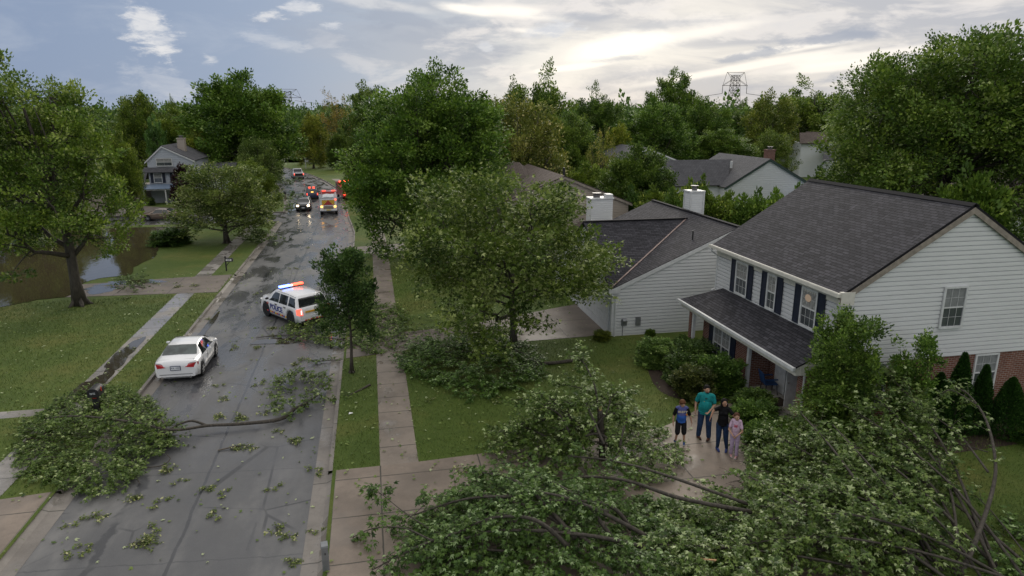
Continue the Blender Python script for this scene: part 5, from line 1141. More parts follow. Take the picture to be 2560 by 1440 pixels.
# ------------------------------------------------------------------ people
for nm, c in {'skin_a': (.42, .25, .17), 'skin_b': (.36, .20, .13), 'hair_black': (.010, .009, .009), 'hair_brown': (.10, .045, .022), 'hair_auburn': (.075, .035, .02), 'shirt_teal': (.012, .20, .20), 'jeans': (.022, .045, .10), 'jeans_dark': (.016, .035, .08),
              'shirt_black': (.008, .008, .009), 'shirt_pink': (.50, .36, .46), 'pants_lilac': (.40, .31, .44), 'shorts_black': (.010, .010, .012), 'shoe_brown': (.075, .030, .018), 'shoe_blue': (.02, .06, .20), 'shoe_pink': (.50, .27, .28), 'sole': (.5, .5, .5), 'sandal_blue': (.04, .06, .18), 'sock': (.3, .3, .32), 'print_cream': (.60, .52, .38), 'print_orange': (.6, .22, .04), 'print_pink': (.55, .12, .16), 'eye_white': (.6, .6, .58), 'lips': (.28, .10, .08)}.items():
    plain(nm, c, .75 if nm not in ('skin_a', 'skin_b') else .5, var=.10 if 'skin' in nm else .18, scale=14, spec=.3 if 'skin' in nm or 'sho' in nm else .12)
def shirt_blue():
    m, t, b = newmat('shirt_blue'); sp = t.node('ShaderNodeSeparateXYZ'); t.link(coords(t), sp.inputs[0])
    n = t.noise(coords(t), 30, 4); z = t.math('ADD', sp.outputs[2], t.math('MULTIPLY', t.math('SUBTRACT', n, .5), .12))
    t.link(t.ramp(z, [(.80, (.012, .09, .38)), (.98, (.02, .10, .40)), (1.0, (.06, .07, .22))]), b.inputs['Base Color']); b.inputs['Roughness'].default_value = .7
shirt_blue()
def remesh(o, v, sm=2):
    m = o.modifiers.new('remesh', 'REMESH'); m.mode = 'VOXEL'; m.voxel_size = v; m.use_smooth_shade = True
    s = o.modifiers.new('smooth', 'SMOOTH'); s.factor = .5; s.iterations = sm
    return o
def person(label, loc, rz, h, build, skin, arms, legs, shirt, pants, shoes, hairm, hair, sleeve=.5, shorts=False, head_turn=0.0, belly=0.0, female=False, neckline=.0, group='family of four standing on the wet drive'):
    """h height; build = width factor; arms/legs: per side (elbow, wrist, hand dir) / (knee, ankle, toe angle)"""
    r = empty('person', loc, rz, label, 'person', group); b = MB(); k = h / 1.75
    sw = (.185 if not female else .155) * build * k; hw_ = .095 * k * (.5 + .5 * build)
    zs, zh, zn = .815 * h, .515 * h, .875 * h
    # torso
    def torso(m, g, top=True, lowz=None):
        m.ell((0, 0, .74 * h), (sw * .84 + g, .115 * k * build + g, .13 * h + g), 16, 10)
        m.ell((0, .01 + belly * .5, .635 * h), ((.152 if not female else .135) * build * k + g, .115 * k * build + belly + g, .12 * h + g), 16, 10)
        m.ell((0, -.005, .545 * h), (.155 * k * build + g, .12 * k * build + g, .085 * h + g), 16, 10)
        if female: 
            for sx in (-1, 1): m.ell((sx * .065 * k, .085 * k, .735 * h), (.06 * k + g, .06 * k + g, .06 * k + g), 10, 8)
        m.capsule((-sw * .72, 0, zs), (sw * .72, 0, zs), .058 * k + g, .058 * k + g)
    torso(b, 0)
    b.capsule((0, -.005, .80 * h), (0, .012, .90 * h), .060 * k, .050 * k)
    hr = .060 * h if h > 1.6 else .068 * h; hz = h - hr * 1.22
    ct, st = math.cos(head_turn), math.sin(head_turn); H = lambda x, y, z: (x * ct - y * st, .02 + x * st + y * ct, hz + z)
    hd = hr
    b.ell(H(0, 0, .1 * hd), (hd * .86, hd * 1.0, hd * 1.05), 16, 12); b.ell(H(0, hd * .22, -.55 * hd), (hd * .60, hd * .66, hd * .62), 14, 10)
    b.capsule(H(0, hd * .88, .12 * hd), H(0, hd * 1.12, -.18 * hd), hd * .10, hd * .17, 8)
    for sx in (-1, 1): b.ell(H(sx * hd * .88, -.05 * hd, -.05 * hd), (hd * .12, hd * .2, hd * .28), 8, 6)
    b.ell(H(0, hd * .80, -.62 * hd), (hd * .25, hd * .16, hd * .12), 8, 6)
    wr_ = []
    for sx, (el, wr, hdv) in zip((-1, 1), arms):
        s0 = (sx * sw * .92, 0, zs - .01 * h); ua = .046 * k * (.6 + .4 * build)
        b.capsule(s0, el, ua * 1.08, ua * .82); b.capsule(el, wr, ua * .82, ua * .52)
        d = Vector(hdv).normalized(); w = Vector(wr); side = d.cross(Vector((sx, .2, 0)).normalized()).normalized() if abs(d.z) > .5 else Vector((0, 0, 1)).cross(d).normalized()
        nrm_ = d.cross(side).normalized(); sc = k * .95
        pc = w + d * .045 * sc
        for q in (-1.2, -.4, .4, 1.2): b.capsule(w + side * q * .010 * sc, w + d * .085 * sc + side * q * .018 * sc, .015 * sc, .012 * sc, 7)
        for q, ln in zip((-1.5, -.5, .5, 1.5), (.060, .072, .068, .052)):
            p0 = w + d * .088 * sc + side * q * .0185 * sc; p1 = p0 + (d * .8 + nrm_ * .35).normalized() * ln * .5 * sc; p2 = p1 + (d * .5 + nrm_ * .8).normalized() * ln * .5 * sc
            b.capsule(p0, p1, .0088 * sc, .008 * sc, 6); b.capsule(p1, p2, .008 * sc, .007 * sc, 6)
        t0 = w + d * .03 * sc - side * .028 * sc; t1 = t0 + (d * .7 - side * .7).normalized() * .035 * sc; t2 = t1 + (d * .9 - side * .1 + nrm_ * .3).normalized() * .028 * sc
        b.capsule(t0, t1, .012 * sc, .010 * sc, 6); b.capsule(t1, t2, .010 * sc, .008 * sc, 6)
    for sx, (kn, an, toe) in zip((-1, 1), legs):
        hp = (sx * hw_, 0, zh - .01 * h); tr = .078 * k * (.4 + .6 * build)
        b.capsule(hp, kn, tr, tr * .68); b.capsule(kn, an, tr * .66, tr * .44)
        f = Vector((math.sin(toe), math.cos(toe), 0)); a = Vector(an); b.capsule(a - f * .03 * k + Vector((0, 0, -.03 * k)), a + f * .13 * k + Vector((0, 0, -.045 * k)), .035 * k, .026 * k)
    body = remesh(b.build('body', skin, r, smooth=True), .0062)
    # shirt
    m = MB(); torso(m, .014); 
    if female or h < 1.6: [m.ell((0, 0, (.60 - .03 * q_) * h), ((.155 + .006 * q_) * k * build, (.130 + .002 * q_) * k * build, .03 * h), 16, 8) for q_ in range(4)]
    else: [m.ell((0, .012 - .01 * q_, (.62 - .033 * q_) * h), ((.182 + .001 * q_) * k * build, (.150 + belly * .5 - .003 * q_) * k * build, .032 * h), 16, 8) for q_ in range(5)]
    for sx, (el, wr, _) in zip((-1, 1), arms):
        s0 = Vector((sx * sw * .92, 0, zs - .01 * h)); e = s0.lerp(Vector(el), sleeve + .3); ua = .046 * k * (.6 + .4 * build)
        m.capsule(s0, e, ua * 1.28, ua * 1.30)
    shirt_o = remesh(m.build('shirt', shirt[0], r, smooth=True), .009, 1)
    if len(shirt) > 1:
        m = MB()
        for sx, (el, wr, _) in zip((-1, 1), arms):
            s0 = Vector((sx * sw * .92, 0, zs - .01 * h)); e = s0.lerp(Vector(el), sleeve + .3); m.capsule(s0.lerp(e, .12), e, .046 * k * build * 1.45, .046 * k * build * 1.36)
        remesh(m.build('sleeve', shirt[1], shirt_o, smooth=True), .009, 1)
    # trousers
    m = MB(); m.ell((0, -.005, .525 * h), (.160 * k * build, .125 * k * build, .065 * h), 16, 10)
    for sx, (kn, an, toe) in zip((-1, 1), legs):
        hp = Vector((sx * hw_, 0, zh - .01 * h)); tr = .078 * k * (.4 + .6 * build)
        m.capsule(hp, kn, tr * 1.28, tr * (1.0 if not shorts else 1.2))
        if not shorts: m.capsule(kn, Vector(kn).lerp(Vector(an), .93), tr * .98, tr * (.84 if h > 1.6 and not female else (.62 if female else .92)))
        else: m.capsule(kn, Vector(kn) - Vector((0, 0, .03)), tr * 1.08, tr * 1.06)
    pants_o = remesh(m.build('shorts' if shorts else 'trousers', pants, r, smooth=True), .009, 1)
    if shorts:
        for sx in (-1, 1): MB().box((sx * (hw_ + .078 * k * 1.13) - .004, -.02, .30 * h), (sx * (hw_ + .078 * k * 1.13) + .008, .03, .48 * h)).build('side_stripe', 'sole', pants_o)
    for sx, (kn, an, toe) in zip((-1, 1), legs):
        f = Vector((math.sin(toe), math.cos(toe), 0)); a = Vector(an); m = MB()
        m.capsule(a - f * .035 * k + Vector((0, 0, -.030 * k)), a + f * .145 * k + Vector((0, 0, -.046 * k)), .046 * k, .034 * k); s_ = m.build('shoe', shoes[0], r, smooth=True)
        m = MB(); c0 = a - f * .075 * k; c1 = a + f * .185 * k; zz = a.z - .072 * k; side = Vector((f.y, -f.x, 0)) * .042 * k
        m.raw([c0 + side * .8 + Vector((0, 0, zz - a.z)), c1 + side * .75 + Vector((0, 0, zz - a.z)), c1 - side * .75 + Vector((0, 0, zz - a.z)), c0 - side * .8 + Vector((0, 0, zz - a.z)),
               c0 + side + Vector((0, 0, zz - a.z + .018)), c1 + side * .8 + Vector((0, 0, zz - a.z + .018)), c1 - side * .8 + Vector((0, 0, zz - a.z + .018)), c0 - side + Vector((0, 0, zz - a.z + .018))], [(0, 3, 2, 1), (4, 5, 6, 7), (0, 1, 5, 4), (1, 2, 6, 5), (2, 3, 7, 6), (3, 0, 4, 7)])
        m.build('sole', shoes[1], s_)
    # face
    for sx in (-1, 1):
        e = MB().ell(H(sx * hd * .34, hd * .84, .06 * hd), (hd * .15, hd * .12, hd * .08), 8, 6).build('eye', 'eye_white', r, smooth=True)
        MB().ell(H(sx * hd * .34, hd * .95, .06 * hd), (hd * .065, hd * .03, hd * .07), 8, 6).build('pupil', 'hair_black', e)
        MB().bar(H(sx * hd * .16, hd * .98, .24 * hd), H(sx * hd * .54, hd * .80, .25 * hd), hd * .05, hd * .07).build('eyebrow', hairm, r)
    MB().ell(H(0, hd * .90, -.48 * hd), (hd * .24, hd * .08, hd * .055), 10, 6).build('mouth', 'lips', r, smooth=True)
    m = MB()
    if hair == 'short':
        m.ell(H(0, -.10 * hd, .30 * hd), (hd * .93, hd * 1.02, hd * .98), 16, 10); m.ell(H(0, -.38 * hd, -.05 * hd), (hd * .88, hd * .74, hd * .8), 14, 8)
    elif hair == 'boy':
        m.ell(H(0, -.06 * hd, .32 * hd), (hd * .99, hd * 1.10, hd * 1.0), 16, 10); m.ell(H(0, -.34 * hd, -.05 * hd), (hd * .93, hd * .78, hd * .85), 14, 8); m.capsule(H(-.6 * hd, .72 * hd, .45 * hd), H(.6 * hd, .74 * hd, .5 * hd), hd * .24, hd * .24)
    elif hair == 'long':
        m.ell(H(0, -.16 * hd, .28 * hd), (hd * 1.04, hd * 1.02, hd * 1.06), 16, 10)
        for sx in (-1, 1):
            m.capsule(H(sx * hd * .80, -.05 * hd, .2 * hd), H(sx * hd * 1.0, .10 * hd, -1.9 * hd), hd * .30, hd * .36); m.capsule(H(sx * hd * 1.0, .1 * hd, -1.8 * hd), H(sx * hd * .9, .25 * hd, -3.0 * hd), hd * .38, hd * .22)
        m.capsule(H(0, -.6 * hd, .1 * hd), H(0, -.75 * hd, -2.4 * hd), hd * .75, hd * .66)
    elif hair == 'pony':
        m.ell(H(0, -.10 * hd, .30 * hd), (hd * .95, hd * 1.0, hd * 1.0), 16, 10); m.ell(H(0, -.36 * hd, -.05 * hd), (hd * .9, hd * .76, hd * .8), 14, 8)
        m.capsule(H(0, -1.0 * hd, .15 * hd), H(hd * .15, -1.25 * hd, -1.0 * hd), hd * .30, hd * .30); m.capsule(H(hd * .15, -1.25 * hd, -1.0 * hd), H(hd * .1, -1.0 * hd, -2.6 * hd), hd * .30, hd * .12)
    remesh(m.build('hair', hairm, r, smooth=True), .009, 1)
    return r, H, hd
# man
h = 1.83
r_, H_, hd_ = person('tall man in teal t-shirt, blue jeans and brown shoes', (9.95, 18.12 , LZ + .016), R(152), h, 1.18, 'skin_a',
    [((-.27, .02, 1.20), (-.10, .24, 1.02), (.6, .6, -.3)), ((.30, -.03, 1.20), (.30, .06, .95), (0, .2, -1))], [((-.13, .04, .50), (-.16, .02, .085), .25), ((.13, .04, .50), (.16, -.03, .085), -.45)],
    ('shirt_teal',), 'jeans', ('shoe_brown', 'black_plastic'), 'hair_black', 'short', .42, belly=.035, head_turn=R(28))
remesh(MB().ell(H_(0, hd_ * .42, -.72 * hd_), (hd_ * .60, hd_ * .52, hd_ * .38), 12, 8).build('beard', 'hair_black', r_, smooth=True), .008, 1)
MB().box((-.03, .172, 1.43), (.03, .180, 1.46)).build('sunglasses', 'black_plastic', r_); MB().ell((.05, .165, 1.34), (.012, .01, .012), 6, 4).build('badge', 'print_orange', r_)
# boy
r_, H_, hd_ = person('boy in blue shirt with black sleeves, black shorts and blue trainers', (9.08, 17.98 , LZ + .016), R(165), 1.48, 1.08, 'skin_a',
    [((-.27, -.02, .92), (-.33, .0, .70), (-.05, .1, -1)), ((.24, .0, .92), (.25, .04, .70), (0, .1, -1))], [((-.10, .03, .40), (-.12, .05, .08), .2), ((.10, .03, .40), (.13, -.03, .08), -.5)],
    ('shirt_blue', 'shirt_black'), 'shorts_black', ('shoe_blue', 'sole'), 'hair_brown', 'boy', .45, shorts=True, belly=.015, head_turn=R(15))
text_mesh('shirt_print', 'RUSTY', .095, 'print_cream', r_, (0, .158, 1.13), (math.pi / 2, 0, math.pi), .002, .003)
MB().ell((-.13, .13, 1.03), (.03, .012, .035), 8, 5).build('badge', 'print_orange', r_)
# woman
r_, H_, hd_ = person('woman with long black hair, black top, dark jeans and blue sandals', (10.12, 17.32 , LZ + .016), R(150), 1.70, 1.06, 'skin_b',
    [((-.33, .06, 1.17), (-.36, .20, .98), (0, .5, -.8)), ((.30, .03, 1.28), (.36, .14, 1.10), (.3, .3, -.8))], [((-.12, .03, .46), (-.17, .0, .085), .1), ((.09, .04, .46), (.10, .02, .085), -.35)],
    ('shirt_black',), 'jeans_dark', ('sandal_blue', 'sandal_blue'), 'hair_black', 'long', .25, female=True, head_turn=R(30))
# girl
r_, H_, hd_ = person('girl in pale pink t-shirt, lilac trousers and pink shoes', (10.28, 16.83 , LZ + .016), R(145), 1.45, .86, 'skin_a',
    [((-.19, .06, .90), (-.05, .17, .78), (.5, .5, -.5)), ((.19, .06, .90), (.05, .17, .76), (-.5, .5, -.5))], [((-.07, .02, .38), (-.08, .01, .08), .1), ((.07, .02, .38), (.09, -.04, .08), -.25)],
    ('shirt_pink',), 'pants_lilac', ('shoe_pink', 'sole'), 'hair_auburn', 'pony', .35, head_turn=R(32))
text_mesh('shirt_print', 'M', .12, 'print_pink', r_, (0, .115, 1.06), (math.pi / 2, 0, math.pi), .002, .004)

# ------------------------------------------------------------------ trees that stand on their own
make_tree('maple_tree', 'tall yellow-green maple on the left lawn by the pond, with dark forked limbs', 'tree', (-15.7, 39.3, LZ), tint=(1.12, 1.10, .9),
          seed=4, H=12.8, Rc=3.9, lowz=3.2, n1=19, n2=9, nl=320, ls=.155, trunk_r=.30, prof='dome', wind=(-.5, 0), clump=.120, twigs=3, lean=(-1.7, 0), pale=.05, spread=1.0)
make_tree('maple_tree', 'huge dense green tree right of the street, its crown hanging over the sidewalk', 'tree', (4.0, 49.0, LZ), tint=(.98, 1.08, .85),
          seed=9, H=12.7, Rc=5.45, lowz=1.6, n1=28, n2=10, nl=400, ls=.20, trunk_r=.34, prof='dome', wind=(.2, 0), clump=.118, twigs=3, lean=(.3, 0), spread=.95)
make_tree('maple_tree', 'leaning silver-leaved maple with a split crown in the middle of the front lawns', 'tree', (5.8, 27.6, LZ), leafm='leaf_silver', tint=(.95, .95, .66),
          seed=23, H=7.9, Rc=4.95, lowz=2.1, n1=14, n2=9, nl=310, ls=.135, shape='maple', trunk_r=.17, prof='dome', wind=(.4, 0), clump=.112, twigs=4, lean=(-1.0, 0), pale=.08, spread=.72)
make_tree('young_tree', 'slim dark young street tree on the verge hiding the back of the white police car', 'tree', (-1.13, 26.2, LZ), leafm='leaf_shrub', tint=(.85, 1.0, 1.0),
          seed=38, H=5.1, Rc=1.15, lowz=1.7, n1=13, n2=6, nl=210, ls=.10, shape='fold', trunk_r=.075, prof='cone', clump=.20, twigs=3, up=1.2, spread=1.15)
make_tree('oak_tree', 'massive spreading tree behind the big gable on the right', 'tree', (38.3, 40.0, LZ), tint=(1.0, 1.0, .9),
          seed=45, H=15.0, Rc=8.1, lowz=2.6, n1=30, n2=11, nl=400, ls=.22, trunk_r=.42, prof='dome', wind=(.2, 0), clump=.108, twigs=3, spread=1.05)

# prototypes that repeats are copied from (H = 10, radius 4.5)
def proto(name, seed, leafm='leaf_green', **k):
    d = dict(seed=seed, H=10, Rc=4.6, lowz=1.2, n1=20, n2=8, nl=280, ls=.22, trunk_r=.25, prof='dome', clump=.135, twigs=2, spread=.9, up=.7, kzp=99.6); d.update(k)
    wood, lv = grow_tree(**d); w = wood.build('trunk', 'bark', None, smooth=True); wm = w.data; bpy.data.objects.remove(w)
    return wm, leaf_mesh('crown', *lv, leafm)
PR = {'round': proto('a', 101), 'tall': proto('b', 102, prof='tall', Rc=4.2, wind=(.3, 0)), 'open': proto('c', 103, nl=170, clump=.125), 'dense': proto('d', 104, nl=380, clump=.16, lowz=.5, n1=26, spread=.8, kzp=99.4),
      'spike': proto('e', 105, prof='tall', Rc=4.0, up=1.2, n1=18, nl=300), 'silver': proto('f', 106, leafm='leaf_silver', nl=180), 'sparse': proto('s', 107, prof='vase', nl=60, clump=.12)}
PR['shrub'] = proto('g', 108, leafm='leaf_shrub', prof='round', lowz=.2, Rc=5.0, nl=200, ls=.55, trunk_r=.12, n1=16, n2=8, twigs=1, clump=.22)
PR['plum'] = proto('h', 109, leafm='leaf_plum', prof='round', lowz=.4, Rc=5.0, nl=120, ls=.5)
def place(kind, name, label, cat, x, y, h, r, tint=(1, 1, 1), group=None, rz=None, z=LZ):
    wm, cm = PR[kind]; root = empty(name, (x, y, z), rz if rz is not None else (x * 3.7 + y) % 6.28, label, cat, group)
    base = 5.0 if kind in ('shrub', 'plum') else {'tall': 4.2, 'spike': 4.0}.get(kind, 4.6)
    root.scale = (r / base, r / base, h / 10.0)
    w = bpy.data.objects.new('trunk', wm); COL.objects.link(w); w.parent = root
    c = bpy.data.objects.new('crown', cm); COL.objects.link(c); c.parent = root; c.color = (tint[0] * 1.48, tint[1] * 1.18, tint[2] * 1.30, 1) if cat == 'tree' else tuple(tint) + (1,)
    return root
def place_px(kind, label, px, ytop, Y, hwpx, tint=(1, 1, 1), group=None, cat='tree', name='tree'):
    a = PY(px, ytop, Y); b = PY(px + hwpx, ytop, Y)
    return place(kind, name, label, cat, a[0], Y, a[2], abs(b[0] - a[0]), tint, group)
g1 = 'trees lining the bend of the street'; g2 = 'trees along the skyline behind the houses'; g3 = 'trees behind the pond and the left house'
T = [
 ('silver', 'low spreading tree on the left verge beside the pond', 548, 418, 56.7, 128, (.72, .85, .62), g1),
 ('round', 'bushy mid-green tree tucked behind the low spreading verge tree', 628, 408, 68, 62, (.85, .95, .7), g1),
 ('dense', 'enormous dome-shaped dark green tree left of the street bend', 588, 200, 98, 140, (.62, .86, .62), g1),
 ('silver', 'paler green tree in front of the foot of the dome-shaped tree', 640, 350, 90, 58, (.66, .85, .60), g1),
 ('dense', 'yellow-green tree left of the foot of the dome-shaped tree', 490, 335, 94, 46, (1.05, 1.05, .7), g1),
 ('round', 'olive tree just right of the dome-shaped tree', 775, 290, 132, 44, (1.1, 1.0, .65), g1),
 ('dense', 'dark tree whose branches hang over the far left kerb', 672, 350, 108, 30, (.55, .70, .55), g1),
 ('sparse', 'thin bronze-leaved tree standing above the far end of the street', 838, 232, 150, 42, (1.3, .85, .8), g1),
 ('spike', 'dark pointed tree right of the thin bronze tree', 915, 222, 96, 60, (.62, .78, .62), g1),
 ('dense', 'shady tree on the right kerb by the far pickup', 850, 330, 128, 34, (.5, .62, .5), g1),
 ('round', 'small kerb tree with a bare trunk on the far right lawn', 790, 340, 146, 42, (.6, .75, .55), g1),
 ('dense', 'dark tree behind the red fire engine', 905, 330, 92, 52, (.48, .62, .48), g1),
 ('open', 'bright green tree right of the huge sidewalk tree, low down', 1000, 260, 80, 90, (.9, .95, .7), g1),
 ('silver', 'olive silver-leaved tree between the huge sidewalk tree and the tan house', 1300, 255, 60, 122, (.95, .92, .62), g2),
 ('tall', 'tall tree with a ragged top left of the skyline centre', 1335, 182, 88, 95, (.82, .98, .78), g2),
 ('dense', 'dark green tree behind the tan house roof', 1430, 300, 76, 80, (.7, .85, .7), g2),
 ('spike', 'small pointed tree top between the huge sidewalk tree and the ragged one', 1215, 258, 110, 45, (.75, .9, .75), g2),
 ('tall', 'tree with an upright crown left of the star-shaped treetop', 1500, 225, 120, 62, (.6, .78, .65), g2),
 ('spike', 'tallest star-topped tree of the middle skyline', 1682, 190, 108, 62, (.72, .92, .72), g2),
 ('round', 'broad blue-green tree below the star-topped tree', 1640, 262, 92, 95, (.66, .9, .72), g2),
 ('round', 'tree left of the brown pylon foot', 1770, 258, 100, 75, (.7, .9, .7), g2),
 ('tall', 'thin dark treetops right in front of the brown pylon', 1850, 262, 128, 55, (.6, .74, .62), g2),
 ('open', 'olive rounded tree right of the brown pylon', 1935, 240, 104, 70, (.9, .9, .72), g2),
 ('tall', 'tall double-crowned tree above the distant brown roof', 2040, 208, 112, 95, (.80, .95, .7), g2),
 ('round', 'tree joining the double-crowned tree to the massive right one', 2205, 195, 85, 78, (.78, .92, .7), g2),
 ('dense', 'low leafy tree behind the dark-roofed house', 1800, 335, 90, 85, (.66, .84, .66), g2),
 ('open', 'grey-green tree beside the brick chimney of the dark-roofed house', 1935, 330, 90, 50, (.85, .95, .85), g2),
 ('dense', 'broad tree right of the brick chimney', 2165, 392, 78, 62, (.72, .88, .66), g2),
 ('round', 'tree under the left flank of the massive right tree', 2300, 340, 56, 76, (.82, .92, .68), g2),
 ('dense', 'leafy tree at the right picture edge behind the gambrel house', 2540, 400, 60, 70, (.7, .85, .65), g2),
 ('tall', 'tree rising at the far right picture edge', 2590, 170, 52, 80, (.85, .95, .7), g2),
 ('round', 'yellowish tree in the gap above the grey gable', 1545, 318, 84, 42, (1.15, 1.1, .6), g2),
 ('sparse', 'thin grey-brown tree left of the round dark shrub tree', 1505, 330, 66, 42, (1.1, .95, .9), g2),
 ('dense', 'round dark shrub tree between the tan house and the dark-roofed house', 1600, 380, 51, 92, (.52, .68, .52), g2),
 ('dense', 'low bush filling the gap behind the tan house ridge', 1470, 420, 58, 60, (.85, 1.0, .65), g2),
 ('round', 'tree left of the dome-shaped tree, behind the left house', 345, 243, 116, 85, (.8, .9, .65), g3),
 ('open', 'lone small treetop poking above the left tree line', 427, 250, 150, 22, (.7, .85, .65), g3),
 ('dense', 'tree behind the chimney of the left house', 440, 285, 104, 70, (.85, .95, .65), g3),
 ('round', 'tree behind the yellow-green maple, near the left edge', 120, 265, 100, 110, (.75, .88, .65), g3),
 ('dense', 'dark tree at the left edge beyond the pond', 20, 300, 72, 110, (.62, .78, .55), g3),
 ('spike', 'blue-grey conifer behind the left house', 385, 300, 98, 28, (.55, .85, .95), g3),
 ('dense', 'leafy tree hiding the garage wing of the left house', 292, 345, 74, 52, (.8, .9, .6), g3),
 ('round', 'tree at the left edge just behind the yellow-green maple', 60, 360, 58, 90, (.72, .85, .55), g3),
 ('plum', 'dark plum-leaved tree in front of the left house', 458, 418, 80, 36, (1, 1, 1), g3),
]
for kd, lb, px, yt, Y, hw_, tn, gp in T: place_px(kd, lb, px, yt, Y, hw_, tn, gp)

# hedge and yard shrubs behind the houses
SHR = [
 ('shrub', 'yellow-green hedge shrub left of the boxed chimney', 1655, 488, 44, 62, (1.9, 1.7, .9)),
 ('shrub', 'yellow-green hedge shrub right of the boxed chimney', 1790, 494, 43, 60, (1.8, 1.7, 1.0)),
 ('shrub', 'leafy hedge shrub below the dark-roofed house gable', 1880, 500, 41, 52, (1.6, 1.7, 1.1)),
 ('shrub', 'loose hedge shrub touching the left end of the main roof', 1965, 492, 38, 48, (1.7, 1.8, 1.0)),
 ('shrub', 'tall loose shrub in front of the dark-roofed house valley', 1740, 462, 48, 34, (1.9, 1.8, 1.0)),
 ('shrub', 'dark low shrub between the tan house and the canopy', 1600, 490, 46, 42, (1.0, 1.2, .9)),
 ('shrub', 'shrub by the far end of the collapsed canopy', 1700, 500, 42, 44, (1.3, 1.4, .9)),
 ('shrub', 'leafy shrub behind the main roof ridge on the left', 2080, 452, 44, 62, (1.2, 1.3, .9)),
 ('shrub', 'bright shrub behind the main gable peak', 2440, 455, 33, 70, (1.4, 1.5, .8)),
 ('shrub', 'dark shrub at the pond edge below the spreading verge tree', 425, 578, 57, 48, (.9, 1.1, .9)),
 ('shrub', 'small shrub by the porch of the left house', 378, 498, 82.2, 9, (1, 1, 1)),
]
for kd, lb, px, yt, Y, hw_, tn in SHR: place_px(kd, lb, px, yt, Y, hw_, tn, 'shrubs and hedge in the yards', 'shrub', 'shrub')
# front bed shrubs (world positions)
for lb, x, y, h_, r_q, tn in [
 ('pale silver-leaved shrub at the far corner of the flower bed', 11.15, 24.6, 1.25, .85, (2.2, 2.2, 2.2)), ('dark shrub under the twin porch window', 12.3, 23.7, 1.35, .95, (.9, 1.0, .9)),
 ('broad shrub in the middle of the flower bed', 11.6, 22.6, 1.25, .95, (1.0, 1.1, .9)), ('reddish dark shrub nearest the standing man', 11.15, 21.3, 1.25, .8, (1.0, .8, .8)),
 ('shrub by the left porch post', 12.6, 24.8, 1.1, .7, (1.1, 1.2, .9)), ('green shrub in front of the brick porch opening', 12.35, 21.6, 1.5, .9, (1.1, 1.3, .9)), ('low shrub at the bed edge behind the woman', 12.0, 18.6, .95, .75, (1.2, 1.4, .9)),
 ('low spreading shrub between the woman and the porch step', 12.6, 19.6, .9, .7, (1.1, 1.2, .9)), ('small leafy shrub right of the girl', 11.7, 17.4, .75, .7, (1.2, 1.4, .9)), ('clipped bright green ball shrub by the brick porch pier', 12.75, 17.75, .62, .42, (1.9, 2.2, 1.0)),
 ('low bushy plant with orange leaves at the garage corner', 10.0, 28.1, .45, .45, (1.6, 1.3, .7)), ('small leafy weed against the garage side wall', 12.4, 28.2, .32, .25, (1.5, 1.6, .8)),
 ('leafy ground plant at the brick wall on the right edge', 21.0, 17.2, .5, .7, (1.3, 1.7, 1.1)), ('second leafy ground plant at the right edge lawn', 20.3, 15.6, .6, .9, (1.4, 1.7, 1.0))]:
    place('shrub', 'shrub', lb, 'shrub', x, y, h_ * .86, r_q * .92, tn, 'shrubs in the front beds')
make_tree('tree', 'bushy small tree growing against the corner of the big white house', 'tree', (13.75, 16.9, LZ), leafm='leaf_shrub', tint=(1.5, 1.6, 1.1), seed=61, H=4.3, Rc=.98, lowz=.6, n1=15, n2=8, nl=260, ls=.085, trunk_r=.05, prof='round', clump=.24, twigs=2, spread=1.0)
make_tree('tree', 'thin sapling with sparse leaves in front of the brick side wall', 'tree', (16.1, 16.8, LZ), leafm='leaf_shrub', tint=(1.6, 1.8, 1.2), seed=62, H=3.55, Rc=.72, lowz=.4, n1=12, n2=6, nl=130, ls=.085, trunk_r=.03, prof='vase', clump=.26, twigs=2, up=1.0)
def arborvitae(label, x, y, h_, r_):
    rr = np.random.default_rng(int(x * 100)); root = empty('arborvitae', (x, y, LZ), 0, label, 'conifer', 'arborvitae shrubs against the brick wall')
    MB().tube([(0, 0, 0), (0, 0, h_ * .9)], [.05, .01], 6).build('trunk', 'bark', root)
    n = 9000; z = rr.random(n) ** .8 * h_; a = rr.uniform(0, 6.28, n); lump = 1 + .12 * np.sin(a * 5 + z * 3) + .1 * np.sin(a * 3 - z * 6)
    rad = r_ * np.minimum(1, (z / h_ + .08) * 6) * (1 - z / h_) ** .75 * lump * (.75 + .3 * rr.random(n))
    pos = np.stack([np.cos(a) * rad, np.sin(a) * rad, z], 1); out = np.stack([np.cos(a), np.sin(a), np.full(n, 1.2)], 1)
    me = leaf_mesh('foliage', pos, unit(out) + rr.normal(0, .3, (n, 3)), np.stack([np.cos(a), np.sin(a), np.zeros(n)], 1) + rr.normal(0, .5, (n, 3)), rr.uniform(.05, .10, n), np.clip(rr.normal(.3, .2, n), 0, .8), 'fold', 'leaf_shrub')
    o = bpy.data.objects.new('foliage', me); COL.objects.link(o); o.parent = root; o.color = (.55, .85, .6, 1)
arborvitae('tallest pointed arborvitae in front of the brick side wall', 17.95, 16.8, 2.75, .55); arborvitae('rounded arborvitae left of the tallest one', 17.3, 16.9, 2.1, .62)
arborvitae('pointed arborvitae right of the tallest one', 18.8, 16.75, 2.3, .45); arborvitae('broad arborvitae under the lower side window', 19.4, 16.3, 2.0, .7)

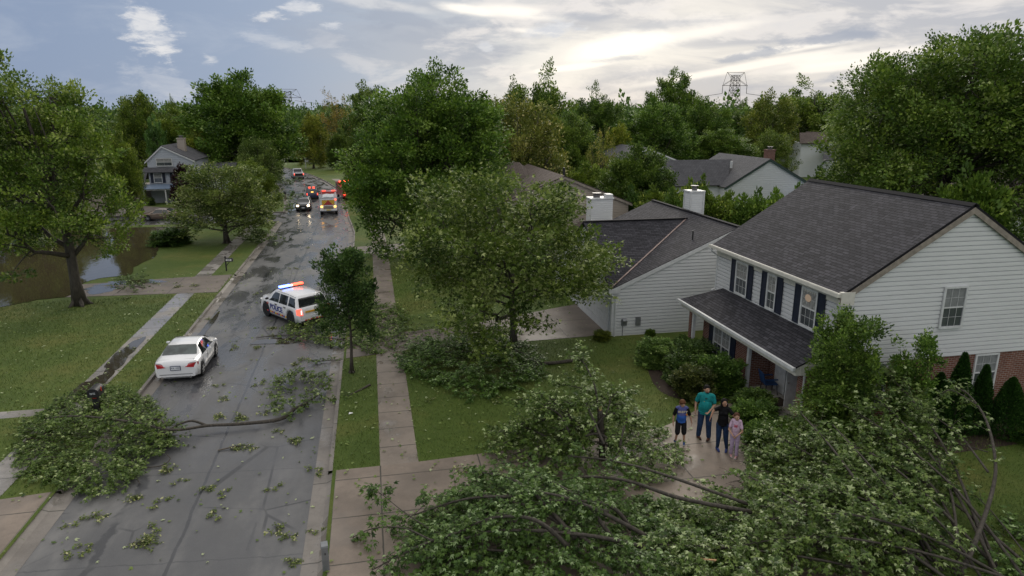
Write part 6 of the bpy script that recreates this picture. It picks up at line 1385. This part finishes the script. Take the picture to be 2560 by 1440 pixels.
# far woodland: one mass nobody could count
def woodland():
    wood, lv = grow_tree(seed=300, H=10, Rc=4.6, lowz=.6, n1=12, n2=7, nl=14, ls=1.0, prof='tall', clump=.22, twigs=1)
    P0, D0, N0, S0, T0, sh = lv; rr = np.random.default_rng(77); Ps, Ds, Ns, Ss, Ts = [], [], [], [], []
    for i in range(560):
        az = rr.uniform(-40, 64); dist = rr.uniform(135, 420) if i % 5 else rr.uniform(420, 900); x = math.sin(R(az)) * dist; y = math.cos(R(az)) * dist
        if y < 125 and abs(x) < 75: continue
        if -60 < x < 0 and y < 175: continue
        h_ = rr.uniform(11.0, 14.6) if dist < 420 else rr.uniform(13, 19); sx = rr.uniform(.85, 1.4) * (1 if dist < 420 else 2); a = rr.uniform(0, 6.28); c, s = math.cos(a), math.sin(a); M = np.array([[c, -s, 0], [s, c, 0], [0, 0, 1]])
        Ps.append((P0 * np.array([sx, sx, h_ / 10.4])) @ M.T + np.array([x, y, 0])); Ds.append(D0 @ M.T); Ns.append(N0 @ M.T); Ss.append(S0 * sx * .85); Ts.append(np.clip(T0 * .75 + rr.normal(-.02, .10), 0, .85))
    me = leaf_mesh('woodland', np.concatenate(Ps), np.concatenate(Ds), np.concatenate(Ns), np.concatenate(Ss), np.concatenate(Ts), sh, 'leaf_green')
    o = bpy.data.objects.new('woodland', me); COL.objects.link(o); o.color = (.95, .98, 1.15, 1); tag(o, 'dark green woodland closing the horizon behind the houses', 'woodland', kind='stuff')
woodland()

# ------------------------------------------------------------------ storm debris
class Pile:
    def __init__(s, seed): s.rg = np.random.default_rng(seed); s.w = MB(); s.P = []; s.D = []; s.N = []; s.S = []; s.T = []
    def leaves(s, p, d, n, ls, spread, pale=.12):
        """a whorl of leaves round a twig node: they fan out and hang"""
        rg = s.rg; a = rg.uniform(0, 6.28) + np.arange(n) * 2.4; el = rg.uniform(-.75, .25, n)
        rad = np.stack([np.cos(a) * np.cos(el), np.sin(a) * np.cos(el), np.sin(el)], 1)
        dd = unit(rad + np.array(d) * .65 + rg.normal(0, .18, (n, 3))); s.P.append(np.array(p) + rg.normal(0, 1, (n, 3)) * spread + dd * ls * rg.uniform(.05, .45, (n, 1))); s.D.append(dd)
        s.N.append(unit(np.array([0, 0, 1.0]) + dd * .35 + rg.normal(0, .30, (n, 3)))); s.S.append(ls * rg.uniform(.6, 1.3, n))
        t = np.clip(rg.normal(.42 + rg.normal(0, .16), .12, n), 0, .88); t[rg.random(n) < pale * .7] = 1; s.T.append(t)
    def spray(s, p, d, L, n, ls, r0=.008, droop=.25, pale=.12, zmin=LZ + .02):
        rg = s.rg; d = Vector(d).normalized(); p = Vector(p); pts = [p]; dd = d.copy()
        for k in range(4):
            dd = (dd + Vector(rg.normal(0, .16, 3)) - Vector((0, 0, droop * .35))).normalized(); q = pts[-1] + dd * L / 4; q.z = max(q.z, zmin); pts.append(q)
        s.w.tube(pts, [r0 * (1 - .2 * k) for k in range(5)], 4, False)
        per = max(1, n // 4)
        for k in range(1, 5): s.leaves(tuple(pts[k]), tuple(dd), per, ls, (ls * .34, ls * .34, ls * .22), pale)
        return pts
    def branch(s, pts, r0, r1, nsp=0, L=.6, n=16, ls=.1, t0=.3, mat=None, pale=.12, n_=7):
        Q = [Vector(tuple(p)) for p in catmull(pts, 5)]; m = len(Q)
        s.w.tube(Q, [r0 + (r1 - r0) * (i / (m - 1)) for i in range(m)], n_)
        for _ in range(nsp):
            t = t0 + (1 - t0) * s.rg.random() ** .8; f = t * (m - 1); i = min(int(f), m - 2); q = Q[i].lerp(Q[i + 1], f - i); dv = (Q[i + 1] - Q[i]).normalized()
            d = dv * .8 + Vector(s.rg.normal(0, .7, 3)) + Vector((0, 0, .15)); s.spray(q, d, L * s.rg.uniform(.5, 1.2), n, ls, pale=pale)
    def mound(s, poly, hmax, ns, L, n, ls, heading=(0, 0, .3), pale=.12, peak=None, base=LZ):
        poly = np.array(poly); rg = s.rg; lo = poly.min(0); hi = poly.max(0); c = poly.mean(0) if peak is None else np.array(peak); k = 0; guard = 0
        ph = rg.uniform(0, 6, 6); R_ = max(hi - lo) / 2
        while k < ns and guard < ns * 20:
            guard += 1; q = lo + rg.random(2) * (hi - lo)
            if not in_poly(np.array([q[0]]), np.array([q[1]]), [tuple(v) for v in poly])[0]: continue
            e = min(np.linalg.norm(poly[i] - q) for i in range(len(poly))); f = min(1, e / (R_ * .55)) ** .7
            bumpy = .55 + .25 * math.sin(q[0] * 2.3 + ph[0]) * math.sin(q[1] * 2.1 + ph[1]) + .25 * math.sin(q[0] * 4.7 + ph[2] + q[1] * 3)
            z = base + hmax * max(.06, f * bumpy) * (.35 + .65 * rg.random()); out = np.array([q[0] - c[0], q[1] - c[1]]); out = out / (np.linalg.norm(out) + .01)
            d = (out[0] * .8 + heading[0], out[1] * .8 + heading[1], heading[2]); s.spray((q[0], q[1], z), d, L * rg.uniform(.5, 1.3), n, ls, pale=pale); k += 1
    def clear_front(s, x, y, w, zmax, zmin=.3, dep=1.6):
        P = np.concatenate(s.P); d = math.hypot(x, y); al = (P[:, 0] * x + P[:, 1] * y) / d; pe = np.abs(P[:, 0] * y - P[:, 1] * x) / d
        k = ~((pe < w) & (al < d + .1) & (al > d - dep) & (P[:, 2] < zmax) & (P[:, 2] > zmin)); s.P = [P[k]]
        for nm in 'DNST': setattr(s, nm, [np.concatenate(getattr(s, nm))[k]])
    def build(s, name, label, cat, leafm='leaf_silver', tint=(1, 1, 1), shape='maple', group=None, wood='bark', extra=None):
        c = np.concatenate(s.P).mean(0); root = empty(name, (float(c[0]), float(c[1]), LZ), 0, label, cat, group); off = np.array([c[0], c[1], LZ])
        s.w.v = [tuple(np.array(v) - off) for v in s.w.v]; s.w.build('branches', wood, root, smooth=True)
        P = np.concatenate(s.P); P[:, 2] = np.maximum(P[:, 2], .035)
        me = leaf_mesh('leaves', P - off, np.concatenate(s.D), np.concatenate(s.N), np.concatenate(s.S), np.concatenate(s.T), shape, leafm)
        o = bpy.data.objects.new('leaves', me); COL.objects.link(o); o.parent = root; o.color = tuple(tint) + (1,)
        for m, nm, mt in (extra or []): m.v = [tuple(np.array(v) - off) for v in m.v]; m.build(nm, mt, root)
        return root
def W(px, py, z=0.0): g_ = G(px, py, z); return (g_[0], g_[1], z)
def splinter(p, d, L, w, seed=0, n=5):
    rr = np.random.default_rng(seed); m = MB(); d = Vector(d).normalized()
    for k in range(n):
        a = Vector(p) + Vector(rr.normal(0, w * .35, 3)); m.tube([a, a + (d + Vector(rr.normal(0, .12, 3))) * L * rr.uniform(.5, 1)], [w * .35, .003], 4)
    return m

# long limb across the road with its leafy top on the left
p = Pile(1)
p.branch([W(735, 1022, .12), W(700, 1048, .14), W(600, 1060, .16), W(520, 1064, .2), W(430, 1075, .45), W(330, 1055, .8), W(200, 1040, .9), W(110, 1046, .7)], .075, .02, 40, .7, 16, .115, .55)
p.branch([W(515, 1063, .2), W(480, 1052, .35), W(445, 1062, .35), W(400, 1085, .3), W(330, 1095, .3)], .045, .015, 10, .6, 14, .11, .4)
p.branch([W(415, 1065, .3), W(395, 1048, .42), W(345, 1050, .5), W(300, 1058, .5)], .03, .012, 8, .6, 14, .11, .3)
p.branch([W(735, 1022, .12), W(760, 1010, .2), W(800, 985, .3)], .06, .02, 10, .5, 14, .1, .2)
p.branch([W(330, 1150, .2), W(335, 1180, .12), W(350, 1210, .04)], .02, .012)
p.branch([W(340, 1170, .05), W(400, 1165, .04), W(425, 1148, .08), W(415, 1135, .2)], .02, .01)
p.mound([W(*q)[:2] for q in [(60, 1130), (75, 1075), (170, 1010), (280, 985), (360, 1010), (400, 1060), (430, 1105), (400, 1140), (340, 1165), (325, 1215), (250, 1240), (180, 1225), (90, 1200)]], .44, 900, .5, 22, .085)
p.mound([W(*q)[:2] for q in [(690, 960), (740, 945), (825, 955), (815, 985), (770, 1010), (760, 1045), (700, 1050), (690, 1010)]], .45, 110, .45, 15, .10)
p.clear_front(-9.72, 24.3, .16, 1.0, .12, 1.3)
p.build('fallen_branch', 'long broken limb across the street, its leafy top heaped on the left verge', 'fallen branch', tint=(.80, .86, .62))
# debris band beside the police car
p = Pile(2)
p.mound([W(*q)[:2] for q in [(730, 815), (830, 800), (930, 770), (1000, 775), (1010, 830), (985, 880), (930, 890), (850, 870), (780, 855), (725, 840)]], .5, 460, .45, 18, .095)
p.branch([W(640, 845, .05), W(700, 838, .1), W(780, 840, .2), W(860, 850, .3)], .015, .035, 10, .5, 12, .11, .0)
p.mound([W(*q)[:2] for q in [(985, 800), (1020, 795), (1100, 815), (1290, 830), (1300, 850), (1150, 870), (1020, 890)]], .3, 130, .4, 14, .11)
p.build('branch_heap', 'heap of broken leafy branches across the street and sidewalk in front of the police car', 'branches', tint=(.88, .95, .62))
# pile under the middle maple
p = Pile(3)
p.mound([W(*q)[:2] for q in [(1010, 900), (1060, 868), (1180, 858), (1290, 868), (1340, 900), (1345, 950), (1290, 985), (1170, 1005), (1080, 960), (1015, 930)]], .8, 760, .5, 22, .10)
p.branch([W(1440, 900, .18), W(1370, 908, .2), W(1300, 902, .22), W(1230, 885, .3), W(1130, 880, .5), W(1060, 890, .5)], .085, .03, 20, .6, 16, .12, .5)
p.branch([W(1340, 906, .2), W(1300, 880, .45), W(1240, 862, .7), W(1150, 858, .8)], .05, .02, 14, .6, 16, .12, .4)
p.build('fallen_branch', 'large leafy branch torn off and lying at the foot of the leaning maple', 'fallen branch', tint=(.75, .92, .68), extra=[(splinter(W(1440, 900, .2), (1, .1, .1), .4, .07, 5), 'split_end', 'split_wood')])
# small leafy bough near verge with broken end, right of the young tree
p = Pile(4); p.branch([W(925, 962, .16), W(880, 985, .12), W(830, 1005, .05)], .05, .012, 14, .4, 10, .09, .3)
p.build('fallen_branch', 'short dark bough on the verge beside the young street tree', 'fallen branch', tint=(.80, .86, .62))
p = Pile(41); p.branch([W(905, 905, .1), W(840, 900, .08), W(790, 905, .06)], .03, .01, 12, .4, 10, .09, .2); p.build('fallen_branch', 'thin bough across the right kerb by the foot of the young tree', 'fallen branch', tint=(.80, .86, .62))
# left flooded drive branch and verge limb
p = Pile(5); p.mound([W(*q)[:2] for q in [(295, 722), (310, 700), (360, 700), (365, 722), (340, 735)]], .55, 40, .5, 14, .12); p.branch([W(360, 720, .2), W(320, 715, .4), W(290, 735, .1)], .03, .01)
p.build('fallen_branch', 'small dark-leaved branch lying in the flooded left drive', 'fallen branch', tint=(.7, .8, .6))
p = Pile(6); p.mound([W(*q)[:2] for q in [(610, 600), (640, 580), (672, 590), (700, 600), (690, 612), (640, 612)]], .5, 60, .7, 16, .16)
p.build('fallen_branch', 'broken branch hanging onto the left kerb below the spreading verge tree', 'fallen branch', tint=(.72, .85, .6))
# far debris on the road
p = Pile(7); p.mound([W(*q)[:2] for q in [(700, 500), (730, 482), (752, 490), (745, 515), (722, 530), (706, 520)]], .3, 40, 1.0, 12, .25); p.mound([W(*q)[:2] for q in [(718, 455), (745, 452), (745, 460), (715, 463)]], .4, 20, 1.0, 10, .3)
p.build('branch_heap', 'scattered branches in the far flooded gutter near the dark grey off-roader', 'branches', tint=(.7, .8, .6))

# foreground: storm-felled maple crowns
def fan(p, base, tips, r0, r1, nsp, L, n, ls, arch=.4, t0=.25, pale=.16):
    for (x, y, z) in tips:
        b_ = Vector(base) + Vector((p.rg.normal(-.3, .9), p.rg.normal(.2, .5), p.rg.uniform(-.1, .3))); t_ = Vector(W(x, y, z)); q = [b_, b_.lerp(t_, .33) + Vector((0, 0, arch)), b_.lerp(t_, .68) + Vector((0, 0, arch * .9)), t_]
        q = [v + Vector(p.rg.normal(0, .10, 3)) if 0 < i < 3 else v for i, v in enumerate(q)]
        p.branch(q, r0, r1, nsp, L, n, ls, t0, pale=pale)
p = Pile(10)    # sapling snapped at head height
s0 = (6.35, 17.5, LZ)
trunk = [s0, (6.33, 17.5, .8), (6.22, 17.48, 1.75)]
p.branch(trunk, .10, .085)
p.branch([(6.22, 17.5, 1.2), W(1490, 980, 2.3), W(1470, 925, 2.9), W(1450, 895, 3.1)], .035, .012, 26, .55, 18, .100, .35, pale=.2)
fan(p, (6.3, 17.5, .9), [(1330, 1030, 1.6), (1290, 1060, 1.2), (1360, 1010, 1.9), (1560, 1010, 1.7), (1590, 1060, 1.2), (1440, 1010, 1.9), (1640, 1140, .6), (1260, 1110, .7), (1540, 1120, .8)], .04, .010, 26, .55, 19, .100, .35, .2, .2)
fan(p, (6.3, 17.5, .5), [(1240, 1150, .4), (1350, 1180, .4), (1600, 1190, .4), (1420, 1110, 1.0), (1250, 1080, 1.0), (1400, 1060, 1.5)], .035, .010, 24, .55, 19, .100, .2, .2, .16)
p.mound([W(*q)[:2] for q in [(1230, 1130), (1290, 1080), (1400, 1060), (1600, 1080), (1700, 1140), (1690, 1200), (1500, 1230), (1300, 1210)]], 1.15, 330, .5, 19, .105, pale=.2)
fan(p, (6.3, 17.6, 1.0), [(1340, 990, 1.9), (1390, 960, 2.2), (1560, 980, 2.0), (1620, 1040, 1.5), (1290, 1000, 1.6)], .03, .010, 24, .5, 19, .105, .35, .2, .2)
p.clear_front(6.3, 17.5, .15, 1.8)
p.build('snapped_tree', 'maple snapped at head height, dark stub amid drooping leaves left of the family', 'broken tree', tint=(.95, 1.0, .85), extra=[(splinter((6.22, 17.48, 1.72), (0, 0, 1), .25, .09, 7), 'split_end', 'split_wood')])
p = Pile(11)    # crown lying at bottom centre
bs = (5.6, 13.2, .5)
fan(p, bs, [(1000, 1300, .5), (1120, 1230, .6), (1180, 1180, .8), (1060, 1400, .5), (1250, 1240, 1.0), (1300, 1180, .9), (1150, 1330, .9), (1350, 1260, 1.2), (930, 1425, .3)], .06, .012, 34, .6, 19, .100, .5, .25)
p.mound([W(*q)[:2] for q in [(1040, 1500), (1060, 1320), (1180, 1260), (1230, 1215), (1420, 1235), (1620, 1270), (1800, 1310), (1830, 1560), (1040, 1560)]], .95, 1350, .5, 20, .103)
p.branch([W(1290, 1380, .5), W(1110, 1360, .7), W(1010, 1320, .75), W(930, 1322, .55), (W(880, 1345, .3))], .03, .008, 12, .4, 12, .11, .5)
p.branch([W(1110, 1345, .7), W(1010, 1280, .75), W(960, 1240, .7), W(930, 1225, .6)], .015, .006, 14, .35, 12, .11, .5)
p.branch([W(1020, 1300, .7), W(1060, 1260, .9), W(1050, 1240, .9)], .010, .005, 6, .3, 12, .11, .4)
p.branch([W(1880, 1280, .9), W(1700, 1245, 1.1), W(1560, 1200, 1.1), W(1430, 1195, .9), W(1330, 1240, .6)], .06, .02, 14, .55, 18, .100, .4)
p.branch([W(1870, 1260, 1.0), W(1640, 1180, 1.3), W(1520, 1150, 1.2), W(1420, 1140, 1.0)], .045, .015, 14, .55, 18, .100, .4)
p.clear_front(10.28, 16.83, .32, 1.3, .1, 2.6)
p.build('fallen_tree', 'felled maple crown spread over the driveway at the bottom centre', 'fallen tree', tint=(.70, .84, .68), extra=[(splinter(W(980, 1400, .15), (.1, -.4, .9), .3, .03, 8, 3), 'split_end', 'split_wood')])
p = Pile(12)    # big crown lying bottom right
bs = (12.9, 10.1, .1)
fan(p, bs, [(1900, 1130, .8), (1990, 1040, 1.4), (2060, 985, 1.9), (2140, 955, 2.2), (2210, 930, 2.4), (1930, 1080, 1.1), (2300, 1010, 1.7), (2050, 1100, 1.5), (1850, 1200, .6), (1800, 1260, .6), (2150, 1060, 1.6), (2250, 1110, 1.3)], .042, .010, 50, .6, 21, .100, .55, .3, .2)
fan(p, bs, [(1700, 1300, .6), (1760, 1380, .7), (1640, 1360, .7), (1900, 1300, 1.2), (2000, 1220, 1.4), (2100, 1180, 1.5), (1950, 1380, .9), (2100, 1300, 1.2), (2200, 1220, 1.2)], .038, .010, 44, .6, 21, .100, .5, .25, .16)
p.branch([W(2400, 1440, .4), W(2440, 1350, .9), W(2480, 1230, 1.5), W(2488, 1150, 2.0), W(2465, 1050, 2.5), W(2420, 985, 2.9), W(2385, 970, 3.0)], .06, .016, 16, .5, 15, .100, .45, pale=.2)
p.branch([W(2470, 1180, 1.8), W(2400, 1090, 2.1), W(2330, 1040, 2.2), W(2280, 1030, 2.2)], .03, .010, 22, .5, 15, .100, .15, pale=.2)
p.branch([W(2440, 1010, 2.8), W(2380, 975, 3.0), W(2350, 985, 2.9)], .018, .008, 10, .45, 15, .100, .1, pale=.2)
p.branch([W(2470, 1130, 2.0), W(2390, 1110, 1.8), W(2340, 1120, 1.6)], .015, .008, 8, .45, 14, .100, .3)
p.branch([W(2300, 1430, .4), W(2150, 1390, .5), W(2000, 1370, .6), W(1800, 1390, .6)], .06, .035, 20, .5, 18, .100, .1); p.branch([W(2350, 1440, .3), W(2200, 1280, 1.3), W(2080, 1120, 1.9), W(1990, 1020, 2.1)], .05, .016, 20, .5, 18, .100, .4)
p.branch([W(2360, 1440, .3), W(2280, 1300, 1.2), W(2180, 1170, 1.8), W(2080, 1060, 2.1)], .045, .014, 20, .5, 18, .100, .4); p.branch([W(2330, 1440, .3), W(2120, 1330, 1.0), W(1950, 1230, 1.4), W(1850, 1180, 1.4)], .045, .014, 20, .5, 18, .100, .4)
p.mound([W(*q)[:2] for q in [(1600, 1560), (1700, 1300), (1830, 1230), (1870, 1130), (1960, 1080), (2060, 1090), (2200, 1130), (2290, 1200), (2330, 1330), (2400, 1560)]], 1.6, 1300, .5, 20, .103, pale=.16)
p.clear_front(10.28, 16.83, .34, 1.3, .1, 2.6); p.clear_front(10.0, 17.2, .3, 1.0, .1, 2.2)
p.build('fallen_tree', 'big uprooted tree with long bare-stemmed boughs filling the bottom right corner', 'fallen tree', tint=(.88, .93, .80), extra=[(splinter(W(2120, 1395, .7), (-.5, .2, .5), .5, .07, 9, 6), 'split_end', 'split_wood'), (splinter(W(1790, 1400, .9), (-.6, .2, .1), .4, .05, 10, 4), 'split_end', 'split_wood')])
p = Pile(13); p.mound([W(*q)[:2] for q in [(2480, 1480), (2460, 1380), (2520, 1330), (2640, 1300), (2640, 1480)]], .7, 130, .5, 17, .11); p.branch([W(2560, 1380, .6), W(2480, 1280, .8), (W(2440, 1240, .9))], .02, .008, 6, .4, 12, .1)
p.build('fallen_branch', 'leafy branch lying on the lawn at the bottom right corner', 'fallen branch', tint=(.85, 1.0, .8))

# loose leafy twigs on road, lawn and drive: copied from four
def twig(seed, L=.55, n=4, long=False):
    p = Pile(seed)
    p.P = []; c0 = (0, 0, .03)
    for k in range(n):
        a = p.rg.uniform(0, 6.28) if not long else p.rg.normal(0, .5); p.spray((p.rg.normal(0, .10), p.rg.normal(0, .05), .05), (math.cos(a), math.sin(a), .25), L * p.rg.uniform(.5, 1), 20, .085, .006, .25, .22, zmin=.03)
    return p
protos = []
for i, (sd_, L_, n_, lg) in enumerate([(501, .30, 4, False), (502, .5, 6, True), (503, .2, 3, False), (504, .75, 16, True), (505, .34, 6, False)]):
    pz = twig(sd_, L_, n_, lg); P = np.concatenate(pz.P); P[:, 2] = np.maximum(P[:, 2], .02)
    w_ = pz.w.build('stem', 'bark', None); protos.append((w_.data, leaf_mesh('leaves', P, np.concatenate(pz.D), np.concatenate(pz.N), np.concatenate(pz.S), np.concatenate(pz.T), 'fold', 'leaf_silver'))); bpy.data.objects.remove(w_)
TW = [(335, 1362, 3, 'largest leafy spray on the near left road surface'), (415, 1184, 1, 'leafy sprig just below the big left heap'), (355, 1243, 1, 'flat leafy spray between the big left heap and the near crack'), (520, 1222, 4, 'leafy twig right on the near centre seam'), (735, 1105, 4, 'dark leafy twig alone on the road near the right kerb line'), (535, 1290, 2, 'small sprig beside the near centre seam'), (685, 1222, 2, 'small sprig alone in the near right lane'), (790, 1180, 2, 'sprig in the gutter by the near driveway corner'), (690, 1330, 0, 'twig in the near right lane towards the grey post'), (728, 1345, 0, 'twig in the gutter just beyond the grey post'), (735, 1405, 4, 'fresh green twig by the grey post at the kerb'), (1155, 1190, 0, 'leafy twig on the driveway slab beside the lawn corner'), (560, 1000, 0, 'twig on the road just beyond the long limb'), (545, 965, 2, 'tiny sprig behind the white saloon'), (585, 870, 2, 'tiny sprig right of the white saloon'), (580, 1125, 1, 'leafy tuft at the bare brown stick'), (630, 1122, 0, 'leafy tuft at the far tip of the brown stick'), (605, 1045, 4, 'leafy spray growing around the middle of the long limb'), (540, 1040, 1, 'leafy spray behind the forked part of the long limb'), (660, 1035, 0, 'leafy tuft behind the thick part of the long limb'), (700, 1080, 0, 'twig below the broken end of the long limb'), (650, 960, 2, 'tiny sprig in mid road above the long limb'), (670, 985, 2, 'tiny sprig left of the leafy end of the long limb'), (735, 915, 1, 'twig on the wet red-lit road'), (765, 900, 0, 'twig just right of the red-lit patch of road'), (700, 945, 0, 'twig left of the leafy end of the limb'), (640, 870, 4, 'leafy twig on the road left of the branch heap'), (705, 857, 4, 'leafy clump at the left tip of the branch heap'), (690, 820, 1, 'pale twig on the wet road right beside the police car wheel'), (680, 840, 0, 'twig above the left tip of the branch heap'), (450, 1205, 2, 'tiny sprig left of the centre seam below the heap'), (250, 1295, 0, 'small sprig on the near crack'), (185, 1310, 2, 'small sprig at the near left gutter'), (215, 1370, 2, 'small sprig left of the largest near spray'), (400, 1258, 2, 'small sprig right of the flat leafy spray'), (180, 1390, 2, 'small sprig at the very near left'), (640, 735, 2, 'small green sprig on the road left of the police car'), (735, 672, 2, 'sprig in mid road beyond the police car'), (770, 620, 2, 'small green twig in the middle of the far wet road'), (865, 630, 0, 'twig in the far right gutter by the driveway'), (520, 798, 0, 'twig lying on the left kerb above the white saloon'), (315, 752, 4, 'grey-green leafy spray on the left lawn'), (450, 835, 2, 'tiny sprig on the verge above the white saloon'), (1075, 1010, 0, 'twig on the front lawn edge right of the sidewalk'), (485, 720, 0, 'twig on the left driveway near the kerb'), (440, 725, 1, 'leafy twig on the flooded left sidewalk crossing'), (395, 715, 0, 'twig on the left flooded drive'), (1240, 1010, 0, 'twig on the front lawn below the heap under the maple'), (1700, 960, 2, 'sprig on the lawn beside the flower bed'), (560, 1235, 2, 'small sprig right of the centre-seam twig'), (790, 1330, 2, 'twig on the kerb apron above the grey post'), (380, 1330, 2, 'small sprig right of the largest near spray')]
for i, (x, y, k, lb) in enumerate(TW):
    onroad = None; q = G(x, y); z = .008 if -8.7 < q[0] < -1.7 else LZ + .02
    r = empty('leafy_twig', (q[0], q[1], z), i * 1.7, lb or 'small leafy twig torn off and scattered over the wet road and lawns', 'twig', 'leafy twigs scattered over the street')
    s_ = .72 + .35 * ((i * 37) % 10) / 10; r.scale = (s_, s_, s_)
    w_ = bpy.data.objects.new('stem', protos[k][0]); COL.objects.link(w_); w_.parent = r; l_ = bpy.data.objects.new('leaves', protos[k][1]); COL.objects.link(l_); l_.parent = r; l_.color = (1.12, .98, .86, 1)
# bare sticks and a scrap of paper
for q0, q1, rad, lb in [((545, 1128), (622, 1115), .022, 'bare brown stick lying across the road seam'), ((640, 1055), (700, 1062), .012, 'thin bare stick near the long fallen limb')]:
    a = G(*q0); b = G(*q1); o = MB().tube([(a[0], a[1], .03), ((a[0] + b[0]) / 2, (a[1] + b[1]) / 2 + .03, .05), (b[0], b[1], .04)], [rad, rad, rad * .5], 6).build('stick', 'bark_light'); tag(o, lb, 'stick')
q = G(878, 1045); o = MB().raw([(q[0] - .07, q[1] - .05, LZ + .05), (q[0] + .07, q[1] - .03, LZ + .07), (q[0] + .06, q[1] + .06, LZ + .05), (q[0] - .06, q[1] + .05, LZ + .08)], [(0, 1, 2, 3)]).build('paper_scrap', 'paper'); tag(o, 'white scrap of paper on the verge grass', 'litter')
q = G(560, 738);
